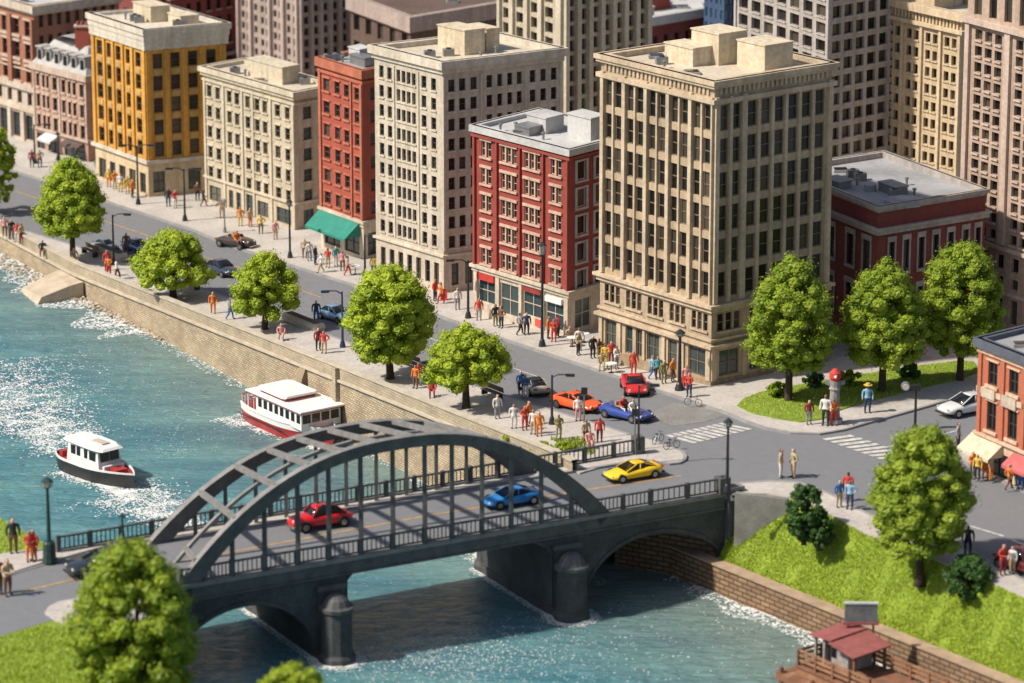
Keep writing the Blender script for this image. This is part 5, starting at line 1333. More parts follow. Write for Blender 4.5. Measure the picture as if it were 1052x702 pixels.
# ================================================================== CARS
STY = {  # stations: x, z0, z1(top of body), half width ; greenhouse: x, z, half width
 'sport': dict(L=4.4, body=[(-2.2, .42, .70, .70), (-2.05, .26, .92, .84), (-1.3, .2, .98, .93), (-.5, .2, .86, .93), (.4, .2, .82, .92), (1.3, .2, .74, .92), (1.95, .24, .60, .84), (2.2, .34, .48, .62)],
     top=[(-1.55, .96, .66), (-.75, 1.18, .60), (.0, 1.2, .58), (.95, .82, .70)], wx=1.36, wr=.34),
 'old': dict(L=4.5, body=[(-2.25, .45, .62, .50), (-2.1, .34, .82, .76), (-1.4, .28, 1.0, .88), (-.4, .28, 1.02, .88), (.6, .28, 1.02, .84), (1.4, .3, .98, .74), (2.0, .34, .86, .62), (2.25, .42, .64, .40)],
     top=[(-1.7, 1.0, .6), (-1.05, 1.42, .58), (-.2, 1.55, .6), (.35, 1.5, .6), (.8, 1.02, .66)], wx=1.4, wr=.38),
 'sedan': dict(L=4.6, body=[(-2.3, .45, .78, .72), (-2.2, .28, .92, .84), (-1.5, .24, .98, .9), (-.5, .22, .96, .91), (.5, .22, .95, .91), (1.4, .24, .88, .9), (2.1, .28, .76, .82), (2.3, .42, .60, .62)],
     top=[(-1.75, .96, .66), (-1.05, 1.36, .62), (.0, 1.42, .62), (1.0, .94, .72)], wx=1.42, wr=.34)}
def car(x, y, col, style, head, label, z=None, L=None, name='parked_car', cat='car', open_top=False, roofm=None, dz=0):
    g = G(x, y, .01) if z is None else at(x, y, z)
    pm = paint('car_paint', col); S = STY[style]; k = (L or S['L']) / S['L']
    dr_ = nd if head[0] == 'b' else DQn
    ang = math.atan2(dr_.y, dr_.x) + (math.pi if head[1] == '-' else 0) + (head[2] if len(head) > 2 else 0)
    root = empty(name, g, label, cat, rz=ang)
    if head[0] == 'q': root.rotation_euler = (0, 0, ang)
    def rg(x_, z0, z1, w): return [(x_*k, y_*k, z_*k) for y_, z_ in ((-w*.86, z0), (-w, z0+.12), (-w*1.01, (z0+z1)*.52), (-w*.95, z1-.06), (-w*.6, z1+.01), (0, z1+.03), (w*.6, z1+.01), (w*.95, z1-.06), (w*1.01, (z0+z1)*.52), (w, z0+.12), (w*.86, z0), (0, z0))]
    mb = MB(); mb.loft([rg(*b) for b in S['body']], pm); bo = mb.build('body', root, org=(0, 0, 0), smooth=True)
    sub = bo.modifiers.new('smooth', 'SUBSURF'); sub.levels = 1; sub.render_levels = 1
    T = S['top']
    if not open_top:
        mb = MB(); rr = [[(x_*k, -w*1.12*k, (T[0][1]-.12 if i in (0,) else .9)*k) if 0 else (x_*k, s_*ww*k, zz*k) for s_, ww, zz in ((-1, w*1.13, min(z_, .84)), (-1, w, z_), (1, w, z_), (1, w*1.13, min(z_, .84)))] for i, (x_, z_, w) in enumerate(T)]
        mb.loft(rr, M['carglass']); o_ = mb.build('glasshouse', root, org=(0, 0, 0), smooth=True)
        mb = MB(); c = T[1:-1]; zt_ = max(t[1] for t in T)
        zl_ = .2 if style == 'old' else .03
        ring_ = lambda x_, z_, w: [(x_*k, -w*1.03*k, (z_-zl_)*k), (x_*k, -w*.9*k, (z_+.045)*k), (x_*k, w*.9*k, (z_+.045)*k), (x_*k, w*1.03*k, (z_-zl_)*k)]
        rs = [ring_(c[0][0]-.12, c[0][1]-.03, c[0][2]*1.02)] + [ring_(*t) for t in c] + [ring_(c[-1][0]+.12, c[-1][1]-.04, c[-1][2]*1.03)]
        mb.loft(rs, roofm or pm); o_ = mb.build('roof', root, org=(0, 0, 0), smooth=True); sb_ = o_.modifiers.new('smooth', 'SUBSURF'); sb_.levels = sb_.render_levels = 1
        mb = MB()
        for s_ in (-1, 1):
            for xa_, za_, wa_, xb_, zb2_, wb_ in ((T[0][0], T[0][1]-.03, T[0][2]*1.12, T[1][0], T[1][1], T[1][2]), (T[-1][0], T[-1][1]-.02, T[-1][2]*1.1, T[-2][0], T[-2][1], T[-2][2]), (-.25, .86, T[1][2]*1.13, -.3, T[1][1]+.03, T[1][2]*1.0)):
                mb.bar((xa_*k, s_*wa_*k, za_*k), (xb_*k, s_*wb_*k, zb2_*k), .07*k, pm)
        mb.build('pillars', root, org=(0, 0, 0))
    else:
        mb = MB(); mb.abox(-1.0*k, .55*k, -.62*k, .62*k, .86*k, .93*k, M['rubber']); mb.build('interior', root, org=(0, 0, 0))
        mb = MB(); mb.quad([(.55*k, -.66*k, .9*k), (.55*k, .66*k, .9*k), (.25*k, .58*k, 1.25*k), (.25*k, -.58*k, 1.25*k)], M['carglass']); mb.build('windscreen', root, org=(0, 0, 0))
        for yy in (-.33, .33): mb = MB(); mb.abox(-.55*k, -.1*k, (yy-.22)*k, (yy+.22)*k, .9*k, 1.02*k, mat('seat_leather', (.35, .28, .2))); mb.abox(-.65*k, -.5*k, (yy-.22)*k, (yy+.22)*k, .9*k, 1.3*k, mat('seat_leather', (.35, .28, .2))); mb.build('seat', root, org=(0, 0, 0))
    wr = S['wr']*k
    for sx in (-1, 1):
        for sy in (-1, 1):
            mb = MB(); cx_, cy_ = sx*S['wx']*k, sy*.84*k; mb.tube([(cx_, cy_-.12*k, wr), (cx_, cy_+.12*k, wr)], [wr, wr], M['rubber'], 14); wo = mb.build('wheel', root, org=(0, 0, 0))
            mb = MB(); mb.tube([(cx_, cy_+sy*.10*k, wr), (cx_, cy_+sy*.128*k, wr)], [wr*.6, wr*.55], M['chrome'], 10); mb.build('rim', wo, org=(0, 0, 0))
    b0, b1 = S['body'][-2], S['body'][1]
    for sy in (-1, 1):
        mb = MB(); c = Vector((b0[0]*k+.06, sy*b0[3]*.7*k, (b0[2]-.08)*k)); mb.tube([c, c+Vector((.07, 0, -.01))], [.13*k, .11*k], M['lampglass'], 8); mb.build('headlight', root, org=(0, 0, 0))
        mb = MB(); mb.box((b1[0]*k-.10, sy*b1[3]*.72*k, (b1[2]-.12)*k), (.03, 0, 0), (0, .16*k, 0), (0, 0, .06*k), M['taillight']); mb.build('taillight', root, org=(0, 0, 0))
    for sgn, bb in ((1, S['body'][-1]), (-1, S['body'][0])):
        mb = MB(); mb.box(((bb[0]+sgn*.02)*k, 0, .36*k), (.05, 0, 0), (0, bb[3]*1.1*k, 0), (0, 0, .05*k), M['chrome'] if style == 'old' else M['rubber']); mb.build('bumper', root, org=(0, 0, 0))
    # tilt with the street
    if head[0] == 'q':
        sl = math.atan(SL) if uu(g.x, g.y) > 0 else 0
        root.rotation_euler = (0, 0, 0); X = Vector((math.cos(ang), math.sin(ang), 0)); dzr = h(g.x + X.x, g.y + X.y) - h(g.x, g.y); root.rotation_euler = (0, -math.atan(dzr), ang)
    return root
M['taillight'] = mat('taillight_red', (.4, .02, .02), .3)
DQn = -DQ.to_2d()          # heading towards the bridge / lower right
car(650, 491, (.80, .52, .01), 'sport', 'b-', 'bright yellow sports car leaving the right end of the bridge', z=.02, L=4.15, name='car')
car(328, 541, (.55, .012, .015), 'old', 'b-', 'round-backed red car driving under the bridge arch', z=.02, L=4.5, name='car')
car(525, 518, (.02, .20, .52), 'sport', 'b-', 'blue sports car under the right half of the bridge arch', z=.02, L=4.15, name='car')
car(104, 588, (.02, .022, .025), 'sedan', 'b-', 'black car entering the bridge, half hidden by the foreground tree', z=.02, name='car')
car(652, 402, (.50, .012, .02), 'sport', ('q', '+', -.55), 'crimson low car in the street before the tan tower', name='car')
car(594, 420, (.75, .10, .02), 'sport', ('q', '+', .12), 'orange-red sports car in the street by the promenade kerb', name='car')
car(644, 430, (.03, .06, .26), 'sport', ('q', '+', .15), 'dark blue open car in front of the rubble patch', open_top=True, name='car')
car(548, 403, (.38, .34, .27), 'sedan', ('q', '-', -.3), 'cream and dark small car behind the orange-red one', L=3.8, name='car', roofm=M['rubber'])
car(346, 329, (.16, .30, .45), 'sedan', ('q', '+', 0), 'pale blue car parked behind the navy promenade lamp', L=3.9)
car(243, 254, (.05, .035, .03), 'old', ('q', '+', .2), 'old black open car in the road before the cream block', open_top=True, L=4.2, name='car')
car(228, 282, (.03, .04, .07), 'sedan', ('q', '+', 0), 'dark navy car parked behind the wide low promenade tree', L=4.0)
car(141, 258, (.06, .12, .28), 'sedan', ('q', '+', .1), 'small blue car in the road right of the egg-shaped tree', L=3.4)
car(109, 256, (.08, .18, .26), 'sedan', ('q', '+', .1), 'tiny teal blue car just right of the egg-shaped tree', L=2.8)
car(993, 424, (.62, .62, .60), 'sedan', ('b', '-', .05), 'silver car parked at the park kerb beside the orange brick shop', L=4.6)
car(1052, 588, (.10, .02, .02), 'old', ('q', '+', 0), 'dark red old car at the bottom pavement, cut by the right edge', L=4.6)
# bicycles
def bicycle(x, y, ang, label):
    p = G(x, y, .14); root = empty('bicycle', p, label, 'bicycle', 'bicycles at the crossing', rz=ang); root.scale = (.8, .8, .8)
    for cx_ in (-.52, .52):
        mb = MB(); pts_ = [(cx_ + .33 * math.cos(6.283*i/14), 0, .34 + .33 * math.sin(6.283*i/14)) for i in range(15)]; mb.tube(pts_, [.03]*15, M['rubber'], 5); mb.build('wheel', root, org=(0, 0, 0))
    mb = MB(); F_ = M['metal']
    for a, b in (((-.52, 0, .34), (-.1, 0, .38)), ((-.52, 0, .34), (-.2, 0, .78)), ((-.1, 0, .38), (-.22, 0, .85)), ((-.1, 0, .38), (.38, 0, .8)), ((-.2, 0, .78), (.38, 0, .8)), ((.52, 0, .34), (.35, 0, .98))): mb.bar(a, b, .04, F_)
    mb.build('frame', root, org=(0, 0, 0)); mb = MB(); mb.bar((.35, -.25, .98), (.35, .25, .98), .04, M['black']); mb.build('handlebar', root, org=(0, 0, 0)); mb = MB(); mb.abox(-.36, -.1, -.06, .06, .84, .9, M['black']); mb.build('saddle', root, org=(0, 0, 0))
bicycle(712, 417, -.3, 'grey bicycle on the kerb right of the thick dark pole'); bicycle(676, 455, .9, 'grey bicycle leaning at the promenade end of the crossing'); bicycle(690, 461, .5, 'second bicycle lying nearer to the rounded kerb end')
# benches
def bench(x, y, label):
    p = G(x, y, .14); ang = math.atan2(DQn.y, DQn.x); root = empty('bench', p, label, 'bench', 'promenade benches', rz=ang); wm = mat('bench_wood', (.16, .12, .09))
    mb = MB(); mb.abox(-1.1, 1.1, -.25, .25, .42, .48, wm); mb.build('seat', root, org=(0, 0, 0)); mb = MB(); mb.box((0, .28, .72), (1.1, 0, 0), (0, .03, .0), (0, -.04, .2), wm); mb.build('backrest', root, org=(0, 0, 0))
    for x_ in (-.95, .95): mb = MB(); mb.abox(x_-.05, x_+.05, -.22, .3, 0, .42, M['black']); mb.build('leg', root, org=(0, 0, 0))
bench(420, 377, 'dark bench behind the tallest promenade tree'); bench(92, 262, 'bench in the shade of the egg-shaped tree'); bench(196, 296, 'bench just right of the wide low promenade tree'); bench(505, 408, 'bench right of the low round promenade tree')
# pale boulder-like planters beside the kerb seen through the trees
def planter(x, y, label, L=2.6):
    p = G(x, y, .14); ang = math.atan2(DQn.y, DQn.x); root = empty('kerb_planter', p, label, 'planter', 'long stone planters by the kerb', rz=ang)
    mb = MB(); mb.loft([[(xx, yy, zz) for yy, zz in ((-.55*s_, 0), (-.6*s_, .35), (-.4*s_, .6*s_), (.4*s_, .6*s_), (.6*s_, .35), (.55*s_, 0))] for xx, s_ in ((-L, .6), (-L*.9, 1), (L*.9, 1), (L, .6))], M['coping']); mb.build('trough', root, org=(0, 0, 0))
    mb = MB(); mb.abox(-L*.8, L*.8, -.3, .3, .60, .64, M['soil']); mb.build('soil', root, org=(0, 0, 0))
planter(112, 262, 'pale stone planter right of the egg-shaped tree trunk'); planter(452, 386, 'pale stone planter between the two right-hand promenade trees'); planter(312, 334, 'pale stone planter right of the small spreading tree')
# ================================================================== PEOPLE
def body_mesh(pose):
    J = {'pel': (0, 0, .93), 'wst': (0, .0, 1.08), 'chs': (0, .0, 1.30), 'nck': (0, 0, 1.47), 'hd0': (0, -.01, 1.56), 'hd1': (0, -.015, 1.66), 'hd2': (0, 0, 1.73),
         'ls': (.19, 0, 1.41), 'rs': (-.19, 0, 1.41), 'le': (.25, .02, 1.14), 're': (-.25, .02, 1.14), 'lh': (.25, -.05, .90), 'rh': (-.25, -.05, .90), 'lf': (.25, -.08, .80), 'rf': (-.25, -.08, .80),
         'lp': (.10, 0, .88), 'rp': (-.10, 0, .88), 'lk': (.11, -.02, .49), 'rk': (-.11, -.02, .49), 'la': (.11, .02, .09), 'ra': (-.11, .02, .09), 'lt': (.12, -.15, .045), 'rt': (-.12, -.15, .045), 'nose': (0, -.115, 1.64)}
    J.update(pose)
    Rd = {'pel': (.15, .11), 'wst': (.13, .10), 'chs': (.165, .115), 'nck': (.06, .06), 'hd0': (.075, .085), 'hd1': (.095, .108), 'hd2': (.07, .08), 'ls': .07, 'rs': .07, 'le': .052, 're': .052, 'lh': .038, 'rh': .038, 'lf': .04, 'rf': .04,
          'lp': .10, 'rp': .10, 'lk': .068, 'rk': .068, 'la': .045, 'ra': .045, 'lt': .042, 'rt': .042, 'nose': .018}
    E = [('pel', 'wst'), ('wst', 'chs'), ('chs', 'nck'), ('nck', 'hd0'), ('hd0', 'hd1'), ('hd1', 'hd2'), ('hd1', 'nose'), ('chs', 'ls'), ('chs', 'rs'), ('ls', 'le'), ('rs', 're'), ('le', 'lh'), ('re', 'rh'), ('lh', 'lf'), ('rh', 'rf'),
         ('pel', 'lp'), ('pel', 'rp'), ('lp', 'lk'), ('rp', 'rk'), ('lk', 'la'), ('rk', 'ra'), ('la', 'lt'), ('ra', 'rt')]
    ks = list(J); me = bpy.data.meshes.new('sk'); me.from_pydata([J[k] for k in ks], [(ks.index(a), ks.index(b)) for a, b in E], [])
    o = bpy.data.objects.new('sk', me); COL.objects.link(o); sk = o.modifiers.new('s', 'SKIN'); sk.use_smooth_shade = True
    for i, k in enumerate(ks):
        r = Rd[k]; me.skin_vertices[0].data[i].radius = r if isinstance(r, tuple) else (r, r)
    me.skin_vertices[0].data[0].use_root = True
    sb = o.modifiers.new('u', 'SUBSURF'); sb.levels = 1
    dg = bpy.context.evaluated_depsgraph_get(); m2 = bpy.data.meshes.new_from_object(o.evaluated_get(dg)); bpy.data.objects.remove(o); m2.name = 'person_body'
    zoff = min(v.co.z for v in m2.vertices)
    m2.materials.clear()
    for _ in range(5): m2.materials.append(None)          # skin, hair, shirt, trousers, shoes
    hds = [Vector(J['lf']), Vector(J['rf'])]; hd = Vector(J['hd1']); pel = Vector(J['pel'])
    arms = [(Vector(J['ls']), Vector(J['le'])), (Vector(J['le']), Vector(J['lh'])), (Vector(J['rs']), Vector(J['re'])), (Vector(J['re']), Vector(J['rh']))]
    def dseg(c, a, b):
        t = max(0, min(1, (c - a).dot(b - a) / (b - a).length_squared)); return (c - a - (b - a) * t).length
    for p in m2.polygons:
        c = p.center; k = 2
        if c.z > J['nck'][2] + .02: k = 0 if (c.y < hd.y + .02 and c.z < hd.z + .045) else 1
        elif min((c - q).length for q in hds) < .075: k = 0
        elif c.z < J['la'][2] + .02 or c.z < .1: k = 4
        elif c.z < pel.z + .02 and min(dseg(c, a, b) for a, b in arms) > .075: k = 3
        p.material_index = k
    return m2, zoff
POSES = {
 'stand': {},
 'hips': {'le': (.33, .06, 1.16), 'lh': (.2, -.06, 1.02), 'lf': (.16, -.08, .98), 'lk': (.13, -.03, .49)},
 'walk': {'lk': (.1, -.17, .52), 'la': (.1, -.20, .10), 'lt': (.1, -.36, .06), 'rk': (-.1, .04, .47), 'ra': (-.1, .24, .14), 'rt': (-.1, .13, .05), 'le': (.25, .12, 1.15), 'lh': (.24, .10, .93), 'lf': (.24, .08, .84), 're': (-.25, -.09, 1.15), 'rh': (-.23, -.25, .98), 'rf': (-.22, -.31, .92)},
 'wave': {'le': (.36, -.05, 1.44), 'lh': (.40, -.08, 1.68), 'lf': (.40, -.08, 1.77)},
 'hold': {'le': (.24, -.02, 1.15), 'lh': (.12, -.26, 1.16), 'lf': (.05, -.30, 1.17), 're': (-.24, -.02, 1.15), 'rh': (-.12, -.26, 1.14), 'rf': (-.05, -.31, 1.14)},
 'sit': {'pel': (0, 0, .50), 'wst': (0, .02, .66), 'chs': (0, 0, .88), 'nck': (0, -.02, 1.05), 'hd0': (0, -.04, 1.14), 'hd1': (0, -.045, 1.24), 'hd2': (0, -.03, 1.31), 'nose': (0, -.145, 1.22), 'ls': (.19, 0, .99), 'rs': (-.19, 0, .99), 'le': (.25, -.06, .74), 're': (-.25, -.06, .74), 'lh': (.18, -.27, .62), 'rh': (-.18, -.27, .62), 'lf': (.14, -.34, .60), 'rf': (-.14, -.34, .60), 'lp': (.1, -.02, .47), 'rp': (-.1, -.02, .47), 'lk': (.12, -.42, .49), 'rk': (-.12, -.42, .49), 'la': (.12, -.44, .1), 'ra': (-.12, -.44, .1), 'lt': (.12, -.6, .05), 'rt': (-.12, -.6, .05)},
}
PM = {k: body_mesh(v) for k, v in POSES.items()}
CM = {}
def cloth(c):
    k = tuple(c)
    if k not in CM: CM[k] = mat('clothing', c, .8, .15, 6)
    return CM[k]
CC = dict(red=(.55, .05, .035), orange=(.68, .2, .03), yellow=(.66, .45, .08), blue=(.06, .16, .38), navy=(.03, .05, .12), white=(.7, .68, .63), black=(.03, .03, .035), green=(.1, .22, .08), teal=(.06, .3, .32), brown=(.18, .09, .05), tan=(.5, .36, .22), grey=(.3, .3, .3), pink=(.65, .3, .28), sky=(.25, .45, .6), maroon=(.25, .03, .04), olive=(.25, .24, .08), khaki=(.42, .35, .2))
hairs = [cloth(c) for c in ((.04, .02, .012), (.12, .06, .025), (.02, .02, .02), (.35, .22, .09), (.3, .28, .26))]
skins = [M['skin'], cloth((.5, .26, .16)), cloth((.28, .13, .07)), cloth((.68, .42, .3))]
def person(x, y, shirt, trousers, pose, rz, label, group='people out on the streets', z=None, s_=1.0, hair=None, dz=.14, hat=None):
    p = G(x, y, dz) if z is None else at(x, y, z)
    me, zo = PM[pose]; o = bpy.data.objects.new('person', me); COL.objects.link(o); o.location = (p.x, p.y, p.z - zo * 1.08 * s_); o.scale = (1.3 * s_, 1.3 * s_, 1.08 * s_); o.rotation_euler.z = rz
    ms = [random.choice(skins), hair or random.choice(hairs), cloth(CC[shirt]), cloth(CC[trousers]), cloth(CC['black'])]
    for i, m in enumerate(ms): o.material_slots[i].link = 'OBJECT'; o.material_slots[i].material = m
    tag(o, label, 'person', group)
    if hat:
        mb = MB(); hz = POSES[pose].get('hd1', (0, -.015, 1.66))[2]; mb.tube([(0, 0, hz + .03), (0, 0, hz + .05)], [.22, .22], cloth(CC[hat]), 12); mb.tube([(0, 0, hz + .05), (0, 0, hz + .16)], [.12, .10], cloth(CC[hat]), 12); mb.build('hat', o, org=(0, 0, 0))
    return o
PL = [ # x, y, shirt, trousers, pose, turn, label
 (497, 492, 'tan', 'white', 'stand', 1.2, None)]
def P(x, y, sh, tr, po, rz, lb, **kw): person(x, y, sh, tr, po, rz, lb, **kw)
# crossing
P(802, 491, 'tan', 'white', 'stand', 1.3, 'left of the two pale figures talking in the middle of the junction', dz=.0, s_=1.15)
P(815, 491, 'khaki', 'tan', 'hips', -1.2, 'right of the two pale figures talking in the middle of the junction', dz=.0, s_=1.15)
P(862, 521, 'blue', 'tan', 'stand', .4, 'person in blue left of the pair on the bank-side pavement', s_=1.05)
P(873, 523, 'sky', 'navy', 'hips', -.5, 'person in light blue right of the pair on the bank-side pavement', s_=1.1)
P(871, 513, 'red', 'tan', 'stand', 2.8, 'red-topped person just behind the blue pair by the junction', s_=1.05)
P(994, 571, 'black', 'black', 'stand', 0, 'person in black standing above the round shrub', s_=1.15)
P(1030, 591, 'red', 'maroon', 'hold', .6, 'person all in red beside the dark red old car', s_=1.15)
P(1040, 589, 'white', 'tan', 'stand', -.8, 'pale dressed person touching the dark red old car', s_=1.0)
P(984, 462, 'grey', 'black', 'stand', 1.2, 'person in grey at the kerb before the silver car', s_=1.1)
# by the corner shop
P(999, 490, 'orange', 'brown', 'hold', .4, 'person in orange with brown trousers, leftmost before the corner shop')
P(1004, 493, 'yellow', 'black', 'stand', -.6, 'person in yellow and black, second from the left before the corner shop')
P(1012, 492, 'orange', 'orange', 'wave', .2, 'person all in orange with raised arm under the cream awning')
P(1018, 494, 'tan', 'orange', 'stand', 1.0, 'person in tan top and orange trousers under the cream awning')
P(1036, 503, 'orange', 'brown', 'walk', 1.8, 'person in orange walking near the pink awning')
P(1041, 499, 'tan', 'tan', 'stand', 0, 'tan dressed person just behind the walker near the pink awning')
P(1048, 503, 'teal', 'blue', 'hold', -.5, 'person in teal at the right edge before the corner shop')
# park
P(831, 436, 'maroon', 'grey', 'stand', .3, 'person in maroon left of the carved pillar in the park', s_=1.0)
P(848, 437, 'white', 'black', 'stand', -.4, 'person in white with black trousers at the pillar foot', s_=1.25)
P(856, 437, 'orange', 'red', 'hold', .2, 'person in orange and red at the pillar foot', s_=1.1)
P(891, 424, 'sky', 'navy', 'stand', 0, 'person in pale blue with a broad yellow hat on the park lawn', s_=1.15, hat='yellow')
# tan tower front
for a in [(609, 368, 'black', 'black', 'stand', .5, 'person in black before the left shop window of the tan tower'), (615, 371, 'brown', 'olive', 'hold', 1, 'brown jacketed person left in the crowd at the tan tower'),
          (622, 377, 'yellow', 'yellow', 'hold', -.3, 'person all in yellow in the crowd at the tan tower'), (628, 374, 'red', 'maroon', 'stand', .2, 'person in red behind the yellow one at the tan tower'),
          (618, 379, 'khaki', 'khaki', 'sit', 0, 'khaki figure crouching at the kerb before the tan tower'), (633, 379, 'white', 'grey', 'hold', .9, 'person in white right in the crowd at the tan tower'),
          (651, 384, 'red', 'red', 'stand', 0, 'person all in red standing alone behind the crimson car'), (670, 389, 'sky', 'blue', 'walk', 1.6, 'person in sky blue left of the tan tower door'),
          (676, 390, 'teal', 'black', 'stand', 0, 'person in teal in the middle at the tan tower door'), (682, 394, 'olive', 'olive', 'hips', .5, 'person in olive right of the tan tower door'),
          (708, 408, 'red', 'navy', 'hold', -.6, 'red-topped person right of the thick dark pole'), (705, 399, 'pink', 'red', 'stand', 0, 'pink-topped person against the wall right of the thick pole'),
          (691, 392, 'orange', 'brown', 'stand', 1.0, 'person in orange just left of the thick dark pole')]: P(*a)
# red brick shops
for a in [(492, 329, 'red', 'grey', 'stand', 0, 'person in red before the far left red brick shop'), (509, 335, 'black', 'olive', 'stand', .6, 'black jacketed person, first of a pair near the red brick shops'), (515, 337, 'brown', 'black', 'hips', -.8, 'brown jacketed person, second of a pair near the red brick shops'),
          (534, 344, 'grey', 'black', 'walk', 1.8, 'person in grey walking past the red barrier'), (541, 344, 'navy', 'black', 'stand', .2, 'person in navy left of the very tall pole'),
          (563, 348, 'orange', 'brown', 'stand', 1.4, 'person in orange right behind the very tall pole'), (569, 351, 'red', 'red', 'hold', -.3, 'person all in red, right of the very tall pole'), (573, 346, 'maroon', 'black', 'stand', 2.0, 'person in maroon by the last red brick shop window'),
          (585, 352, 'tan', 'tan', 'sit', .4, 'tan figure sitting outside the red brick corner'), (595, 360, 'white', 'khaki', 'stand', 0, 'white shirted person near the alley by the tan tower'), (594, 365, 'khaki', 'black', 'hold', 1.0, 'khaki jacketed person at the kerb before the alley'),
          (470, 318, 'white', 'grey', 'stand', .3, 'person in white by the lamp at the pale office corner'), (447, 309, 'red', 'black', 'stand', 1.0, 'red shirted person at the pale office wall, left of its corner'), (453, 312, 'orange', 'red', 'walk', -1.5, 'orange-red figure at the corner of the pale office block')]: P(*a)
# teal awning
for a in [(318, 268, 'white', 'grey', 'stand', .4, 'person in white left of the teal awning'), (324, 272, 'black', 'navy', 'stand', 1.2, 'person in black left below the teal awning'), (313, 265, 'tan', 'brown', 'hips', 0, 'tan dressed person between the lantern and the teal awning'),
          (337, 275, 'red', 'tan', 'hold', -.5, 'red topped person under the teal awning'), (345, 273, 'teal', 'white', 'stand', .5, 'teal topped person under the teal awning'), (352, 278, 'pink', 'brown', 'stand', 0, 'pink topped person under the right end of the teal awning'),
          (357, 283, 'tan', 'red', 'walk', 1.4, 'tan topped walker at the kerb right of the teal awning'), (330, 280, 'white', 'tan', 'walk', -1.4, 'white topped walker at the kerb below the teal awning'), (384, 283, 'yellow', 'olive', 'stand', 0, 'yellow topped person by the pale office block left corner')]: P(*a, s_=.95)
# amber and cream blocks
for a in [(112, 192, 'yellow', 'orange', 'stand', 0, 'yellow figure at the left arches of the amber block'), (118, 194, 'orange', 'tan', 'hold', .5, 'orange figure at the second arch of the amber block'), (124, 197, 'white', 'yellow', 'stand', 0, 'white and yellow figure below the amber block'), (131, 199, 'yellow', 'yellow', 'hips', .4, 'all yellow figure left of the amber corner lamp'), (136, 203, 'orange', 'brown', 'stand', 1.2, 'orange topped figure beside the amber corner lamp'),
          (173, 212, 'black', 'navy', 'stand', 0, 'dark figure right of the amber corner'), (180, 214, 'red', 'white', 'hold', .6, 'red topped figure before the side of the amber block'), (203, 206, 'brown', 'black', 'stand', .2, 'brown figure between the amber and cream blocks'), (209, 212, 'black', 'brown', 'walk', 1.5, 'dark walker at the left corner of the cream block'),
          (228, 224, 'tan', 'tan', 'hold', 0, 'tan figure at the left doors of the cream block'), (247, 232, 'orange', 'yellow', 'stand', 0, 'orange figure before the main door of the cream block'), (257, 233, 'tan', 'orange', 'stand', .8, 'tan figure right of the cream block main door'), (268, 240, 'yellow', 'brown', 'hips', 0, 'yellow figure before the right shop of the cream block'), (283, 246, 'pink', 'tan', 'stand', .5, 'pink figure near the right corner of the cream block'),
          (33, 172, 'maroon', 'black', 'stand', 0, 'dark red figure before the far left warehouse'), (41, 172, 'tan', 'navy', 'hips', .4, 'tan topped figure beside the dark shop of the pink townhouse'), (101, 180, 'green', 'green', 'stand', 0, 'green figure at the gap between pink and amber houses')]: P(*a, s_=.95)
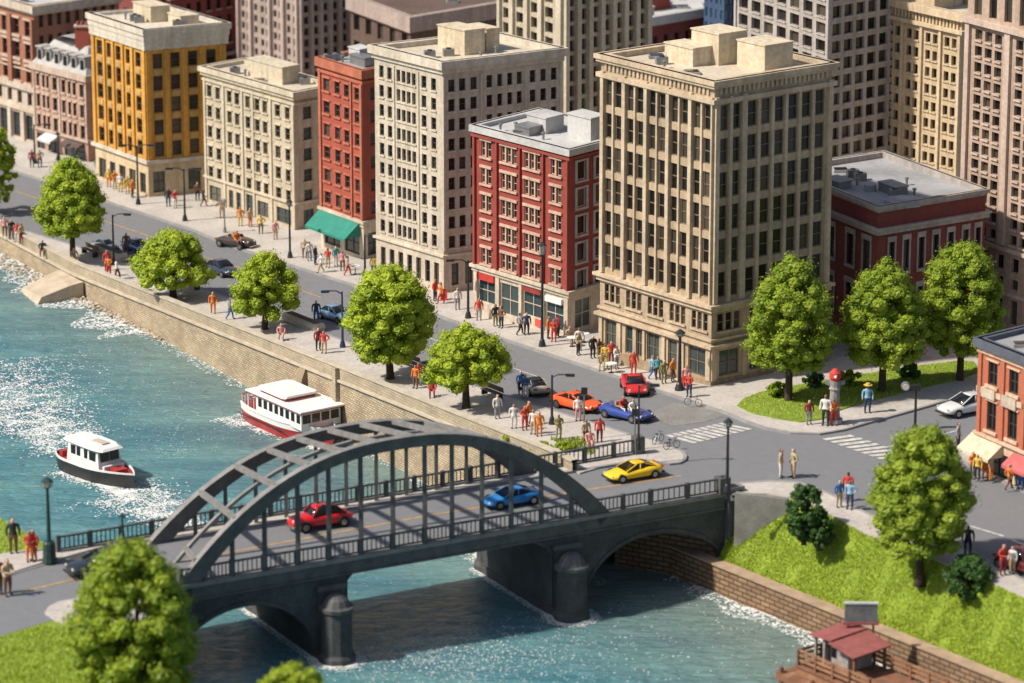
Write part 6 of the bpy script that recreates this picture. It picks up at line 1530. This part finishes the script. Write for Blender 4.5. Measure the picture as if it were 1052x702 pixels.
# promenade
for a in [(5, 243, 'pink', 'brown', 'stand', 0, 'pink topped figure at the far left end of the promenade'), (12, 246, 'black', 'navy', 'hold', .5, 'dark figure second from left on the promenade'), (18, 249, 'red', 'white', 'stand', 0, 'red topped figure third from left on the promenade'), (22, 250, 'tan', 'maroon', 'stand', 1, 'tan and maroon figure fourth from left on the promenade'),
          (44, 262, 'black', 'brown', 'sit', 0, 'small dark figure sitting by the parapet at the far left'), (76, 270, 'tan', 'tan', 'sit', .5, 'tan figure sitting at the egg-shaped tree trunk'), (110, 278, 'red', 'red', 'stand', .2, 'red figure left of the one-armed promenade lamp'), (112, 284, 'orange', 'red', 'hold', -.4, 'orange figure nearest the parapet by the one-armed lamp'), (120, 287, 'white', 'brown', 'walk', 1.4, 'white topped walker right of the one-armed lamp'), (130, 260, 'brown', 'brown', 'stand', 0, 'brown figure at the front of the small blue car'),
          (219, 322, 'orange', 'orange', 'stand', 0, 'all orange figure between the wide low tree and the small tree'), (236, 328, 'grey', 'blue', 'walk', 1.5, 'grey and blue walker left of the small spreading tree'), (289, 349, 'pink', 'tan', 'sit', 0, 'pink figure sitting by the parapet under the small tree'), (327, 360, 'maroon', 'black', 'stand', .4, 'maroon figure, left one before the navy lamp'), (333, 363, 'red', 'tan', 'hips', -.3, 'red and tan figure, right one before the navy lamp'), (325, 331, 'navy', 'blue', 'stand', 0, 'navy figure behind the planter left of the pale blue car'),
          (430, 396, 'red', 'white', 'hold', .2, 'red and white figure right of the tallest promenade tree'), (427, 399, 'orange', 'brown', 'stand', -.6, 'orange figure close to the tallest promenade tree'), (444, 407, 'red', 'maroon', 'sit', 0, 'red figure sitting on the parapet side between two trees'),
          (511, 430, 'white', 'grey', 'stand', .4, 'white topped figure leftmost in the group before the orange-red car'), (528, 440, 'white', 'white', 'hips', 0, 'all white figure second in the promenade group'), (539, 442, 'red', 'red', 'hold', .3, 'all red figure in the middle of the promenade group'), (543, 437, 'orange', 'maroon', 'stand', 1, 'orange topped figure just behind the all red one'), (548, 446, 'white', 'tan', 'stand', -.4, 'white topped figure right of the all red one'), (554, 448, 'orange', 'orange', 'stand', 0, 'all orange figure at the right end of the promenade group'),
          (574, 451, 'olive', 'khaki', 'hold', .2, 'olive topped figure right of the promenade lamp'), (594, 432, 'white', 'pink', 'stand', 0, 'white topped figure at the kerb by the orange-red car'), (602, 456, 'tan', 'brown', 'stand', .5, 'tan figure at the foot of the bare metal pole'), (616, 454, 'red', 'maroon', 'stand', 0, 'red figure near the far railing of the bridge'), (606, 460, 'pink', 'pink', 'sit', 0, 'pink figure crouching at the bare metal pole'), (535, 405, 'blue', 'navy', 'stand', .4, 'blue figure at the front of the cream and dark car'), (540, 409, 'blue', 'white', 'hold', -.4, 'blue and white figure beside the cream and dark car')]: P(*a, s_=1.0)
for a in [(640, 425, 'red', 'white', 'sit', .5, 'red topped passenger in the dark blue open car'), (650, 428, 'white', 'tan', 'sit', .5, 'white topped passenger in the dark blue open car')]: P(*a, dz=.45)
P(243, 252, 'orange', 'brown', 'sit', .6, 'orange topped driver of the old black open car', dz=.45)
# left bank
P(8, 612, 'tan', 'brown', 'hold', .8, 'tall tan figure in the near group at the left edge', z=.02, s_=1.35); P(-2, 610, 'maroon', 'black', 'stand', 0, 'maroon figure cut by the left edge of the photo', z=.02, s_=1.35)
P(14, 568, 'black', 'brown', 'stand', .3, 'dark figure on the pavement left of the red one by the bridge lamp', z=.14, s_=1.3)
P(31, 577, 'red', 'orange', 'hold', .2, 'figure in red top and orange trousers beside the left bridge lamp', z=.14, s_=1.15); P(35, 576, 'red', 'red', 'stand', -.6, 'all red figure close to the left bridge lamp', z=.14, s_=1.15)
# ================================================================== CARVED PILLAR
p = G(857, 434, .2); root = empty('carved_pillar', p, 'grey carved pillar with a red painted top on the park lawn', 'statue'); Hh = ztop(p, 379) - p.z; st1 = mat('pillar_stone', (.32, .3, .28), .9, .3, 3, .5)
mb = MB(); mb.tube([(0, 0, 0), (0, 0, .3), (0, 0, .32), (0, 0, Hh*.3), (0, 0, Hh*.33), (0, 0, Hh*.38), (0, 0, Hh*.6), (0, 0, Hh*.63), (0, 0, Hh*.68), (0, 0, Hh*.78)], [.6, .6, .42, .36, .46, .38, .34, .44, .36, .38], st1, 10); mb.build('shaft', root, org=(0, 0, 0))
mb = MB(); 
for s_ in (-1, 1): mb.loft([[(s_*.2, -.08, Hh*.66), (s_*.2, .08, Hh*.66), (s_*.2, .08, Hh*.76), (s_*.2, -.08, Hh*.76)], [(s_*.72, -.05, Hh*.72), (s_*.72, .05, Hh*.72), (s_*.72, .05, Hh*.80), (s_*.72, -.05, Hh*.80)]], st1)
mb.build('wing', root, org=(0, 0, 0)); mb = MB(); mb.tube([(0, 0, Hh*.78), (0, 0, Hh*.84), (0, 0, Hh*.93), (0, 0, Hh)], [.3, .44, .42, .15], cloth(CC['red']), 10); mb.tube([(0, -.35, Hh*.88), (0, -.62, Hh*.87)], [.14, .05], cloth(CC['white']), 6); mb.build('top_head', root, org=(0, 0, 0))
# ================================================================== BARRIERS AND CAFE TABLES
redb_ = cloth((.62, .08, .05))
def barrier(a, b, label):
    A, B_ = G(*a, .14), G(*b, .14); root = empty('barrier', A, label, 'barrier', 'red cafe barriers before the red brick shops'); d = B_ - A
    mb = MB(); mb.bar(Vector((0, 0, .55)), d + Vector((0, 0, .55)), .05, redb_, .62); mb.build('banner', root, org=(0, 0, 0))
    for t in (0, 1): mb = MB(); mb.tube([d*t, d*t + Vector((0, 0, 1))], [.05, .05], M['black'], 6); mb.build('post', root, org=(0, 0, 0))
barrier((493, 317), (510, 323), 'red cafe barrier at the left end of the red brick shops'); barrier((516, 325), (534, 332), 'red cafe barrier in the middle of the red brick shops'); barrier((540, 334), (556, 340), 'red cafe barrier just left of the very tall pole')
def cafe(x, y, label):
    p = G(x, y, .14); root = empty('cafe_table', p, label, 'table', 'small cafe tables'); mb = MB(); mb.tube([(0, 0, .72), (0, 0, .76)], [.42, .42], M['white'], 14); mb.build('tabletop', root, org=(0, 0, 0)); mb = MB(); mb.tube([(0, 0, 0), (0, 0, .03), (0, 0, .04), (0, 0, .72)], [.25, .24, .04, .04], M['black'], 8); mb.build('pedestal', root, org=(0, 0, 0))
cafe(588, 356, 'white cafe table by the seated tan figure at the red brick corner'); cafe(600, 352, 'white cafe table in the alley mouth beside the tan tower'); cafe(365, 282, 'white cafe table right of the teal awning'); cafe(628, 383, 'white cafe table at the kerb before the tan tower')
def aboard(x, y, c, label):
    p = G(x, y, .14); root = empty('sandwich_board', p, label, 'sign', 'pavement signs'); 
    for s_ in (-1, 1): mb = MB(); mb.box((0, s_*.16, .45), (.28, 0, 0), (0, .02, 0), (0, -s_*.12, .45), cloth(CC[c])); mb.build('panel', root, org=(0, 0, 0))
aboard(388, 278, 'yellow', 'yellow pavement sign between the rust townhouse and the pale office block'); aboard(456, 308, 'red', 'red pavement sign at the pale office corner'); aboard(703, 396, 'red', 'red pavement sign beside the thick dark pole')
# round yellow shop sign right of the teal awning
# ================================================================== BOATS
def hull(root, L, Bm, m_side, m_rim, m_deck, zs=(.0, 1.1, 1.5), blunt=.35, stripe=None, m_low=None):
    n = 16
    def half(t): # width profile, t from stern(0) to bow(1)
        return Bm / 2 * (1 - max(0, (t - .45) / .55) ** 2.2) * (1 - blunt * max(0, (.25 - t) / .25) ** 2)
    def outline(z, k, rk): return [(-L/2 + L*t + rk * max(0, t - .5) * 1.2, half(t)*k, z + .28 * max(0, t - .5) ** 1.5 * (z > .3)) for t in [i/n for i in range(n+1)]]
    def rg(z, k, rk): o = outline(z, k, rk); return [(x, -y, zz) for x, y, zz in o] + [(x, y, zz) for x, y, zz in o[::-1]]
    rr = [rg(-.5, .7, -.3), rg(.0, .88, 0), rg(zs[1] * .66, .98, .42), rg(zs[1], 1.0, .6)]
    mb = MB(); mb.loft(rr[:3], m_low or m_side, cap=False); mb.loft(rr[2:], m_side, cap=False); mb.build('hull', root, org=(0, 0, 0), smooth=False)
    mb = MB(); a, b, c, d = rg(zs[1], 1.03, .62), rg(zs[1] + .14, 1.03, .64), rg(zs[1] + .14, .93, .50), rg(zs[1] - .05, .93, .5); mb.loft([a, b, c, d], m_rim, cap=False); mb.build('gunwale', root, org=(0, 0, 0))
    mb = MB(); q = rg(zs[1] - .12, .96, .5); q = [(x, y, zs[1] - .12) for x, y, z in q]; mb.quad(q, m_deck); mb.build('deck', root, org=(0, 0, 0))
    return rg
wp, rp_, bk = M['white'], mat('boat_red', (.42, .04, .04), .5), mat('hull_black', (.03, .028, .028), .45, .3, 3)
dqa = math.atan2(DQn.y, DQn.x)
p = at(101, 489, ZW + .02); root = empty('motor_launch', p, 'small motor launch with black hull, red deck and white cabin on the open river', 'boat', rz=dqa + .10); root.scale = (.92, .92, .9)
hull(root, 9.2, 3.5, bk, wp, rp_, zs=(0, 1.15, 1.5), blunt=.5)
mb = MB(); mb.loft([[(-2.7, -1.15, 1), (-2.7, 1.15, 1), (-2.5, 1.08, 2.75), (-2.5, -1.08, 2.75)], [(1.7, -1.15, 1), (1.7, 1.15, 1), (1.45, 1.05, 2.75), (1.45, -1.05, 2.75)]], wp); cb = mb.build('cabin', root, org=(0, 0, 0))
mb = MB(); mb.loft([[(-3.1, -1.2, 2.75), (-3.1, 1.2, 2.75), (-3.0, .9, 2.98), (-3.0, -.9, 2.98)], [(-1, -1.35, 2.75), (-1, 1.35, 2.75), (-1, 1.0, 3.06), (-1, -1.0, 3.06)], [(1.2, -1.35, 2.75), (1.2, 1.35, 2.75), (1.1, 1.0, 3.04), (1.1, -1.0, 3.04)], [(2.1, -1.05, 2.72), (2.1, 1.05, 2.72), (1.9, .8, 2.88), (1.9, -.8, 2.88)]], wp); mb.build('roof', root, org=(0, 0, 0))
mb = MB(); mb.abox(-.3, 1.2, -.35, .35, 3.06, 3.12, M['coping']); mb.build('roof_hatch', root, org=(0, 0, 0))
def win(x0, x1, y, z0, z1): mb = MB(); mb.abox(x0, x1, y - .03, y + .03, z0, z1, M['carglass']); mb.build('window', root, org=(0, 0, 0))
for x0, x1 in ((-2.1, -1.5), (-1.3, -.85), (-.3, .1), (.4, 1.2)):
    for s_ in (-1, 1): win(x0, x1, s_ * 1.115, 1.75, 2.5)
for y0, y1 in ((-.9, -.06), (.06, .9)): mb = MB(); mb.box((1.62, (y0+y1)/2, 2.12), (.03, 0, -.00), (0, (y1-y0)/2, 0), (-.05, 0, .38), M['carglass']); mb.build('windscreen', root, org=(0, 0, 0))
mb = MB(); mb.abox(2.3, 3.3, -.55, .55, 1.03, 1.35, rp_); mb.build('bow_locker', root, org=(0, 0, 0)); mb = MB(); mb.abox(2.0, 2.25, -1.0, 1.0, 1.03, 1.5, wp); mb.build('bow_bench', root, org=(0, 0, 0))
mb = MB(); mb.abox(-3.9, -3.5, -1.0, 1.0, 1.03, 1.5, rp_); mb.build('stern_bench', root, org=(0, 0, 0))
# ferry
p = at(303, 443, ZW + .02); root = empty('river_ferry', p, 'white and red double-roofed passenger ferry beside the quay behind the bridge arch', 'ferry', rz=dqa); root.scale = (.84, .92, .84)
hull(root, 12.5, 4.6, wp, wp, rp_, zs=(0, 1.6, 1.9), blunt=.25, m_low=rp_)
mb = MB(); 
for s_ in (-1, 1): mb.abox(-5.6, 2.2, s_*2.29 - .02, s_*2.29 + .02, .82, .92, bk)
mb.build('rubbing_strake', root, org=(0, 0, 0))
mb = MB(); mb.abox(-3.2, 4.4, -1.95, 1.95, 1.5, 3.1, wp); mb.build('deckhouse', root, org=(0, 0, 0))
mb = MB(); mb.abox(-4.6, 4.7, -2.15, 2.15, 3.1, 3.2, rp_); mb.abox(-4.65, 4.75, -2.2, 2.2, 3.2, 3.34, wp); mb.build('lower_roof', root, org=(0, 0, 0))
mb = MB(); mb.abox(-3.2, 1.0, -1.5, 1.5, 3.34, 3.66, rp_); mb.build('upper_coaming', root, org=(0, 0, 0))
mb = MB(); mb.loft([[(x, -w, 3.66), (x, w, 3.66), (x, w*.9, 3.86), (x, -w*.9, 3.86)] for x, w in ((-3.5, 1.55), (-3.1, 1.8), (.9, 1.8), (1.25, 1.6))], wp); mb.build('upper_roof', root, org=(0, 0, 0))
def win2(x0, x1, y, z0, z1): mb = MB(); mb.abox(x0, x1, y - .03, y + .03, z0, z1, M['carglass']); mb.build('window', root, org=(0, 0, 0))
for i in range(8):
    for s_ in (-1, 1): win2(-2.8 + i * .92, -2.25 + i * .92, s_ * 1.95, 2.1, 2.9)
for i in range(4): mb = MB(); mb.abox(4.4, 4.44, -1.8 + i * .93, -1.05 + i * .93, 2.1, 2.9, M['carglass']); mb.build('window', root, org=(0, 0, 0))
mb = MB()
for s_ in (-1, 1):
    for i in range(6): mb.bar((-5.9 + i * .5, s_ * 1.75, 1.5), (-5.9 + i * .5, s_ * 1.75, 2.5), .06, wp)
    mb.bar((-5.9, s_ * 1.75, 2.5), (-3.2, s_ * 1.75, 2.5), .07, rp_); mb.bar((-5.9, s_ * 1.75, 2.05), (-3.2, s_ * 1.75, 2.05), .05, rp_)
mb.bar((-5.9, -1.75, 2.5), (-5.9, 1.75, 2.5), .07, rp_); mb.bar((-5.9, -1.75, 2.05), (-5.9, 1.75, 2.05), .05, rp_)
for x_ in (-4.5,): 
    for s_ in (-1, 1): mb.bar((x_, s_ * 1.95, 1.5), (x_, s_ * 1.95, 3.1), .09, wp)
mb.build('stern_railing', root, org=(0, 0, 0))
# ================================================================== WOODEN PIER WITH KIOSK (bottom right)
wd = M['wood']; wd2 = mat('dock_wood_dark', (.24, .11, .06), .85, .35, 1.5, .4); redroof = mat('faded_red_roof', (.30, .09, .08), .8, .25, 1)
o0 = at(797, 690, ZW + .9); root = empty('wooden_pier', o0, 'weathered brown wooden pier with plank rails moored by the brick wall', 'pier', rz=math.atan2(wd_.y, wd_.x))
# local x = along wall (towards lower right), local y: away from camera side
ax = wd_.to_3d(); ay = Vector((-wd_.y, wd_.x, 0)); 
def loc(px, py, z): q = at(px, py, z) - o0; return q.dot(ax), q.dot(ay)
b1 = loc(838, 663, ZW + .9); Wd = b1[1]
print('pier', b1, Wd, 'wall dist', (w0 - o0.to_2d()).dot(-wn))
mb = MB(); nx = 26
for i in range(nx): x0 = i * .62; mb.abox(x0, x0 + .585, 0, Wd, -.12, 0 + random.uniform(-.012, .012), random.choice((wd, wd, wd2)))
mb.abox(0, nx * .62, .0, .12, -.5, -.125, wd2); mb.abox(0, nx * .62, Wd - .12, Wd, -.5, -.125, wd2); mb.abox(.0, .12, .13, Wd - .13, -.5, -.125, wd2); mb.build('deck', root, org=(0, 0, 0))
mb = MB(); mb.abox(1.2, 13, .7, Wd - .5, .02, .55, wd); mb.abox(1.1, 13.1, .6, Wd - .4, .55, .66, wd2); mb.build('platform', root, org=(0, 0, 0))
def rail(x0, y0, x1, y1, z0=.66):
    n = max(1, int(math.hypot(x1-x0, y1-y0) / 1.5)); mb = MB()
    for i in range(n+1): t = i/n; mb.abox(x0+(x1-x0)*t-.08, x0+(x1-x0)*t+.08, y0+(y1-y0)*t-.08, y0+(y1-y0)*t+.08, z0-.6, z0+1.05, wd2)
    for zz in (.35, .7, 1.0): mb.bar((x0, y0, z0+zz), (x1, y1, z0+zz), .07, wd, .17)
    mb.build('rail', root, org=(0, 0, 0))
rail(1.3, .8, 6.2, .8); rail(1.3, .8, 1.3, Wd - .7); rail(6.2, .8, 8.0, .8); rail(4.2, Wd - .6, 12.8, Wd - .6); rail(1.3, Wd - .6, 2.6, Wd - .6)
for i in range(6):
    for yy in (.2, Wd - .2): mb = MB(); mb.tube([(i * 3 + .3, yy, -2.2), (i * 3 + .3, yy, .35)], [.17, .16], wd2, 8); mb.build('pile', root, org=(0, 0, 0))
kx, ky = loc(872, 684, ZW + 1.56)
kr = empty('kiosk', o0 + ax * kx + ay * ky + Vector((0, 0, .66)), 'little kiosk with a folded faded red roof standing on the wooden pier', 'kiosk', rz=math.atan2(wd_.y, wd_.x)); kr.scale = (.95, .95, .86)
gw_ = mat('weathered_boards', (.34, .31, .29), .8, .3, 2); hw = 1.5
mb = MB(); mb.abox(-1.7, .9, -.9, 1.3, 0, 1.72, gw_); mb.build('booth', kr, org=(0, 0, 0)); 
for y_ in (-.55, .1): mb = MB(); mb.abox(-1.3 + (y_+.55)*.0, -.9, -.94, -.9, .1, 1.5, bk); 
mb.build('door', kr, org=(0, 0, 0)); mb = MB(); mb.abox(-.7, -.25, -.94, -.9, .7, 1.4, M['carglass']); mb.build('window', kr, org=(0, 0, 0))
mb = MB()
for x_, y_ in ((-1.9, -1.3), (-1.0, -1.3), (2.0, -1.3), (2.0, 1.4)): mb = MB(); mb.abox(x_-.09, x_+.09, y_-.09, y_+.09, 0, 2.0 if x_ < 0 else 1.75, gw_ if x_ < 0 else wd2); mb.build('post', kr, org=(0, 0, 0))
mb = MB(); mb.loft([[(-2.3, -1.6, 2.05), (-2.3, 1.7, 2.25), (-2.3, 1.7, 2.35), (-2.3, -1.6, 2.15)], [(-.1, -1.6, 2.25), (-.1, 1.7, 2.45), (-.1, 1.7, 2.55), (-.1, -1.6, 2.35)]], redroof); mb.build('roof', kr, org=(0, 0, 0))
mb = MB(); mb.loft([[(-.15, -1.75, 2.1), (-.15, 1.7, 2.3), (-.15, 1.7, 2.4), (-.15, -1.75, 2.2)], [(2.4, -1.75, 1.7), (2.4, 1.7, 1.9), (2.4, 1.7, 2.0), (2.4, -1.75, 1.8)]], redroof); mb.build('roof', kr, org=(0, 0, 0))
sp = o0 + ax * (kx - .6) + ay * (ky + 1.5)
sr = empty('sign_board', Vector((sp.x, sp.y, o0.z + .66)), 'grey weathered sign board on posts rising behind the kiosk roof', 'sign', rz=math.atan2(wd_.y, wd_.x) + .9)
mb = MB(); mb.abox(-1.05, 1.05, -.12, .12, 2.5, 3.7, mat('sign_grey', (.16, .17, .17), .6, .4, 2)); mb.abox(-1.12, 1.12, -.16, .16, 3.7, 3.8, M['rooflight']); mb.build('panel', sr, org=(0, 0, 0)); mb = MB(); mb.abox(-1.15, 1.15, -.2, .2, 2.32, 2.49, redroof); mb.build('sill', sr, org=(0, 0, 0))
for x_ in (-.8, .8): mb = MB(); mb.abox(x_-.07, x_+.07, -.07, .07, 0, 2.32, wd2); mb.build('post', sr, org=(0, 0, 0))
# ================================================================== CAMERA AND LIGHT
cd = bpy.data.cameras.new('camera'); cam = bpy.data.objects.new('camera', cd); COL.objects.link(cam)
cam.location = CAM; cam.rotation_euler = (math.pi / 2 - PITCH, 0, 0)
cd.sensor_width = 36; cd.lens = 36 * FPX / 1052; cd.clip_start = 1; cd.clip_end = 5000
cd.dof.use_dof = True; cd.dof.focus_distance = 318; cd.dof.aperture_fstop = .17
sc.camera = cam
SUN = Vector((-.92, -.30, 0)).normalized(); EL = R(47)
sdir = Vector((SUN.x * math.cos(EL), SUN.y * math.cos(EL), math.sin(EL)))
ld = bpy.data.lights.new('sun', 'SUN'); lo = bpy.data.objects.new('sun', ld); COL.objects.link(lo)
ld.energy = 4.6; ld.angle = R(2.0); ld.color = (1, .92, .81); lo.rotation_euler = sdir.to_track_quat('Z', 'Y').to_euler(); lo.location = (0, 0, 100)
w = bpy.data.worlds.new('World'); sc.world = w; w.use_nodes = True; nt = w.node_tree
sk = nt.nodes.new('ShaderNodeTexSky'); sk.sky_type = 'NISHITA'; sk.sun_disc = False; sk.sun_elevation = EL; sk.sun_rotation = math.atan2(sdir.x, sdir.y); sk.air_density = 1.0; sk.dust_density = 2.0
bg = nt.nodes['Background']; bg.inputs['Strength'].default_value = .092; nt.links.new(sk.outputs[0], bg.inputs['Color'])
sc.view_settings.view_transform = 'Standard'; sc.view_settings.look = 'None'; sc.view_settings.exposure = 0.32; sc.view_settings.gamma = 1
sc.cycles.max_bounces = 6; sc.cycles.transparent_max_bounces = 4; sc.cycles.sample_clamp_indirect = 4
